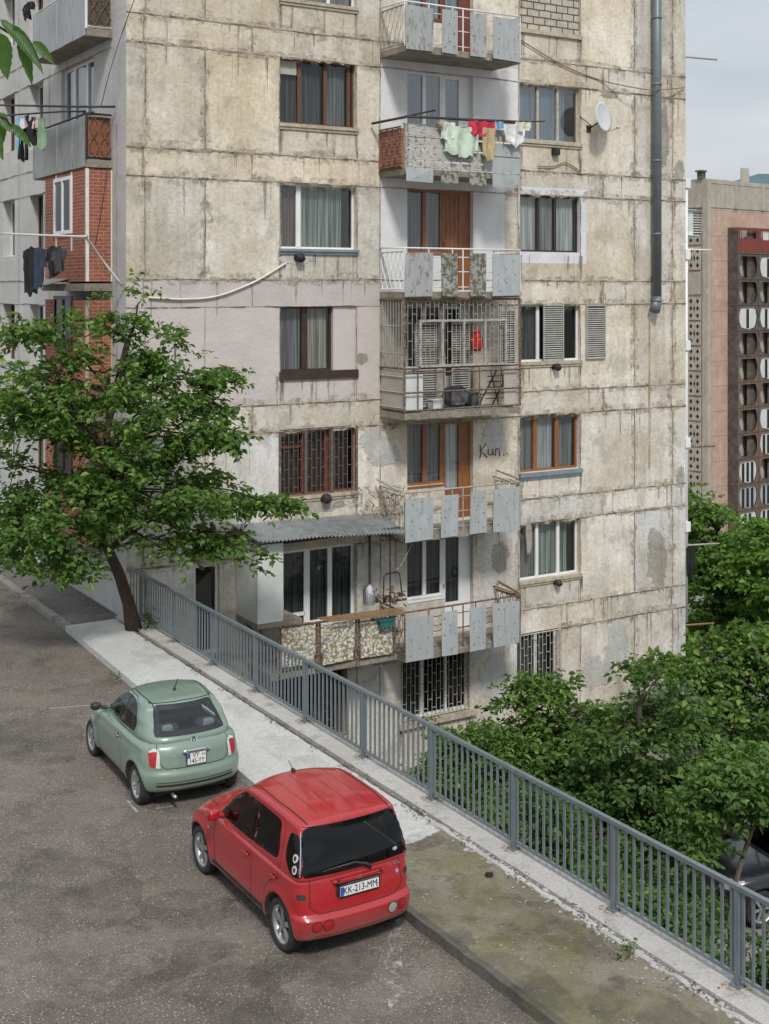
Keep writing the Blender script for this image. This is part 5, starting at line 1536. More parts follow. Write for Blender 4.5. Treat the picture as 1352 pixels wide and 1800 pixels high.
fcloth(782, 842, 218, 272, (.55, .66, .53), 'towel', 'pale green towel hanging on the middle balcony', 'towel', seed=3, out=.03, swag=.08)
fcloth(822, 868, 213, 240, (.55, .03, .07), 'shirt', 'bright red garment on the drying pole', 'shirt', seed=4, out=.06)
fcloth(845, 868, 225, 285, (.48, .38, .22), 'towel', 'long tan and brown towel below the red garment', 'towel', seed=5, out=.10)
fcloth(868, 884, 213, 228, (.22, .42, .60), 'cloth', 'small blue cloth next to the red garment', 'cloth', seed=6, out=.04)
fcloth(884, 920, 218, 252, (.74, .74, .73), 'cloth', 'white underwear sagging from the pole at the right', 'cloth', seed=7, out=.03, swag=.1)
fcloth(905, 932, 214, 232, (.66, .62, .52), 'cloth', 'cream cloth at the right end of the drying pole', 'cloth', seed=8, out=.06)
# side balcony washing
pz = P + .75
def lcloth(x0, x1, y0, y1, c, name, label, cat, p=pz, **kw):
    a0, a1 = la(x1, p), la(x0, p)
    am = (a0 + a1) / 2
    return cloth(TL, a0, a1, lz(am, p, y0), lz(am, p, y1), p + kw.pop('out', 0), cloth_mat(name + '_cloth', c), name, label, cat, **kw)
a_, b_ = la(0, pz), la(80, pz)
s = MB(TL); s.tube([(A1 + 3.0, pz, lz(A1 + 3, pz, 184)), (1.0, pz * .6, lz(1.0, P, 190) + .02), (.6, .05, lz(.9, .1, 190))], .03, 6)
s.tube([(A1 + 3.2, pz, lz(A1 + 3.2, pz, 201)), (A1 + .2, pz, lz(A1 + .2, pz, 203)), (2.8, P, lz(2.8, P, 196)), (1.0, P + .02, lz(1, P, 192) - .05)], .025, 6)
s.build_site('drying_pole', M['blackiron'], TL(1, P, lz(1, P, 190)), label='black drying poles along the side balcony at upper left', cat='pole')
lcloth(29, 42, 204, 262, (.20, .48, .62), 'towel', 'light blue towel on the side balcony line', 'towel', seed=11)
lcloth(38, 54, 204, 280, (.012, .012, .014), 'trousers', 'long black trousers on the side balcony line', 'trousers', seed=12, out=.05, shape='trousers')
lcloth(54, 67, 204, 252, (.014, .013, .015), 'shirt', 'short black garment right of the black trousers', 'shirt', seed=13, out=.04, shape='shirt')
lcloth(44, 54, 206, 228, (.62, .58, .64), 'cloth', 'small white and violet cloth in front of the black trousers', 'cloth', seed=14, out=.12)
lcloth(64, 72, 206, 227, (.55, .42, .38), 'cloth', 'small pale pink cloth on the side balcony line', 'cloth', seed=15, out=.05)
lcloth(70, 80, 208, 262, (.22, .34, .20), 'towel', 'narrow green towel beside the grey balcony sheets', 'towel', seed=16, out=.03)
lcloth(38, 60, 2, 33, (.012, .012, .014), 'shirt', 'short black garment hanging at the top left balcony', 'shirt', seed=17, shape='shirt')
pq = 1.45
lcloth(42, 68, 432, 518, (.010, .010, .012), 'dress', 'long black dress on a hanger, leftmost of the dark clothes', 'dress', p=pq, seed=21, shape='shirt')
lcloth(62, 84, 432, 506, (.03, .045, .085), 'jacket', 'dark blue denim garment between the black dress and the black coat', 'jacket', p=pq, seed=22, out=.05, shape='shirt')
lcloth(78, 102, 430, 486, (.012, .012, .016), 'coat', 'black coat hanging right of the denim garment', 'coat', p=pq, seed=23, out=-.04, shape='shirt')
lcloth(94, 118, 432, 478, (.045, .045, .052), 'shirt', 'dark grey checked shirt, rightmost of the dark clothes', 'shirt', p=pq, seed=24, out=.02, shape='shirt')
lcloth(0, 26, 598, 616, (.70, .42, .47), 'cloth', 'pink and white cloth at the left edge above the tree', 'cloth', p=pq, seed=25)
# black cloth at the right edge
a0_, a1_ = UEND + .05, fu(1223)
cloth(TF, a0_, a1_, fz(UEND, 0, 962), fz(UEND, 0, 1018), .0, cloth_mat('black_cloth', (.012, .012, .012)), 'cloth', 'black cloth hanging from the pale pole at the right edge of the building', 'cloth', seed=31)
# things on the balconies
zb_ = ZT[3] - 2.72
u = fu(838, .9)
mb = MB(TF); zc = fz(u, .9, 598)
mb.add([], [])
vs = []; 
prof = [(0.01, .34), (.05, .30), (.12, .16), (.17, 0), (.17, -.16), (.12, -.27), (.02, -.30)]
for r_, dz in prof:
    for j in range(12):
        t_ = j * math.pi / 6; rr = r_ * (1 + .15 * math.sin(j * 2.1 + dz * 9)); vs.append((u + rr * math.cos(t_), .9 + rr * .8 * math.sin(t_), zc + dz))
mb.add(vs, [(i * 12 + j, i * 12 + (j + 1) % 12, (i + 1) * 12 + (j + 1) % 12, (i + 1) * 12 + j) for i in range(6) for j in range(12)], 0, True)
mb.build_site('bag', cloth_mat('red_bag', (.55, .03, .02)), (u, -.9, zc), label='red bag hanging inside the caged balcony', cat='bag')
u = fu(868, .8)
mb = MB(TF)
for i in range(2): mb.bar((u - .35 + i * .45, .6, zb_ + .02), (u + .05 + i * .45, .85, zb_ + .95), .03); mb.bar((u + .3 + i * .3, .6, zb_ + .02), (u - .1 + i * .35, .8, zb_ + .95), .025)
for i in range(5): mb.bar((u - .2 + i * .02, .7, zb_ + .2 + i * .15), (u + .5, .72, zb_ + .2 + i * .15), .02)
mb.build_site('folding_rack', M['blackiron'], (u, -.8, zb_), label='black folding rack leaning among the junk in the caged balcony', cat='rack')
mb = MB(TF); u = fu(800, .6); mb.rbox((u, .6, zb_ + .3), (.35, .25, .28), 3, 4); mb.rbox((u + .5, .7, zb_ + .2), (.2, .2, .2), 5, 4); mb.build_site('sack', cloth_mat('grey_sack', (.12, .12, .13), (.05, .05, .055)), (u, -.6, zb_), label='dark grey sacks on the floor of the caged balcony', cat='sack')
mb = MB(TF); u = fu(768, .9); mb.box(u - .14, u + .14, .7, .95, zb_ + .02, zb_ + .24); mb.box(u - .16, u + .16, .68, .97, zb_ + .241, zb_ + .27); mb.build_site('box', M['board_white'], (u, -.8, zb_), label='small white box on the floor of the caged balcony', cat='box')
# clutter on the wide balcony
zt_ = fz(fu(700, 1.1), 1.1, 1060)
u = fu(649, 1.1); z = fz(u, 1.1, 1062)
mb = MB(TF)
vs = []
for r_, dz in ((.15, 0), (.16, .15), (.15, .32), (.12, .42), (.05, .50), (.01, .51)):
    for j in range(12):
        t_ = j * math.pi / 6; rr = r_ * (1 + .12 * math.sin(j * 3.1 + dz * 19)); vs.append((u + rr * math.cos(t_), 1.1 + rr * math.sin(t_), z + dz))
mb.add(vs, [(i * 12 + j, i * 12 + (j + 1) % 12, (i + 1) * 12 + (j + 1) % 12, (i + 1) * 12 + j) for i in range(5) for j in range(12)], 0, True)
mb.build_site('wrapped_canister', simple('foil', (.55, .56, .58), (.40, .41, .43), 9, .3, .8, .9, .02), (u, -1.1, z), label='silver foil wrapped canister on the rail under the canopy', cat='canister')
rnd = random.Random(9)
mb = MB(TF)
for i in range(26):
    x = rnd.uniform(662, 712); y = rnd.uniform(1040, 1066); u = fu(x, 1.1); z = fz(u, 1.1, y)
    d = Vector((rnd.uniform(-.3, .3), rnd.uniform(-.2, .2), rnd.uniform(-.12, .2)))
    mb.bar((u, 1.1 + rnd.uniform(-.2, .2), z), (u + d.x, 1.1 + d.y, z + d.z), rnd.choice((.02, .03, .045)))
for i in range(6):
    u = fu(rnd.uniform(660, 708), 1.1); mb.rbox((u, 1.05, fz(u, 1.1, rnd.uniform(1045, 1064))), (rnd.uniform(.05, .13), .1, rnd.uniform(.04, .09)), 3, 3)
mb.build_site('scrap_heap', M['rust'], (fu(690, 1.1), -1.1, zt_), label='heap of rusty scrap and tools on the corner between the two lowest balconies', cat='scrap')
mb = MB(TF); u0, u1 = fu(674, 1.0), fu(704, 1.0); z0_, z1_ = fz(u0, 1, 1050), fz(u0, 1, 1010)
mb.tube([(u0, 1, z0_), (u0 + .02, 1, z1_ - .05), (u0 + .08, 1, z1_), (u1 - .12, 1, z1_ + .02), (u1 - .03, 1, z1_ - .03), (u1, 1, z1_ - .22), (u1 + .05, 1, z0_)], .02, 6); mb.build_site('metal_handle', M['blackiron'], (u0, -1, z0_), label='bent black metal tube frame standing up from the scrap heap', cat='frame')
u = fu(680, BT + .2); z = fz(u, BT + .2, 1096)
mb = MB(TF); mb.box(u - .20, u + .20, BT + .07, BT + .25, z - .07, z + .07); mb.box(u - .23, u + .23, BT + .05, BT + .27, z + .071, z + .10)
mb.build_site('planter', simple('teal_plastic', (.03, .13, .13), (.02, .10, .10), 5, .5), (u, -BT, z), label='teal plastic trough hooked on the outside of the pebbled balcony', cat='trough')
mb = MB(TF)
for i in range(4): mb.tube([(fu(560 + i * 4, BT + .1), BT + .02 + .07 * i, zl(560, 1086) - .02 * i), (fu(706, BT), BT + .02 + .07 * i, zl(706, 1068) - .03 * i)], .018 + .006 * (i % 2), 5)
mb.build_site('poles', M['cable_brown'], (fu(630), -BT, zl(630, 1078)), label='bundle of old poles lying along the rail of the wide balcony', cat='poles')
mb = MB(TF); u = fu(880, .6); 
for (xa, ya, xb, yb) in ((872, 1035, 910, 1046), (876, 1022, 912, 1042), (872, 1035, 876, 1022)):
    mb.bar(fp(xa, ya, .9), fp(xb, yb, .9), .05)
mb.build_site('trellis', M['cable_brown'], (u, -.6, 0), label='old timber frame resting at the right end of the lowest balcony', cat='frame')
mb = MB(TF)
mb.bar(fp(872, 826, .9), fp(911, 841, .9), .04); mb.bar(fp(872, 826, .9), fp(872, 838, .9), .03); mb.bar(fp(872, 838, .9), fp(908, 850, .9), .04)
mb.build_site('rack', M['grille'], (fu(880), -.9, 3), label='small grey rack leaning at the right end of the balcony beside the graffiti', cat='rack')
mb = MB(TF); mb.bar(fp(662, 842, .2), fp(704, 864, 1.2), .05)
mb.build_site('rod', M['grille'], (fu(680), -.9, 3), label='white rod slanting over the left side of the balcony above the canopy', cat='rod')
mb = MB(TF); rnd = random.Random(3)
for i in range(46):
    x = rnd.uniform(632, 712); y = rnd.uniform(862, 905); u = fu(x, rnd.uniform(.2, 1.1)); t_ = rnd.uniform(.1, 1.1); z = fz(u, t_, y)
    pts = [(u, t_, z)]
    for j in range(4): pts.append((pts[-1][0] + rnd.uniform(-.15, .15), pts[-1][1] + rnd.uniform(-.1, .1), pts[-1][2] + rnd.uniform(-.12, .16)))
    mb.tube(pts, .009, 4)
mb.build_site('dry_vine', simple('dry_stems', (.16, .12, .08), (.24, .19, .13), 8, .9), (fu(670), -.6, 1.9), label='tangle of dry vine stems climbing the left side of a balcony above the canopy', cat='vine')
# ------------------------------------------------------------------ cars
def lerp(a, b, t): return a + (b - a) * t
def keys(ks, x):
    if x <= ks[0][0]: return ks[0][1]
    for (x0, v0), (x1, v1) in zip(ks, ks[1:]):
        if x <= x1:
            t = (x - x0) / (x1 - x0); t2 = t * t * (3 - 2 * t)
            return lerp(v0, v1, lerp(t, t2, .5))
    return ks[-1][1]
def warp(nx, ny, nz, n, fn):
    """points of a rounded cube grid, bent into shape by fn; returns verts, faces"""
    vs, fs, idx = [], [], {}
    X = [-1 + 2 * i / nx for i in range(nx + 1)]; Y = [-1 + 2 * i / ny for i in range(ny + 1)]; Z = [-1 + 2 * i / nz for i in range(nz + 1)]
    def vert(a, b, c):
        k = (round(a, 5), round(b, 5), round(c, 5))
        if k not in idx:
            q = (abs(a) ** n + abs(b) ** n + abs(c) ** n) ** (-1.0 / n)
            idx[k] = len(vs); vs.append(tuple(fn(a * q, b * q, c * q)))
        return idx[k]
    for sg in (-1, 1):
        for i in range(ny):
            for j in range(nz):
                q = [vert(sg, Y[i], Z[j]), vert(sg, Y[i + 1], Z[j]), vert(sg, Y[i + 1], Z[j + 1]), vert(sg, Y[i], Z[j + 1])]; fs.append(q if sg > 0 else q[::-1])
        for i in range(nx):
            for j in range(nz):
                q = [vert(X[i], sg, Z[j]), vert(X[i + 1], sg, Z[j]), vert(X[i + 1], sg, Z[j + 1]), vert(X[i], sg, Z[j + 1])]; fs.append(q[::-1] if sg > 0 else q)
            for j in range(ny):
                q = [vert(X[i], Y[j], sg), vert(X[i + 1], Y[j], sg), vert(X[i + 1], Y[j + 1], sg), vert(X[i], Y[j + 1], sg)]; fs.append(q if sg > 0 else q[::-1])
    return vs, fs
def rpoly(pts, r=.05, n=5):
    out_ = []; N = len(pts); rs = r if isinstance(r, (list, tuple)) else [r] * N
    for i in range(N):
        p = Vector(pts[i]); a = Vector(pts[i - 1]) - p; c = Vector(pts[(i + 1) % N]) - p
        rr = min(rs[i], a.length * .45, c.length * .45)
        p0 = p + a.normalized() * rr; p1 = p + c.normalized() * rr
        for j in range(n + 1):
            t = j / n; out_.append(tuple((p0 * (1 - t) ** 2 + p * 2 * t * (1 - t) + p1 * t * t)))
    return out_
def inset(poly, d):
    N = len(poly); P = [Vector(p) for p in poly]
    area = sum(P[i].x * P[(i + 1) % N].y - P[(i + 1) % N].x * P[i].y for i in range(N)); sg = 1 if area > 0 else -1
    out_ = []
    for i in range(N):
        e = (P[(i + 1) % N] - P[i - 1])
        if e.length < 1e-7: out_.append(tuple(P[i])); continue
        e.normalize(); out_.append((P[i].x - e.y * d * sg, P[i].y + e.x * d * sg))
    return out_
def inside(p, poly):
    x, y = p; c = False; N = len(poly); j = N - 1
    for i in range(N):
        xi, yi = poly[i]; xj, yj = poly[j]
        if (yi > y) != (yj > y) and x < (xj - xi) * (y - yi) / (yj - yi) + xi: c = not c
        j = i
    return c
def densify(poly, step):
    out_ = []
    for i in range(len(poly)):
        p, q = Vector(poly[i]), Vector(poly[(i + 1) % len(poly)]); n = max(1, int((q - p).length / step))
        for j in range(n): out_.append(tuple(p.lerp(q, j / n)))
    return out_
AX = {'L': (lambda u, v: Vector((u, 3, v)), Vector((0, -1, 0))), 'R': (lambda u, v: Vector((u, -3, v)), Vector((0, 1, 0))),
      'B': (lambda u, v: Vector((-3, u, v)), Vector((1, 0, 0))), 'F': (lambda u, v: Vector((7, u, v)), Vector((-1, 0, 0))), 'T': (lambda u, v: Vector((u, v, 4)), Vector((0, 0, -1)))}
def cast(bvh, ax, u, v, off):
    o, d = AX[ax][0](u, v), AX[ax][1]
    loc, nrm, idx, dist = bvh.ray_cast(o, d)
    if loc is None: return None
    if nrm.dot(d) > 0: nrm = -nrm
    return loc + nrm * off
def skin(mb, bvh, ax, poly, off, m=0, hole=None, step=.05):
    """lay a polygon drawn in side, rear or top view on the body surface"""
    P = densify(poly, step); pts = [Vector(p) for p in P]; n0 = len(pts)
    edges = [(i, (i + 1) % n0) for i in range(n0)]
    if hole:
        Hh = densify(hole, step); n1 = len(Hh); pts += [Vector(p) for p in Hh]; edges += [(n0 + i, n0 + (i + 1) % n1) for i in range(n1)]
    xs = [p[0] for p in P]; ys_ = [p[1] for p in P]
    ip = inset(poly, step * .5)
    x = min(xs) + step * .5
    while x < max(xs):
        y = min(ys_) + step * .5
        while y < max(ys_):
            if inside((x, y), ip) and not (hole and inside((x, y), inset(hole, -step * .4))): pts.append(Vector((x, y)))
            y += step
        x += step
    r = geometry.delaunay_2d_cdt(pts, edges, [], 0, 1e-5)
    vv, ff = r[0], r[2]
    base = {}; vs, fs = [], []
    for f in ff:
        cx = sum(vv[i][0] for i in f) / len(f); cy = sum(vv[i][1] for i in f) / len(f)
        if not inside((cx, cy), poly) or (hole and inside((cx, cy), hole)): continue
        q = []
        for i in f:
            if i not in base:
                p = cast(bvh, ax, vv[i][0], vv[i][1], off)
                base[i] = None if p is None else len(vs)
                if p is not None: vs.append(tuple(p))
            q.append(base[i])
        if None in q: continue
        a_, b_, c_ = (Vector(vs[q[i]]) for i in range(3))
        if (b_ - a_).cross(c_ - a_).dot(AX[ax][1]) > 0: q = q[::-1]
        fs.append(q)
    mb.add(vs, fs, m, True)
def seam(mb, bvh, ax, pts, wd=.009, off=.0015, m=0, step=.03, closed=False):
    P = []
    L = pts + ([pts[0]] if closed else [])
    for p, q in zip(L, L[1:]):
        p, q = Vector(p), Vector(q); n = max(1, int((q - p).length / step))
        for j in range(n): P.append(p.lerp(q, j / n))
    P.append(Vector(L[-1])); vs, fs = [], []; prev = False
    for i, p in enumerate(P):
        d = (P[min(i + 1, len(P) - 1)] - P[max(i - 1, 0)])
        if d.length < 1e-8: continue
        d.normalize(); nn = Vector((-d.y, d.x)) * wd / 2
        a, b = cast(bvh, ax, *(p + nn), off), cast(bvh, ax, *(p - nn), off)
        if a is None or b is None: prev = False; continue
        vs += [tuple(a), tuple(b)]
        if prev and (Vector(vs[-4]) - a).length < .15: k = len(vs); fs.append((k - 4, k - 3, k - 1, k - 2))
        prev = True
    mb.add(vs, fs, m)
def paint(name, c, rough=.35, coat=.6, dirt=.12):
    b = NB(name)
    col = b.mix(b.ramp(b.noise(1.6, 8, .7), [(.4, 0), (.75, dirt * 2)]), c, tuple(x * .55 + .08 for x in c))
    sep = b.n('ShaderNodeSeparateXYZ'); b.put(sep.inputs[0], b.co)
    low = b.math('MULTIPLY', b.ramp(sep.outputs[2], [(.22, .8), (.55, 0)]), b.ramp(b.noise(6, 6, .7), [(.3, .3), (.7, 1)]))
    col = b.mix(low, col, (.16, .145, .125))
    ro = b.ramp(b.noise(3, 7, .7), [(.3, rough - .08), (.7, rough + .08)])
    return b.set(col, ro, .0, None, Coat_Weight=coat + .3, Coat_Roughness=.06)
M['tyre'] = simple('tyre', (.016, .016, .017), (.032, .030, .028), 9, .85, 0, .4, .003)
M['alloy'] = simple('alloy_rim', (.48, .49, .50), (.34, .345, .35), 9, .35, .7, .1, .002)
M['chrome'] = simple('chrome', (.75, .76, .78), (.6, .62, .64), 4, .15, .9, 0)
M['plastic'] = simple('black_plastic', (.02, .02, .021), (.032, .032, .033), 9, .55)
M['seal'] = simple('window_seal', (.010, .010, .011), (.016, .016, .017), 9, .5)
M['seam'] = simple('panel_gap', (.012, .012, .012), (.02, .02, .02), 9, .9)
M['redlens'] = simple('red_lens', (.42, .012, .018), (.30, .008, .012), 22, .18, 0, .2, .002, Coat_Weight=.6)
M['whitelens'] = simple('clear_lens', (.62, .62, .60), (.45, .45, .44), 20, .15, 0, .2, .002, Coat_Weight=.6)
M['orangelens'] = simple('orange_lens', (.75, .20, .03), (.6, .14, .02), 20, .2)
M['plate'] = simple('plate_white', (.74, .74, .74), (.68, .68, .68), 5, .4)
M['ink'] = simple('plate_ink', (.015, .015, .02), None, 5, .5)
M['blueband'] = simple('plate_blue', (.03, .10, .40), None, 5, .5)
M['seat'] = simple('seat_fabric', (.10, .11, .10), (.06, .065, .06), 20, .9)
M['headrest'] = simple('pale_headrest', (.50, .53, .48), (.42, .45, .40), 10, .8)

def wheel(parent, x, y, r, wdt, spokes, kind='five', side=1):
    """tyre mesh as a part, rim as its sub-part"""
    T = lambda a, b, c: (x + a, y + b * side, r + c)
    s = MB(T); prof = [(r * .70, wdt * .5 - .015), (r * .74, wdt * .5), (r * .90, wdt * .5 + .004), (r * .975, wdt * .44), (r, wdt * .32), (r, -wdt * .32), (r * .96, -wdt * .47), (r * .7, -wdt * .5)]
    n = 44; vs = []
    for j in range(n):
        t = 2 * math.pi * j / n
        for rr, q in prof: vs.append((rr * math.cos(t), q, rr * math.sin(t)))
    k = len(prof); fs = [(j * k + i, j * k + i + 1, ((j + 1) % n) * k + i + 1, ((j + 1) % n) * k + i) for j in range(n) for i in range(k - 1)]
    s.add(vs, fs, 0, True)
    w_ = s.build('wheel', M['tyre'], parent)
    s = MB(T); R = r * .70; o = wdt * .5 - .02
    prof = [(R + .004, o + .012), (R - .012, o + .010), (R - .03, o - .035), (R - .035, -.05)]; vs = []
    for j in range(n):
        t = 2 * math.pi * j / n
        for rr, q in prof: vs.append((rr * math.cos(t), q, rr * math.sin(t)))
    k = len(prof); fs = [(j * k + i, j * k + i + 1, ((j + 1) % n) * k + i + 1, ((j + 1) % n) * k + i) for j in range(n) for i in range(k - 1)]
    s.add(vs, fs, 0, True)
    vs = [(0, o - .075, 0)] + [((R - .01) * math.cos(2 * math.pi * j / n), o - .075, (R - .01) * math.sin(2 * math.pi * j / n)) for j in range(n)]
    s.add(vs, [(0, j + 1, (j + 1) % n + 1) for j in range(n)], 1)
    def spoke(t, w0, w1, b0=.0):
        c, sn = math.cos(t), math.sin(t); P = lambda rr, q, d: (rr * c - q * sn, d, rr * sn + q * c)
        r0, r1 = .035, R - .012
        vs = [P(r0, -w0, o - .012), P(r0, w0, o - .012), P((r0 + r1) / 2, (w0 + w1) / 2, o - .004), P((r0 + r1) / 2, -(w0 + w1) / 2, o - .004), P(r1, -w1, o - .006), P(r1, w1, o - .006)]
        lo = [(a, d - .03, e) for a, d, e in vs]
        s.add(vs + lo, [(0, 1, 2, 3), (3, 2, 5, 4), (0, 3, 9, 6), (3, 4, 10, 9), (1, 7, 8, 2), (2, 8, 11, 5)], 0)
    for i in range(spokes):
        t = 2 * math.pi * i / spokes + .3 + x
        if kind == 'double': spoke(t - .13, .012, .014); spoke(t + .13, .012, .014)
        else: spoke(t, .022, .034)
    vs = [(0, o + .004, 0)] + [(.05 * math.cos(2 * math.pi * j / 20), o - .004, .05 * math.sin(2 * math.pi * j / 20)) for j in range(20)]
    s.add(vs, [(0, j + 1, (j + 1) % 20 + 1) for j in range(20)] , 0)
    s.build('rim', [M['alloy'], M['seam']], w_)
    return w_

def build_car(S):
    head = Vector((S['dir'][0], S['dir'][1], 0)).normalized(); rz = math.atan2(head.y, head.x)
    root = empty(S['name'], (S['pos'][0], S['pos'][1], S.get('z', 0.0)), rz, S['label'], S.get('cat', 'car'))
    WB, R, hwd = S['wb'], S['r'], S['hw']
    body_m = S['paint']
    xr, xf, zt, wz, plan = S['xr'], S['xf'], S['ztop'], S['wz'], S['plan']
    zb = S.get('zb', .21)
    track = S['track']
    def low(a, b, c):
        zn = (c + 1) / 2
        x = lerp(keys(xr, zn), keys(xf, zn), (a + 1) / 2)
        top = keys(zt, x); zbb = zb + S.get('lift', .0) * 0
        z = lerp(zbb, top - S.get('crown', .03) * (b * b) * zn * zn, zn)
        y = b * hwd * keys(wz, zn) * keys(plan, x)
        # rear face bulges in plan
        if a < 0: x += S.get('rb', .10) * (abs(b) ** 2.4) * (-a) ** 6
        else: x -= S.get('fb', .30) * (abs(b) ** 2.4) * a ** 6
        for wx in (0, WB):
            d = math.hypot(x - wx, z - R)
            y += math.copysign(1, b) * (abs(b) > .6) * .020 * math.exp(-((d - (R + .08)) / .05) ** 2) * (z > .25)
        if S.get('belt'): y += math.copysign(1, b) * (abs(b) > .6) * .012 * math.exp(-((z - S['belt']) / .035) ** 2)
        return Vector((x, y, z))
    vs, fs = warp(110, 40, 34, S.get('nl', 9), low)
    me = bpy.data.meshes.new('tmp'); me.from_pydata(vs, [], fs); me.materials.append(body_m); me.materials.append(M['plastic']); me.update()
    bo = bpy.data.objects.new('tmp', me); COL.objects.link(bo)
    cut = MB()
    for wx in (0, WB):
        for sd in (-1, 1):
            n = 40; c0 = len(cut.v); ra = R + S.get('gap', .045)
            y0, y1 = sd * (hwd - .34), sd * (hwd + .3)
            pv = [(wx + ra * math.cos(2 * math.pi * j / n), y0, R + .015 + ra * math.sin(2 * math.pi * j / n)) for j in range(n)] + [(wx + ra * math.cos(2 * math.pi * j / n), y1, R + .015 + ra * math.sin(2 * math.pi * j / n)) for j in range(n)]
            cut.add(pv, [tuple(range(n)) if sd < 0 else tuple(range(n - 1, -1, -1)), tuple(range(2 * n - 1, n - 1, -1)) if sd < 0 else tuple(range(n, 2 * n))] + [((j + 1) % n, j, j + n, (j + 1) % n + n) if sd < 0 else (j, (j + 1) % n, (j + 1) % n + n, j + n) for j in range(n)], 0)
    cm = cut.mesh('cut', [M['plastic']]); co_ = bpy.data.objects.new('cut', cm); COL.objects.link(co_)
    bmx = bmesh.new(); bmx.from_mesh(cm); bmesh.ops.recalc_face_normals(bmx, faces=bmx.faces); bmx.to_mesh(cm); bmx.free()
    bmx = bmesh.new(); bmx.from_mesh(me); bmesh.ops.recalc_face_normals(bmx, faces=bmx.faces); bmx.to_mesh(me); bmx.free()
    md = bo.modifiers.new('b', 'BOOLEAN'); md.operation = 'DIFFERENCE'; md.object = co_; md.solver = 'EXACT'
    try: md.material_mode = 'TRANSFER'
    except Exception: pass
    dg = bpy.context.evaluated_depsgraph_get(); dg.update()
    me2 = bpy.data.meshes.new_from_object(bo.evaluated_get(dg))
    bpy.data.objects.remove(bo); bpy.data.objects.remove(co_)
    # open the deck under the cabin
    bmx = bmesh.new(); bmx.from_mesh(me2)
    gx0, gx1 = S['deck']
    dele = [f for f in bmx.faces if f.normal.z > .6 and gx0 < f.calc_center_median().x < gx1 and abs(f.calc_center_median().y) < S['gy'][0] * hwd - .10 and f.calc_center_median().z > .7]
    bmesh.ops.delete(bmx, geom=dele, context='FACES'); bmx.to_mesh(me2)
    lowbvh = BVHTree.FromBMesh(bmx); bmx.free()
    for p in me2.polygons: p.use_smooth = True
    me2.name = 'body'
    bo = bpy.data.objects.new('body', me2); link(bo, root)
    # cabin
    gr, gf, gtop = S['gxr'], S['gxf'], S['gtop']; gb = S['gz0']
    def cab(a, b, c):
        zn = (c + 1) / 2
        x = lerp(keys(gr, zn), keys(gf, zn), (a + 1) / 2)
        top = keys(gtop, x)
        z = lerp(gb, top - .045 * b * b * zn * zn, zn)
        y = b * hwd * keys(S['gy_keys'], zn) * keys(S['gplan'], x)
        if a < 0: x += S.get('grb', .10) * (abs(b) ** 2.4) * (-a) ** 6
        else: x -= .22 * (abs(b) ** 2.4) * a ** 6
        return Vector((x, y, z))
    vs, fs = warp(90, 52, 32, S.get('ng', 10), cab)
    bmx = bmesh.new(); bvv = [bmx.verts.new(v) for v in vs]
    for f in fs:
        try: bmx.faces.new([bvv[i] for i in f])
        except ValueError: pass
    bmesh.ops.recalc_face_normals(bmx, faces=bmx.faces)
    cabbvh = BVHTree.FromBMesh(bmx)
    # merged BVH for skins over both
    holes = []
    for wn in S['windows']:
        holes.append((wn['ax'], inset(wn['poly'], wn.get('rim', .035) * .6)))
    dele = []
    for f in bmx.faces:
        c = f.calc_center_median(); nrm = f.normal
        for ax, hp in holes:
            d = AX[ax][1]
            if nrm.dot(d) > -.25: continue
            uv = [((v.co.x, v.co.z) if ax in 'LR' else (v.co.y, v.co.z)) for v in f.verts]
            if all(inside(q, hp) for q in uv): dele.append(f); break
        else:
            if nrm.z < -.5: dele.append(f)
    bmesh.ops.delete(bmx, geom=list(set(dele)), context='FACES')
    cme = bpy.data.meshes.new('cabin'); bmx.to_mesh(cme); bmx.free(); cme.materials.append(body_m)
    for p in cme.polygons: p.use_smooth = True
    cabo = bpy.data.objects.new('cabin', cme); link(cabo, root)
    for wn in S['windows']:
        s = MB(); skin(s, cabbvh, wn['ax'], wn['poly'], .0025, 0, inset(wn['poly'], wn.get('rim', .035)), .04)
        skin(s, cabbvh, wn['ax'], wn['poly'], .0045, 1, None, .05)
        s.build(wn['name'], [M['seal'], M[wn.get('glass', 'car_glass')]], root)
    # inner tub
    s = MB(); s.box(gx0 - .05, gx1 + .05, -hwd + .16, hwd - .16, .35, .37); 
    s.box(gx0 - .07, gx0 - .05, -hwd + .16, hwd - .16, .37, S['gz0'] - .02); s.box(gx1 + .05, gx1 + .07, -hwd + .16, hwd - .16, .37, S['gz0'] - .0)
    for sd in (-1, 1): s.box(gx0 - .05, gx1 + .05, sd * (hwd - .16) - .005, sd * (hwd - .16) + .005, .37, S['gz0'] - .02)
    s.build('interior', M['plastic'], root)
    for (sx, sy, hr) in S.get('seats', ()):
        s = MB(); s.rbox((sx, sy, .55), (.26, .24, .10), 4, 5); s.rbox((sx - .24, sy, .85), (.09, .23, .32), 4, 6, 0, Matrix.Rotation(-.2, 3, 'Y'))
        st = s.build('seat', M['seat'], root)
        s = MB(); s.rbox((sx - .32, sy, hr), (.055, .13, .10), 3, 5); s.build('headrest', M[S.get('hr_mat', 'headrest')], st)
    for (x, sd) in ((0, 1), (0, -1), (WB, 1), (WB, -1)):
        wheel(root, x, sd * (track - S['tw'] / 2), R, S['tw'], S['spokes'], S.get('spk', 'five'), sd)
    s = MB(); s.box(-.30, WB + .4, -hwd + .25, hwd - .25, .17, .30); s.build('underbody', M['plastic'], root)
    S['root'], S['lo'], S['cab'], S['cabo'], S['bodyo'] = root, lowbvh, cabbvh, cabo, bo
    return S
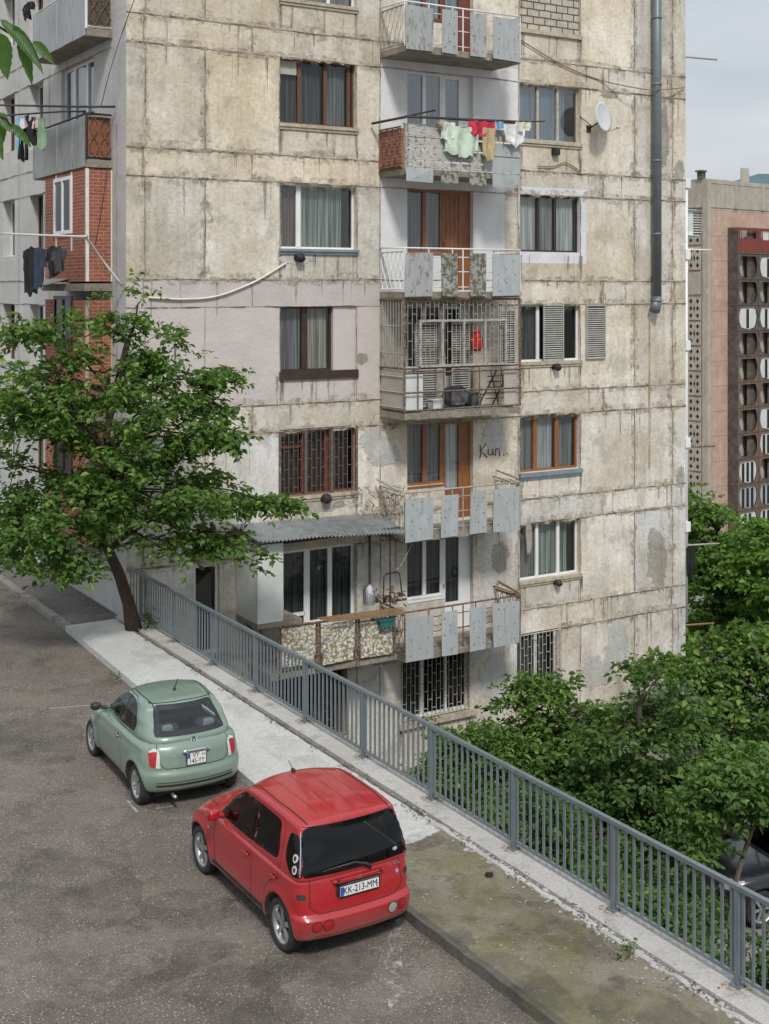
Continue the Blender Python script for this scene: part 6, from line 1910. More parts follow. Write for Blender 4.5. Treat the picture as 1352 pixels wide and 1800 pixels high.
def put_text(parent, txt, size, x, y, z, tilt, w, name='lettering', mat_='ink', spacing=1.0, wscale=1.0):
    """lettering on the rear, reading left to right when seen from behind"""
    me = text_mesh(txt, size)
    o = bpy.data.objects.new(name, me); me.materials.clear(); me.materials.append(M[mat_]); link(o, parent)
    # text x axis -> -y of the car, text y axis -> up
    o.matrix_local = Matrix.Translation((x, y, z)) @ Matrix.Rotation(tilt, 4, 'Y') @ Matrix(((0, 0, -1, 0), (-1, 0, 0, 0), (0, 1, 0, 0), (0, 0, 0, 1))) @ Matrix.Diagonal((wscale, 1, 1, 1))
    return o
def circ(cx, cy, rx, ry=None, n=24): ry = ry or rx; return [(cx + rx * math.cos(2 * math.pi * i / n), cy + ry * math.sin(2 * math.pi * i / n)) for i in range(n)]
def patch_part(S, name, ax, poly, off, mat_, which='lo', parent=None, step=.03, label=None):
    s = MB(); skin(s, S[which], ax, poly, off, 0, None, step); return s.build(name, M[mat_] if isinstance(mat_, str) else mat_, parent or S['root'], label=label)

# --- the red car
rp0 = ground(495, 1670); rp1 = ground(355, 1533)
hd = Vector((rp1[0] - rp0[0], rp1[1] - rp0[1], 0)).normalized(); lf = Vector((-hd.y, hd.x, 0))
RT = .768
red = dict(name='red_hatchback', label='tall red hatchback parked along the kerb, nearest to the viewer, with black windows', dir=hd,
    pos=(rp0[0] - lf.x * (RT - .02), rp0[1] - lf.y * (RT - .02)), wb=2.36, r=.305, hw=.80, track=.768, tw=.17, spokes=5, zb=.24,
    paint=paint('red_paint', (.36, .010, .016), .30, .45, .05),
    xr=[(0, -.50), (.10, -.575), (.30, -.60), (.385, -.60), (.415, -.52), (.6, -.515), (1, -.47)],
    xf=[(0, 2.95), (.15, 3.02), (.45, 3.04), (.75, 2.98), (1, 2.70)],
    ztop=[(-.6, 1.0), (0, 1.0), (1.6, .985), (2.15, .955), (2.6, .90), (2.95, .80), (3.1, .74)],
    wz=[(0, .965), (.25, .995), (.45, .99), (.7, 1.0), (.88, .99), (1, .965)], plan=[(-.6, .965), (-.2, .99), (.3, 1), (1.9, 1), (2.5, .98), (3.05, .92)],
    rb=.09, fb=.30, nl=18, belt=.93, deck=(-.33, 1.75), gy=(.93,), gz0=.93,
    gxr=[(0, -.50), (.1, -.485), (.9, -.345), (1, -.33)], gxf=[(0, 2.18), (.5, 1.72), (.88, 1.38), (1, 1.22)],
    gtop=[(-.5, 1.55), (.2, 1.60), (.8, 1.605), (1.3, 1.58), (2.2, 1.5)], gy_keys=[(0, .972), (.12, .96), (.5, .905), (.9, .83), (1, .81)],
    gplan=[(-.5, .975), (-.1, 1), (1.2, 1.0), (2.2, .93)], grb=.075, ng=24, windows=[])
W_ = red['windows']
for ax in 'LR':
    W_.append(dict(name='front_door_glass', ax=ax, poly=rpoly([(.712, 1.02), (1.75, 1.00), (1.40, 1.40), (1.20, 1.465), (.718, 1.475)], [.03, .05, .12, .1, .03]), glass='car_glass_dark', rim=.03))
    W_.append(dict(name='rear_door_glass', ax=ax, poly=rpoly([(.05, 1.05), (.700, 1.02), (.706, 1.475), (.12, 1.46)], [.10, .03, .03, .09]), glass='car_glass_dark', rim=.03))
    W_.append(dict(name='quarter_glass', ax=ax, poly=rpoly([(-.42, .985), (-.26, .985), (-.09, 1.13), (-.115, 1.42), (-.335, 1.42)], [.03, .1, .14, .06, .03]), glass='car_glass_dark', rim=.02))
W_.append(dict(name='rear_window', ax='B', poly=rpoly([(-.69, .985), (.69, .985), (.615, 1.475), (.52, 1.50), (-.52, 1.50), (-.615, 1.475)], [.05, .05, .05, .1, .1, .05]), glass='car_glass_dark', rim=.05))
W_.append(dict(name='windscreen', ax='F', poly=rpoly([(-.60, 1.0), (.60, 1.0), (.50, 1.48), (-.50, 1.48)], .06), rim=.03))
build_car(red)
R0 = red['root']
s = MB()
for ax in 'LR':
    seam(s, red['lo'], ax, [(1.80, .96), (1.86, .70), (1.84, .40), (1.70, .31), (.75, .30), (.73, .60), (.74, .97)])
    seam(s, red['lo'], ax, [(.73, .30), (.42, .32), (.36, .62), (.20, .76), (.02, .84), (.0, .95)])
    seam(s, red['cab'], ax, [(1.83, 1.0), (1.45, 1.42), (1.22, 1.495), (.08, 1.49), (.0, 1.40), (-.0, .98)], .006)
seam(s, red['cab'], 'T', [(-.32, .545), (.4, .575), (1.25, .555)], .018, .003); seam(s, red['cab'], 'T', [(-.32, -.545), (.4, -.575), (1.25, -.555)], .018, .003)
for y in (-.34, -.12, .12, .34): seam(s, red['cab'], 'T', [(-.12, y), (1.05, y)], .006, .001)
seam(s, red['cab'], 'B', [(-.70, 1.50), (.70, 1.50)], .009, .002)
seam(s, red['lo'], 'B', [(-.60, .97), (-.62, .66), (-.52, .565), (.52, .565), (.62, .66), (.60, .97)], .010, .002)
seam(s, red['lo'], 'T', [(2.1, .62), (2.75, .50), (2.82, 0), (2.75, -.50), (2.1, -.62)], .008, .002)
s.build('panel_gaps', M['seam'], red['bodyo'])
for sd, ax in ((1, 'L'), (-1, 'R')):
    lampo = None
    for zc in (1.06, 1.18):
        o = patch_part(red, 'tail_light', ax, circ(-.325 + (zc - 1.06) * .2, zc, .040, .050), .008, 'whitelens', 'cab', step=.02); 
        s = MB(); skin(s, red['cab'], ax, circ(-.325 + (zc - 1.06) * .2, zc, .020, .026), .011, 0, None, .015); s.build('bulb', M['plastic'], o)
    for (x, y_, rr, mm) in ((0, .57, .055, 'redlens'), (0, .43, .060, 'redlens')):
        if sd < 0 and y_ < .5: mm = 'grille'
        yy = y_ * sd
        o = patch_part(red, 'bumper_lamp', 'B', circ(yy, .452, rr), .006, mm, 'lo', step=.02, label='grey reversing lamp in the bumper' if mm == 'grille' else None)
        s = MB(); skin(s, red['lo'], 'B', circ(yy, .452, rr + .010), .003, 0, circ(yy, .452, rr - .002), .02); s.build('lamp_ring', M['seam'], o)
    s = MB(); s.rbox((1.66, sd * .90, 1.04), (.07, .09, .07), 2.8, 6); s.bar((1.66, sd * .74, 1.0), (1.66, sd * .84, 1.02), .05)
    mo = s.build('mirror', red['paint'], R0)
    for hx in (.86, .12):
        p = cast(red['lo'], ax, hx, .83, .02); s = MB(); s.rbox(p, (.075, .014, .022), 3, 5); s.build('door_handle', red['paint'], R0)
        s = MB(); skin(s, red['lo'], ax, circ(hx, .83, .05, .032), .002, 0, None, .02); s.build('handle_recess', M['seam'], red['bodyo'])  # flat dark oval: shade of the handle scoop put into colour
    patch_part(red, 'side_repeater', ax, circ(2.02, .74, .022, .016), .008, 'whitelens', 'lo', step=.015)
    patch_part(red, 'headlight', ax, rpoly([(2.62, .66), (2.92, .60), (2.95, .76), (2.66, .80)], .04), .004, 'whitelens', 'lo', step=.03)
    s = MB(); skin(s, red['lo'], 'B', rpoly([(sd * .66, .74), (sd * .745, .74), (sd * .745, .80), (sd * .66, .80)], .01), .004, 0, None, .02); s.build('corner_trim', M['plastic'], R0)
# white edge line between quarter glass and rear window
s = MB()
for sd in (1,):
    pl = []
    for i in range(13):
        z = 1.0 + .46 * i / 12
        p = None
        for off in (.0,):
            yv = .715 - .085 * (i / 12)
            p = cast(red['cab'], 'B', yv, z, .007)
        if p: pl.append(p)
    s.tube(pl, .009, 5)
s.build('window_edge_trim', M['chrome'], R0)
# plate, handle bar, wiper, emblem, badge
pc_ = cast(red['lo'], 'B', .0, .80, 0)
px_ = pc_.x
s = MB(); s.rbox((px_ - .012, 0, .775), (.02, .29, .085), 10, 4); pb = s.build('plate_recess', M['plastic'], R0)
s = MB(); s.box(px_ - .040, px_ - .034, -.26, .26, .72, .83); pl_ = s.build('number_plate', M['plate'], R0)
s = MB(); s.box(px_ - .0415, px_ - .0402, .215, .258, .722, .828); s.build('country_band', M['blueband'], pl_)
put_text(pl_, 'KK-213-MM', .115, px_ - .0425, -.01, .775, 0, .4, wscale=.80)
s = MB(); s.box(px_ - .0415, px_ - .0402, -.25, -.222, .765, .775); s.box(px_ - .0415, px_ - .0402, -.25, -.222, .735, .745); s.build('plate_marks', M['ink'], pl_)
s = MB(); s.rbox((px_ - .012, 0, .895), (.03, .34, .022), 6, 6); s.build('tailgate_handle', red['paint'], R0)
s = MB()
def rhomb(cy, cz, ang, L=.036, Wd=.018):
    d = Vector((math.cos(ang), math.sin(ang))); n_ = Vector((-d.y, d.x)); c = Vector((cy, cz)) + d * L * .5
    return [tuple(c - d * L * .5), tuple(c + n_ * Wd * .5), tuple(c + d * L * .5), tuple(c - n_ * Wd * .5)]
for ang in (90, 210, 330):
    q = rhomb(0, .900, math.radians(ang)); s.add([(px_ - .05, y, z) for y, z in q] + [(px_ - .040, y, z) for y, z in q], [(0, 1, 2, 3), (0, 4, 5, 1), (1, 5, 6, 2), (2, 6, 7, 3), (3, 7, 4, 0)])
s.build('emblem', M['chrome'], R0)
s = MB()
w0 = cast(red['cab'], 'B', -.10, 1.015, .05); w1 = cast(red['cab'], 'B', .05, 1.06, .05); w2 = cast(red['cab'], 'B', .42, 1.04, .03); wb0 = cast(red['cab'], 'B', -.16, .965, .02)
s.tube([wb0, w0, w1, w2], [.028, .018, .013, .008], 6); s.tube([cast(red['cab'], 'B', -.02, 1.04, .02), cast(red['cab'], 'B', .45, 1.03, .02)], .010, 4); s.build('rear_wiper', M['plastic'], R0)
pbadge = cast(red['lo'], 'B', -.50, .90, .004)
s = MB(); rnd = random.Random(2)
for i in range(7):                              # small chrome letters, too worn to read
    y = -.42 - i * .026; s.box(pbadge.x - .004, pbadge.x + .02, y - .018, y - .014, .890, .912); s.box(pbadge.x - .004, pbadge.x + .02, y - .018, y - .002, .890 + .018 * (i % 2), .894 + .018 * (i % 2))
s.build('badge', M['alloy'], R0)
patch_part(red, 'sticker', 'B', circ(-.56, .81, .024), .004, simple('blue_sticker', (.03, .06, .35), (.5, .6, .7), 60, .4), 'lo', step=.02)
s = MB(); skin(s, red['cab'], 'B', circ(-.54, 1.07, .035, .02), .009, 0, None, .02); s.build('sticker', M['panel'], R0)
s = MB(); s.rbox((1.16, .0, 1.60), (.04, .025, .02), 3, 4); s.bar((1.15, 0, 1.6), (1.30, 0, 1.68), .008); s.build('roof_aerial', M['plastic'], R0)
s = MB(); p = cast(red['cab'], 'B', 0, 1.50, .01)
s.build('spoiler_lip', red['paint'], R0) if False else None

for ax in 'LR':
    s = MB(); seam(s, red['lo'], ax, [(.40, .335), (1.92, .335)], .05, .004); s.build('sill_trim', M['plastic'], R0)
s = MB(); seam(s, red['lo'], 'B', [(-.60, .315), (.60, .315)], .05, .004); s.build('bumper_skirt', M['plastic'], R0)
# --- the green car
gp0 = ground(240, 1412); gp1 = ground(160, 1325)
hd = Vector((gp1[0] - gp0[0], gp1[1] - gp0[1], 0)).normalized(); lf = Vector((-hd.y, hd.x, 0))
green = dict(name='green_hatchback', label='small rounded pale green hatchback parked behind the red car', dir=hd,
    pos=(gp0[0] - lf.x * .755, gp0[1] - lf.y * .755), wb=2.32, r=.295, hw=.815, track=.775, tw=.165, spokes=7, spk='double', zb=.22,
    paint=paint('sage_green_paint', (.17, .235, .19), .32, .45, .05),
    xr=[(0, -.47), (.12, -.555), (.30, -.59), (.40, -.585), (.50, -.545), (.75, -.515), (1, -.45)],
    xf=[(0, 2.85), (.15, 2.93), (.45, 2.94), (.75, 2.84), (1, 2.50)],
    ztop=[(-.6, .97), (-.2, 1.02), (.6, 1.0), (1.5, .98), (2.0, .93), (2.5, .82), (2.9, .70)],
    wz=[(0, .955), (.22, .995), (.45, 1.0), (.65, .995), (.85, .965), (1, .92)], plan=[(-.6, .92), (-.3, .97), (.2, 1), (1.8, .995), (2.3, .965), (2.9, .86)],
    rb=.19, fb=.38, nl=13, belt=.90, deck=(-.25, 1.75), gy=(.90,), gz0=.92, crown=.06,
    gxr=[(0, -.475), (.15, -.415), (.5, -.24), (.85, -.04), (1, .03)], gxf=[(0, 2.05), (.5, 1.62), (.85, 1.28), (1, 1.05)],
    gtop=[(-.4, 1.40), (.1, 1.46), (.6, 1.495), (1.1, 1.475), (2.0, 1.36)], gy_keys=[(0, .93), (.15, .905), (.5, .835), (.85, .735), (1, .70)],
    gplan=[(-.4, .90), (.1, .985), (.9, 1.0), (2.0, .86)], grb=.17, ng=9, windows=[], seats=[(1.02, .36, 1.17), (1.02, -.36, 1.17), (.18, .33, 1.06), (.18, -.33, 1.06)], hr_mat='headrest')
W_ = green['windows']
for ax in 'LR':
    W_.append(dict(name='door_glass', ax=ax, poly=rpoly([(.74, 1.01), (1.72, .985), (1.42, 1.27), (1.12, 1.395), (.76, 1.41)], [.02, .05, .16, .14, .02]), rim=.028))
    W_.append(dict(name='quarter_glass', ax=ax, poly=rpoly([(.20, 1.02), (.71, 1.01), (.73, 1.41), (.52, 1.40), (.32, 1.30), (.18, 1.12)], [.04, .02, .02, .12, .16, .05]), rim=.028))
W_.append(dict(name='rear_window', ax='B', poly=rpoly([(-.55, 1.035), (.55, 1.035), (.55, 1.09), (.455, 1.405), (-.455, 1.405), (-.55, 1.09)], [.06, .06, .05, .08, .08, .05]), rim=.065))
W_.append(dict(name='windscreen', ax='F', poly=rpoly([(-.56, 1.0), (.56, 1.0), (.44, 1.39), (-.44, 1.39)], .08), rim=.03))
build_car(green)
G0 = green['root']
s = MB()
for ax in 'LR':
    seam(s, green['lo'], ax, [(1.78, .93), (1.82, .65), (1.72, .31), (.66, .30), (.60, .42), (.64, .70), (.70, .97)])
    seam(s, green['cab'], ax, [(1.80, .97), (1.48, 1.29), (1.12, 1.43), (.55, 1.43), (.30, 1.34), (.13, 1.12), (.14, 1.0)], .006)
    seam(s, green['cab'], ax, [(.725, 1.0), (.74, 1.42)], .02, .006)
seam(s, green['cab'], 'T', [(.05, .455), (.6, .50), (1.15, .45)], .014, .003); seam(s, green['cab'], 'T', [(.05, -.455), (.6, -.50), (1.15, -.45)], .014, .003)
seam(s, green['cab'], 'B', [(-.50, 1.42), (0, 1.432), (.50, 1.42)], .008, .002)
seam(s, green['lo'], 'B', [(-.54, .99), (-.56, .90), (-.53, .68), (-.46, .615), (.46, .615), (.53, .68), (.56, .90), (.54, .99)], .010, .002)
seam(s, green['lo'], 'B', [(-.60, .375), (.60, .375)], .030, .003); seam(s, green['lo'], 'B', [(-.60, .425), (.60, .425)], .008, .003)
s.build('panel_gaps', M['seam'], green['bodyo'])
s = MB(); seam(s, green['lo'], 'B', [(-.44, .93), (0, .94), (.44, .93)], .012, .002); s.build('tailgate_crease', M['seam'], green['bodyo']) if False else None
b = NB('tail_lamp'); 
for sd, ax in ((1, 'L'), (-1, 'R')):
    outer = rpoly([(sd * .575, .63), (sd * .70, .65), (sd * .70, .87), (sd * .60, .89), (sd * .575, .86)], .03)
    o = patch_part(green, 'tail_light', 'B', rpoly([(sd * .545, .64), (sd * .675, .655), (sd * .685, .86), (sd * .60, .885), (sd * .545, .86)], .035), .012, 'redlens', 'lo', step=.025)
    s = MB(); skin(s, green['lo'], 'B', rpoly([(sd * .535, .63), (sd * .60, .635), (sd * .575, .80), (sd * .565, .85), (sd * .535, .86)], .02), .0155, 0, None, .02)
    skin(s, green['lo'], 'B', rpoly([(sd * .54, .845), (sd * .60, .862), (sd * .672, .845), (sd * .66, .878), (sd * .60, .90), (sd * .54, .88)], .02), .0158, 0, None, .02)
    s.build('clear_lens', M['whitelens'], o)
    s = MB(); s.rbox((1.68, sd * .88, 1.015), (.07, .085, .06), 2.6, 6); s.bar((1.66, sd * .70, .97), (1.67, sd * .79, .99), .05)
    s.build('mirror', M['plastic'], G0)
    p = cast(green['lo'], ax, .80, .80, .02); s = MB(); s.rbox(p, (.065, .014, .016), 3, 5); s.build('door_handle', M['chrome'], G0)
    s = MB(); skin(s, green['lo'], ax, circ(.80, .80, .05, .035), .002, 0, None, .02); s.build('handle_recess', M['seam'], green['bodyo'])  # dark oval painted behind the handle for the shade in its scoop
    patch_part(green, 'headlight', 'F', circ(sd * .54, .66, .09), .004, 'whitelens', 'lo', step=.03)
    patch_part(green, 'side_repeater', ax, circ(2.0, .70, .02, .013), .006, 'whitelens', 'lo', step=.015)
px_ = cast(green['lo'], 'B', 0, .76, 0).x
s = MB(); s.rbox((px_ - .02, 0, .845), (.03, .215, .024), 4, 7); s.build('chrome_handle', M['chrome'], G0)
s = MB(); s.box(px_ - .035, px_ - .028, -.145, .145, .645, .815); gl_ = s.build('number_plate', M['plate'], G0)
s = MB(); s.box(px_ - .028, px_ + .04, -.16, .16, .63, .83); s.build('plate_holder', M['plastic'], G0)
s = MB(); s.box(px_ - .0365, px_ - .0352, .105, .143, .735, .812); s.build('country_band', M['blueband'], gl_)
put_text(gl_, 'VY', .10, px_ - .0375, .015, .775, 0, .2, wscale=.85); put_text(gl_, '145-YY', .095, px_ - .0375, .0, .690, 0, .2, wscale=.85)
s = MB(); s.tube([(px_ - .0365, -.095 + .016 * math.cos(t / 8 * 6.283), .775 + .016 * math.sin(t / 8 * 6.283)) for t in range(9)], .003, 4); s.tube([(px_ - .0365, -.125 + .01 * math.cos(t / 8 * 6.283), .775 + .01 * math.sin(t / 8 * 6.283)) for t in range(9)], .003, 4); s.build('plate_marks', M['ink'], gl_)
ec = cast(green['lo'], 'B', 0, .955, 0)
nrm_ = Vector((-1, 0, .35)).normalized(); e1 = Vector((0, 1, 0)); e2 = nrm_.cross(e1).normalized()
if e2.z < 0: e2 = -e2
s = MB()
def ering(r0, r1, off, t0=0, t1=6.2832):
    n = 24; vs = []
    for i in range(n + 1):
        t = t0 + (t1 - t0) * i / n; d = e1 * math.cos(t) + e2 * math.sin(t)
        vs += [tuple(ec + nrm_ * off + d * r0), tuple(ec + nrm_ * off + d * r1)]
    s.add(vs, [(i * 2, i * 2 + 1, i * 2 + 3, i * 2 + 2) for i in range(n)])
ering(.034, .056, .016, 2.2, 7.2); ering(0.001, .017, .018); s.build('emblem', M['chrome'], G0)
s = MB()
ering(0.0005, .054, .012); s.build('emblem_base', M['plastic'], G0)
s = MB(); s.rbox((.42, 0, 1.505), (.035, .022, .015), 3, 4); s.tube([(.42, 0, 1.51), (.27, 0, 1.70)], [.010, .006], 6); s.build('roof_aerial', M['plastic'], G0)
s = MB(); s.tube([(-.42, .35, .21), (-.60, .35, .215)], .026, 10); s.build('exhaust', M['alloy'], G0)

# --- cars down in the yard, seen through the trees
def yard_car(name, label, pos, dr, col, k=1.0, z=-5.0, win='car_glass_dark'):
    S = dict(name=name, label=label, dir=dr, pos=pos, z=z, wb=2.75, r=.37, hw=.93, track=.92, tw=.23, spokes=6, zb=.32, paint=col,
        xr=[(0, -.85), (.2, -.95), (.5, -.95), (1, -.90)], xf=[(0, 3.55), (.2, 3.65), (.55, 3.66), (.85, 3.55), (1, 3.40)],
        ztop=[(-1, 1.12), (1.8, 1.12), (2.2, 1.10), (3.0, 1.05), (3.6, .98)], wz=[(0, .95), (.3, .99), (.7, 1), (1, .95)], plan=[(-.9, .95), (-.4, 1), (2.8, 1), (3.6, .90)],
        rb=.10, fb=.22, nl=10, deck=(-.7, 1.8), gy=(.92,), gz0=1.05, gxr=[(0, -.85), (1, -.60)], gxf=[(0, 2.25), (.5, 1.8), (1, 1.35)],
        gtop=[(-.9, 1.74), (.5, 1.80), (1.4, 1.78), (2.2, 1.7)], gy_keys=[(0, .95), (.5, .88), (1, .76)], gplan=[(-.9, .97), (1.4, 1), (2.2, .93)], ng=11, gap=.06,
        windows=[dict(name='side_glass', ax=ax, poly=rpoly([(-.55, 1.18), (1.85, 1.16), (1.40, 1.62), (-.45, 1.64)], .08), glass=win) for ax in 'LR'] + [dict(name='windscreen', ax='F', poly=rpoly([(-.70, 1.15), (.70, 1.15), (.58, 1.66), (-.58, 1.66)], .06), glass=win), dict(name='rear_window', ax='B', poly=rpoly([(-.66, 1.2), (.66, 1.2), (.55, 1.64), (-.55, 1.64)], .06), glass=win)])
    build_car(S)
    for sd, ax in ((1, 'L'), (-1, 'R')):
        o = patch_part(S, 'headlight', 'F', rpoly([(sd * .52, .80), (sd * .82, .80), (sd * .82, .96), (sd * .52, .95)], .03), .006, 'alloy', 'lo', step=.03)
        patch_part(S, 'indicator', ax, rpoly([(3.28, .80), (3.42, .81), (3.41, .93), (3.29, .94)], .03), .006, 'orangelens', 'lo', step=.03)
        s = MB(); s.rbox((1.95, sd * 1.06, 1.22), (.09, .12, .09), 3, 5); s.build('mirror', col, S['root'])
    s = MB(); skin(s, S['lo'], 'F', rpoly([(-.45, .66), (.45, .66), (.45, .92), (-.45, .92)], .03), .006, 0, None, .04); s.build('front_grille', M['plastic'], S['root'])
    s = MB(); seam(s, S['lo'], 'T', [(2.3, .80), (3.2, .74), (3.42, .5), (3.5, 0), (3.42, -.5), (3.2, -.74), (2.3, -.80)], .012, .002); s.build('panel_gaps', M['seam'], S['bodyo'])
    return S
# the dark one: its front left wheel shows over the railing
wp = ground(1340, 1632, -5.0)
d_ = Vector((-.93, -.37, 0)).normalized(); l_ = Vector((-d_.y, d_.x, 0))
ps = Vector((wp[0], wp[1], 0)) - l_ * .90 - d_ * 2.75
yard_car('black_pickup', 'black off road car with an orange indicator, parked in the lower yard', (ps.x, ps.y), d_, paint('black_paint', (.010, .011, .014), .30, .1, .02))
wp = ground(1245, 1500, -5.0)
yard_car('white_car', 'white car mostly hidden behind the trees of the lower yard', (wp[0] + 1.0, wp[1] + .9), Vector((.97, .25, 0)), paint('white_paint_car', (.72, .73, .74), .3, .6, .05))
# ------------------------------------------------------------------ trees
def leaf_mat(name, c1, c2, c3, trans=.42):
    b = NB(name)
    at = b.n('ShaderNodeAttribute', attribute_name='tint')
    sep = b.n('ShaderNodeSeparateColor'); b.put(sep.inputs[0], at.outputs['Color'])
    col = b.mix(sep.outputs[0], c1, c2); col = b.mix(b.ramp(sep.outputs[1], [(.75, 0), (.95, 1)]), col, c3)
    b.set(col, .55, 0, None, Specular_IOR_Level=.35)
    tl = b.n('ShaderNodeBsdfTranslucent'); b.put(tl.inputs[0], b.mix(1.0, col, (1.3, 1.5, .6), 'MULTIPLY'))
    mx = b.n('ShaderNodeMixShader'); mx.inputs[0].default_value = trans
    b.t.links.new(b.p.outputs[0], mx.inputs[1]); b.t.links.new(tl.outputs[0], mx.inputs[2]); b.t.links.new(mx.outputs[0], b.t.nodes['Material Output'].inputs[0])
    return b.mat
M['bark'] = simple('bark', (.085, .062, .045), (.05, .038, .03), 9, .95, 0, 1.0, .02, (.14, .12, .09), (.58, .66), (3, 3, .7))
M['bark_pale'] = simple('pale_bark', (.20, .165, .12), (.13, .105, .08), 9, .95, 0, .9, .02, None, (.6, .7), (3, 3, .7))

def leaves_mesh(name, P, D, S, rng, mat_, aspect=.5):
    """P centres, D leaf axes, S sizes: each leaf a folded five point blade"""
    n = len(P)
    up = rng.normal(size=(n, 3)) * .55 + np.array([0, 0, 1.0])
    side = np.cross(D, up); side /= np.linalg.norm(side, axis=1)[:, None] + 1e-9
    nrm = np.cross(side, D)
    L = S[:, None]; Wd = L * aspect * .5 * 1.15
    base = P; q = P + D * L * .38; tip = P + D * L - nrm * L * .16
    fold = nrm * L * .10
    a = q + side * Wd + fold; c = q - side * Wd + fold
    a2 = P + D * L * .75 + side * Wd * .62 + fold * .4; c2 = P + D * L * .75 - side * Wd * .62 + fold * .4
    V = np.stack([base, a, a2, tip, c2, c], 1).reshape(-1, 3)
    idx = np.arange(n)[:, None] * 6
    F = np.concatenate([idx + np.array([[0, 1, 2, 3]]), idx + np.array([[0, 3, 4, 5]])], 1).reshape(-1)
    me = bpy.data.meshes.new(name)
    me.vertices.add(len(V)); me.vertices.foreach_set('co', V.astype(np.float32).ravel())
    me.loops.add(len(F)); me.loops.foreach_set('vertex_index', F.astype(np.int32))
    nf = 2 * n
    me.polygons.add(nf); me.polygons.foreach_set('loop_start', (np.arange(nf) * 4).astype(np.int32))
    me.update(calc_edges=True)
    at = me.color_attributes.new('tint', 'FLOAT_COLOR', 'POINT')
    r = np.ones((n, 6, 4)); r[:, :, 0] = rng.random(n)[:, None]; r[:, :, 1] = rng.random(n)[:, None]
    at.data.foreach_set('color', r.astype(np.float32).ravel())
    me.materials.append(mat_); me.validate()
    return me
def tree(name, label, cat, base, trunk, blobs, ntwig, leaf, mat_, seed=1, bark='bark', per=26, twig=.6, droop=.5, tr=.14, group=None, aspect=.55, fill=.35, limbs=40):
    """base world point; trunk: offsets of the stem; blobs: (centre offset, radii, weight)"""
    rng = np.random.default_rng(seed); rnd = random.Random(seed)
    root = empty(name, base, 0, label, cat, group)
    s = MB()
    tp = [Vector(p) for p in trunk]
    n = len(tp)
    s.tube(tp, [tr * (1 - .55 * i / (n - 1)) * (1.35 if i == 0 else 1) for i in range(n)], 10)
    big = blobs; blobs = []
    for (c_, r_, w_) in big:                     # uneven crown: every lobe breaks up into boughs
        blobs.append((c_, (r_[0] * .8, r_[1] * .8, r_[2] * .8), w_ * .30))
        for q in range(7):
            d_ = Vector(rng.normal(size=3)); d_.normalize(); k_ = rnd.uniform(.45, 1.0); z_ = rnd.uniform(.26, .5)
            blobs.append(((c_[0] + d_.x * r_[0] * k_, c_[1] + d_.y * r_[1] * k_, c_[2] + d_.z * r_[2] * k_), (r_[0] * z_, r_[1] * z_, r_[2] * z_ * .8), w_ * .10))
    wts = [b[2] for b in blobs]
    T0 = []
    limb_ends = []
    for i in range(limbs):
        bl = rnd.choices(blobs, wts)[0]
        c, r = Vector(bl[0]), Vector(bl[1])
        d = Vector(rng.normal(size=3)); d.normalize(); rr = rnd.uniform(.25, .85)
        e = c + Vector((d.x * r.x, d.y * r.y, d.z * r.z)) * rr
        # attach to the stem point that is lower than the end
        cand = [p for p in tp[n // 3:] if p.z < e.z + .2] or [tp[n // 2]]
        a = min(cand, key=lambda p: (p - e).length + .4 * abs(p.z - e.z))
        m1 = a.lerp(e, .35) + Vector((0, 0, .25 * (e - a).length * .5)) + Vector(rng.normal(size=3)) * .10
        m2 = a.lerp(e, .7) + Vector((0, 0, .16 * (e - a).length * .5)) + Vector(rng.normal(size=3)) * .12
        r0 = tr * .34
        s.tube([a, m1, m2, e], [r0, r0 * .6, r0 * .35, r0 * .15], 5)
        limb_ends.append((m1, m2, e))
    P, D, S = [], [], []
    limb_pts = np.array([[*m] for le in limb_ends for m in (le[1], le[2])])
    ctr = sum((Vector(b[0]) * b[2] for b in blobs), Vector()) / sum(wts)
    for i in range(ntwig):
        bl = rnd.choices(blobs, wts)[0]
        c, r = np.array(bl[0]), np.array(bl[1])
        d = rng.normal(size=3); d /= np.linalg.norm(d)
        rad = (rng.random() ** fill)
        p = c + d * r * rad
        cl = mnoise.noise(Vector((p[0], p[1], p[2] * 1.7)) * 1.25 + Vector((seed, 0, 0)))
        if cl < .06 and rnd.random() < .9: continue           # gaps between the clumps
        out_ = np.array(p) - np.array(c); out_[2] *= .35
        out_ = out_ / (np.linalg.norm(out_) + 1e-6) + rng.normal(size=3) * .45; out_ /= np.linalg.norm(out_)
        out_[2] = out_[2] * .5 + .12
        L = twig * rnd.uniform(.55, 1.3); k = max(6, int(per * L / twig))
        t = np.linspace(0.02, 1, k)
        path = p + out_[None, :] * (t * L)[:, None]; path[:, 2] -= droop * L * t ** 2 * .6
        if i % 3 == 0:
            j = np.argmin(((limb_pts - p) ** 2).sum(1)); q = limb_pts[j]
            s.tube([tuple(q), tuple((q + p) / 2 + np.array([0, 0, .06])), tuple(p)], [tr * .06, tr * .05, tr * .04], 3, cap=False)
            s.tube([tuple(path[0]), tuple(path[k // 2]), tuple(path[-1])], [tr * .045, tr * .035, tr * .02], 3, cap=False)
        sd_v = np.cross(out_, [0, 0, 1.0]); sd_v /= np.linalg.norm(sd_v) + 1e-6
        sgn = np.where(np.arange(k) % 2 == 0, 1, -1)[:, None]
        dd = out_[None, :] * .55 + sd_v[None, :] * sgn * .8 + rng.normal(size=(k, 3)) * .38 + np.array([0, 0, -.28])
        dd /= np.linalg.norm(dd, axis=1)[:, None]
        P.append(path + rng.normal(size=(k, 3)) * .05); D.append(dd); S.append(leaf * rng.uniform(.45, 1.35, k))
    P, D, S = np.concatenate(P), np.concatenate(D), np.concatenate(S)
    s.build('trunk', M[bark], root)
    me = leaves_mesh('crown', P, D, S, rng, mat_, aspect)
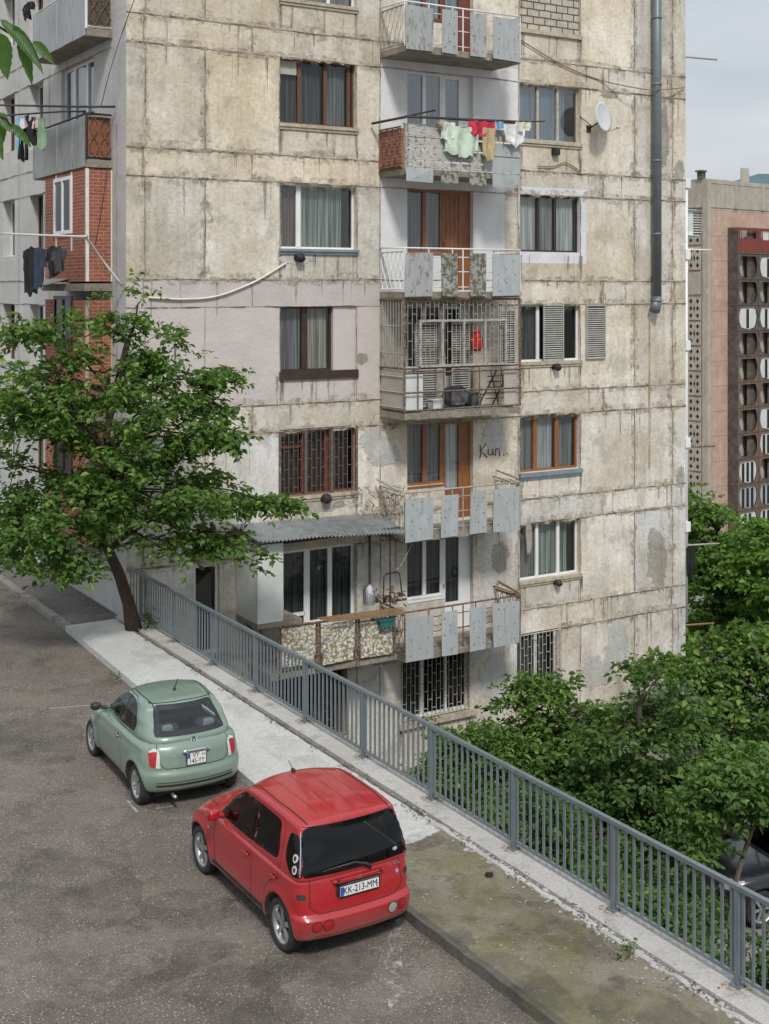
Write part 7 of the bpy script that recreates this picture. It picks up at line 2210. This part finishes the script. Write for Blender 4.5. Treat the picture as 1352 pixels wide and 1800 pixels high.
    o = bpy.data.objects.new('crown', me); link(o, root)
    return root
L1 = leaf_mat('leaf_mid', (.055, .12, .030), (.13, .225, .052), (.27, .37, .09))
L2 = leaf_mat('leaf_bright', (.07, .15, .028), (.15, .26, .05), (.24, .36, .08))
L3 = leaf_mat('leaf_dark', (.042, .092, .026), (.098, .175, .045), (.20, .29, .08))
L4 = leaf_mat('leaf_fresh', (.065, .135, .035), (.125, .215, .055), (.20, .30, .09))

def off(base, px, py, Y):                        # a point of the photo at distance Y, relative to the base
    return ((px - CX) / FPX * Y - base[0], Y - base[1], CAMZ - (py - HY) * Y / FPX - base[2])
# the tree on the pavement
bx, by = ground(236, 1106, PZ)
B1 = (bx, by, PZ)
Yc = by - 1.0
tk = [(0, 0, -.05), off(B1, 226, 1060, by - .05), off(B1, 210, 1010, by - .2), off(B1, 190, 965, by - .4), off(B1, 178, 880, by - .7), off(B1, 182, 790, Yc), off(B1, 200, 700, Yc), off(B1, 225, 600, Yc)]
def bl(px, py, rx, rz, w_, dy=0, ry=None, base=B1, Y=None):
    Y = (Y or Yc) + dy; return (off(base, px, py, Y), (rx * Y / FPX, ry or rx * Y / FPX * .75, rz * Y / FPX), w_)
blobs = [bl(100, 900, 115, 70, 3.0, -.6, 1.5), bl(230, 880, 130, 75, 3.0, -.4, 1.5), bl(360, 870, 85, 60, 1.8, -.3, 1.1), bl(55, 720, 80, 90, 1.9, -.5, 1.3), bl(190, 740, 115, 80, 2.8, -.3, 1.5), bl(330, 740, 90, 60, 1.8, -.2, 1.1),
         bl(225, 610, 45, 75, .85, -.1, .6), bl(300, 645, 48, 50, .6, 0, .5), bl(245, 520, 20, 40, .22, 0, .3), bl(140, 600, 40, 75, .75, -.4, .7), bl(385, 665, 55, 18, .4, 0, .4), bl(40, 580, 45, 35, .4, -.4, .6),
         bl(440, 890, 55, 22, .4, 0, .4), bl(415, 980, 50, 40, .6, -.2, .6), bl(320, 955, 90, 28, .9, -.4, .8), bl(120, 985, 70, 30, .7, -.6, .8), bl(20, 850, 60, 60, .9, -.7, 1.0), bl(410, 780, 35, 25, .3, 0, .4), bl(480, 885, 32, 10, .12, 0, .3), bl(300, 600, 14, 25, .1, 0, .25), bl(370, 610, 14, 16, .06, 0, .25), bl(20, 960, 60, 35, .6, -.8, .8)]
tree('broadleaf_tree', 'spreading green tree growing out of the pavement at the upper end of the railing', 'tree', B1, tk, blobs, 3400, .145, L1, 3, per=18, twig=.55, droop=.55, tr=.15, fill=.42, limbs=70)
# sprout at its foot
tree('sprout', 'low sprout of shoots at the foot of the pavement tree', 'plant', (B1[0] + .28, B1[1] + .05, PZ), [(0, 0, 0), (.04, 0, .12), (.1, 0, .3)], [((.08, 0, .22), (.16, .14, .16), 1)], 22, 0.064, L3, 5, per=9, twig=.16, tr=.02, limbs=5)

def ytree(name, label, cat, px, Y, blobsp, n, leaf, mat_, seed, **kw):
    base = ((px - CX) / FPX * Y, Y, -5.0)
    top = min(b_[1] for b_ in blobsp); zt = CAMZ - (top - HY) * Y / FPX + 5
    lean = kw.pop('lean', 0)
    tk = [(lean * t * 1.0 + .08 * math.sin(t * 7 + seed), .06 * math.cos(t * 9 + seed), zt * .85 * t) for t in (0, .12, .25, .4, .55, .7, .85, 1)]
    bb = [bl(b_[0], b_[1], b_[2], b_[3], b_[4], b_[5] if len(b_) > 5 else 0, b_[6] if len(b_) > 6 else None, base, Y) for b_ in blobsp]
    return tree(name, label, cat, base, tk, bb, n, leaf, mat_, seed, **kw)
G_ = 'trees in the lower yard'
ytree('broadleaf_tree', 'bright green tree crown rising behind the right edge of the building', 'tree', 1265, 47, [(1235, 960, 60, 75, 1.4, 0, 2), (1300, 965, 75, 75, 1.8, 0, 2), (1270, 1070, 95, 70, 2, 0, 2), (1225, 900, 28, 35, .5, 0, 1.2), (1235, 1135, 50, 45, 1.1, -2, 1.6), (1350, 1000, 50, 60, 1, 0, 2), (1290, 1130, 90, 60, 1.5, -1, 2)], 2300, 0.218, L2, 11, per=17, twig=.8, tr=.2, group=G_)
ytree('broadleaf_tree', 'yellowish green tree at the right edge under the distant balconies', 'tree', 1400, 43, [(1350, 960, 45, 50, 1, 0, 1.5), (1390, 1000, 90, 80, 2, 0, 2), (1370, 1110, 90, 80, 2, 0, 2)], 1200, 0.205, L2, 12, per=17, twig=.8, tr=.2, group=G_)
ytree('broadleaf_tree', 'dark green tree between the bright crown and the building foot', 'tree', 1290, 36, [(1250, 1230, 85, 70, 2, 0, 1.6), (1320, 1200, 80, 80, 2, 0, 1.6), (1180, 1175, 45, 28, .6, 0, .8), (1250, 1150, 60, 40, 1.1, .5, 1.2), (1330, 1140, 60, 45, 1.1, .5, 1.2), (1215, 1300, 85, 60, 1.5, 0, 1.4), (1340, 1310, 70, 70, 1.6, 0, 1.4), (1270, 1380, 80, 40, 1.6, -1.5, 1.0), (1350, 1400, 60, 40, 1.2, -1.5, 1.0)], 1900, 0.192, L1, 13, per=17, twig=.7, tr=.15, group=G_)
ytree('broadleaf_tree', 'thin stemmed tree beside the black car with fresh leaves over its bonnet', 'tree', 1272, 23.2, [(1285, 1430, 50, 36, 1.2, 0, .6), (1335, 1390, 50, 46, 1.2, 0, .7), (1235, 1490, 20, 18, .3, -.2, .3), (1320, 1340, 45, 40, .8, 0, .8), (1290, 1372, 60, 26, 1.1, 0, .6), (1240, 1400, 30, 24, .5, 0, .4)], 720, 0.147, L4, 14, per=16, twig=.5, tr=.075, bark='bark_pale', limbs=26, group=G_, lean=.5)
ytree('broadleaf_tree', 'leafy tree in front of the building foot below the barred corner window', 'tree', 960, 31.5, [(940, 1240, 55, 45, 1, 0, 1.1), (1010, 1290, 90, 50, 1.8, 0, 1.3), (900, 1320, 100, 50, 2, 0, 1.3), (1070, 1250, 70, 40, 1.1, 0, 1.2), (1010, 1380, 120, 50, 2, -.5, 1.5), (930, 1195, 20, 22, .15, 0, .4), (1012, 1205, 16, 18, .1, 0, .4)], 1900, 0.160, L1, 15, per=17, twig=.55, tr=.12, group=G_)
ytree('shrub', 'bushy shrub against the building foot left of the leafy tree', 'shrub', 810, 30.5, [(800, 1340, 55, 45, 1, 0, 1.0), (850, 1370, 80, 55, 1.5, 0, 1.2), (775, 1290, 18, 28, .2, 0, .4), (835, 1275, 20, 28, .25, 0, .4), (860, 1300, 35, 35, .5, 0, .6)], 950, 0.141, L1, 16, per=16, twig=.45, tr=.07, group='shrubs along the railing')
ytree('broadleaf_tree', 'dark spreading tree in the middle of the lower yard', 'tree', 1130, 28.5, [(1100, 1390, 100, 55, 2, 0, 1.3), (1180, 1440, 90, 50, 1.6, 0, 1.2), (1040, 1450, 90, 50, 1.6, 0, 1.3), (1190, 1375, 70, 40, 1.2, 0, 1.0), (1180, 1250, 60, 45, 1.0, .5, 1.0), (1100, 1300, 60, 40, 1.0, 0, 1.0), (1150, 1190, 40, 18, .3, .3, .6)], 1900, 0.160, L3, 17, per=17, twig=.6, tr=.13, group=G_)
ytree('shrub', 'dark shrub mass right behind the railing below the leafy tree', 'shrub', 960, 25.5, [(920, 1440, 70, 50, 1.5, 0, 1.0), (1000, 1510, 90, 60, 2, 0, 1.2), (1080, 1560, 80, 50, 1.6, 0, 1.2)], 1300, 0.141, L3, 18, per=16, twig=.45, tr=.08, group='shrubs along the railing')
ytree('shrub', 'low dark shrub behind the railing beneath the thin stemmed tree', 'shrub', 1160, 21.5, [(1130, 1620, 80, 40, 1.6, 0, 1.0), (1190, 1700, 70, 50, 1.6, 0, 1.0), (1080, 1600, 60, 45, 1, 0, .9)], 1100, 0.128, L3, 19, per=16, twig=.4, tr=.06, group='shrubs along the railing')
ytree('shrub', 'low dark shrub behind the railing at the lower right corner', 'shrub', 1320, 18.2, [(1320, 1740, 90, 60, 1.6, 0, .9), (1390, 1700, 60, 60, 1, 0, .9)], 650, 0.109, L3, 20, per=16, twig=.35, tr=.05, group='shrubs along the railing')
ytree('broadleaf_tree', 'young tree with a low flat crown standing between the black car and the white one', 'tree', 1335, 27.4, [(1305, 1345, 55, 24, 1.5, 0, .6), (1355, 1350, 50, 26, 1.5, 0, .6), (1260, 1360, 30, 20, .5, 0, .4)], 1300, .135, L1, 25, per=17, twig=.45, tr=.06, group=G_)
ytree('shrub', 'sprawling low shrub between the dark shrubs and the black car', 'shrub', 1230, 23.5, [(1210, 1590, 50, 40, 1.2, 0, .8), (1150, 1560, 50, 40, 1.0, 0, .8), (1240, 1640, 45, 40, 1.0, 0, .7)], 620, .12, L3, 24, per=16, twig=.35, tr=.05, group='shrubs along the railing')
# ground cover of the lower yard near the wall foot
rng = np.random.default_rng(77)
n = 26000
x = rng.uniform(FX + .4, 9, n); y = rng.uniform(-24, -1.5, n) 
keep = (x < 3.0 + 2.2 * np.sin(y * .6) + 1.5 * (rng.random(n))) 
x, y = x[keep], y[keep]; n = len(x)
Pw = np.stack([C0X + CO * x - SI * y, C0Y + SI * x + CO * y, -5 + rng.random(n) * .45], 1)
D = rng.normal(size=(n, 3)) + np.array([0, 0, .6]); D /= np.linalg.norm(D, axis=1)[:, None]
me = leaves_mesh('ground_cover', Pw, D, rng.uniform(.06, .16, n), rng, L3)
o = bpy.data.objects.new('ground_cover', me); link(o, None, kind='stuff')
# weeds in the gutter
for i, (px, py, lb_) in enumerate(((1105, 1680, 'small weed in the broken gutter below the second post from the right'), (205, 1192, 'tuft of weeds at the kerb above the green car roof'))):
    g = ground(px, py, PZ)
    tree('weed', lb_, 'weed', (g[0], g[1], PZ - .03), [(0, 0, 0), (.01, 0, .03), (.02, 0, .08)], [((0, 0, .06), (.10, .10, .05), 1)], 16, 0.051, L4, 30 + i, per=7, twig=.09, tr=.008, limbs=3)
mb = MB(); g = ground(860, 1541, PZ); mb.rbox((g[0], g[1], PZ + .03), (.055, .04, .028), 2.5, 4)
o = mb.build('stone', M['black_rubber']); o['label'] = 'small black lump lying on the mossy verge'; o['category'] = 'litter'

# a cherry branch hanging into the picture, close to the camera
def big_leaf(mb, p, d, L, wdt, seed):
    d = Vector(d).normalized(); view = Vector((.15, -1, .25)).normalized(); sd_ = d.cross(view).normalized(); nn = sd_.cross(d).normalized()
    rnd = random.Random(seed); tw = rnd.uniform(-.5, .5); sd_ = (sd_ * math.cos(tw) + nn * math.sin(tw)).normalized(); nn = sd_.cross(d).normalized()
    n = 14; vs, fs = [], []
    for i in range(n + 1):
        t = i / n; hw = wdt * .5 * (math.sin(math.pi * min(1, t ** .8)) ** .85) * (1 - .25 * t)
        c = Vector(p) + d * L * t - Vector((0, 0, 1)) * L * .28 * t * t
        for k in (-1, -.5, 0, .5, 1):
            ser = 1 + .05 * math.sin(i * 3.3) * (abs(k) == 1)
            vs.append(tuple(c + sd_ * hw * k * ser + nn * (abs(k) * hw * .35 + .0015 * math.sin(i * 2.2) * abs(k))))
    for i in range(n):
        for k in range(4): fs.append((i * 5 + k, i * 5 + k + 1, i * 5 + 6 + k, i * 5 + 5 + k))
    mb.add(vs, fs, 0, True)
LB = None
b = NB('cherry_leaf')
wv = b.n('ShaderNodeTexWave'); wv.inputs['Scale'].default_value = 60; wv.inputs['Distortion'].default_value = 2.5; b.put(wv.inputs['Vector'], b.co)
col = b.mix(b.ramp(b.noise(40, 3), [(.3, 0), (.7, 1)]), (.035, .085, .018), (.065, .14, .03)); col = b.mix(b.ramp(wv.outputs[1], [(.80, 0), (1, .6)]), col, (.10, .19, .05))
b.set(col, .4, 0, b.bump(wv.outputs[1], .4, .002))
tl = b.n('ShaderNodeBsdfTranslucent'); b.put(tl.inputs[0], (.12, .25, .03)); mxs = b.n('ShaderNodeMixShader'); mxs.inputs[0].default_value = .3
b.t.links.new(b.p.outputs[0], mxs.inputs[1]); b.t.links.new(tl.outputs[0], mxs.inputs[2]); b.t.links.new(mxs.outputs[0], b.t.nodes['Material Output'].inputs[0])
YB = 3.4
def bp(px, py, dy=0): Y = YB + dy; return Vector(((px - CX) / FPX * Y, Y, CAMZ - (py - HY) * Y / FPX))
for gi, (twp, lv, lb_) in enumerate((
    ([(-160, 10), (-40, 30), (0, 48), (22, 62), (34, 76)], [((0, 34), (74, 100), 24), ((36, 58), (62, 96), 22) if False else ((22, 44), (73, 100), 20), ((32, 70), (56, 130), 26), ((58, 74), (95, 100), 20), ((0, 58), (13, 120), 40), ((-40, 30), (-20, 110), 30)], 'leafy cherry twig hanging into the upper left corner of the picture'),
    ([(-160, 190), (-60, 196), (-10, 200), (12, 210), (20, 222)], [((-6, 200), (18, 222), 22), ((18, 220), (54, 246), 18), ((-6, 208), (5, 240), 26), ((-12, 228), (5, 268), 22)], 'second cherry twig hanging in at the left edge below the first'))):
    B_ = bp(*twp[0])
    root = empty('cherry_twig', B_, 0, lb_, 'twig')
    s = MB(); s.tube([bp(x, y) - B_ for x, y in twp], [.006, .005, .004, .003, .002], 6); s.build('stem', M['bark'], root)
    for j, (p0, p1, wd) in enumerate(lv):
        a, c = bp(*p0), bp(*p1, dy=.02 * (j % 3)); s = MB(); big_leaf(s, a - B_, c - a, (c - a).length * 1.05, wd * YB / FPX * 1.05, j + gi * 10); s.build('leaf', b.mat, root)
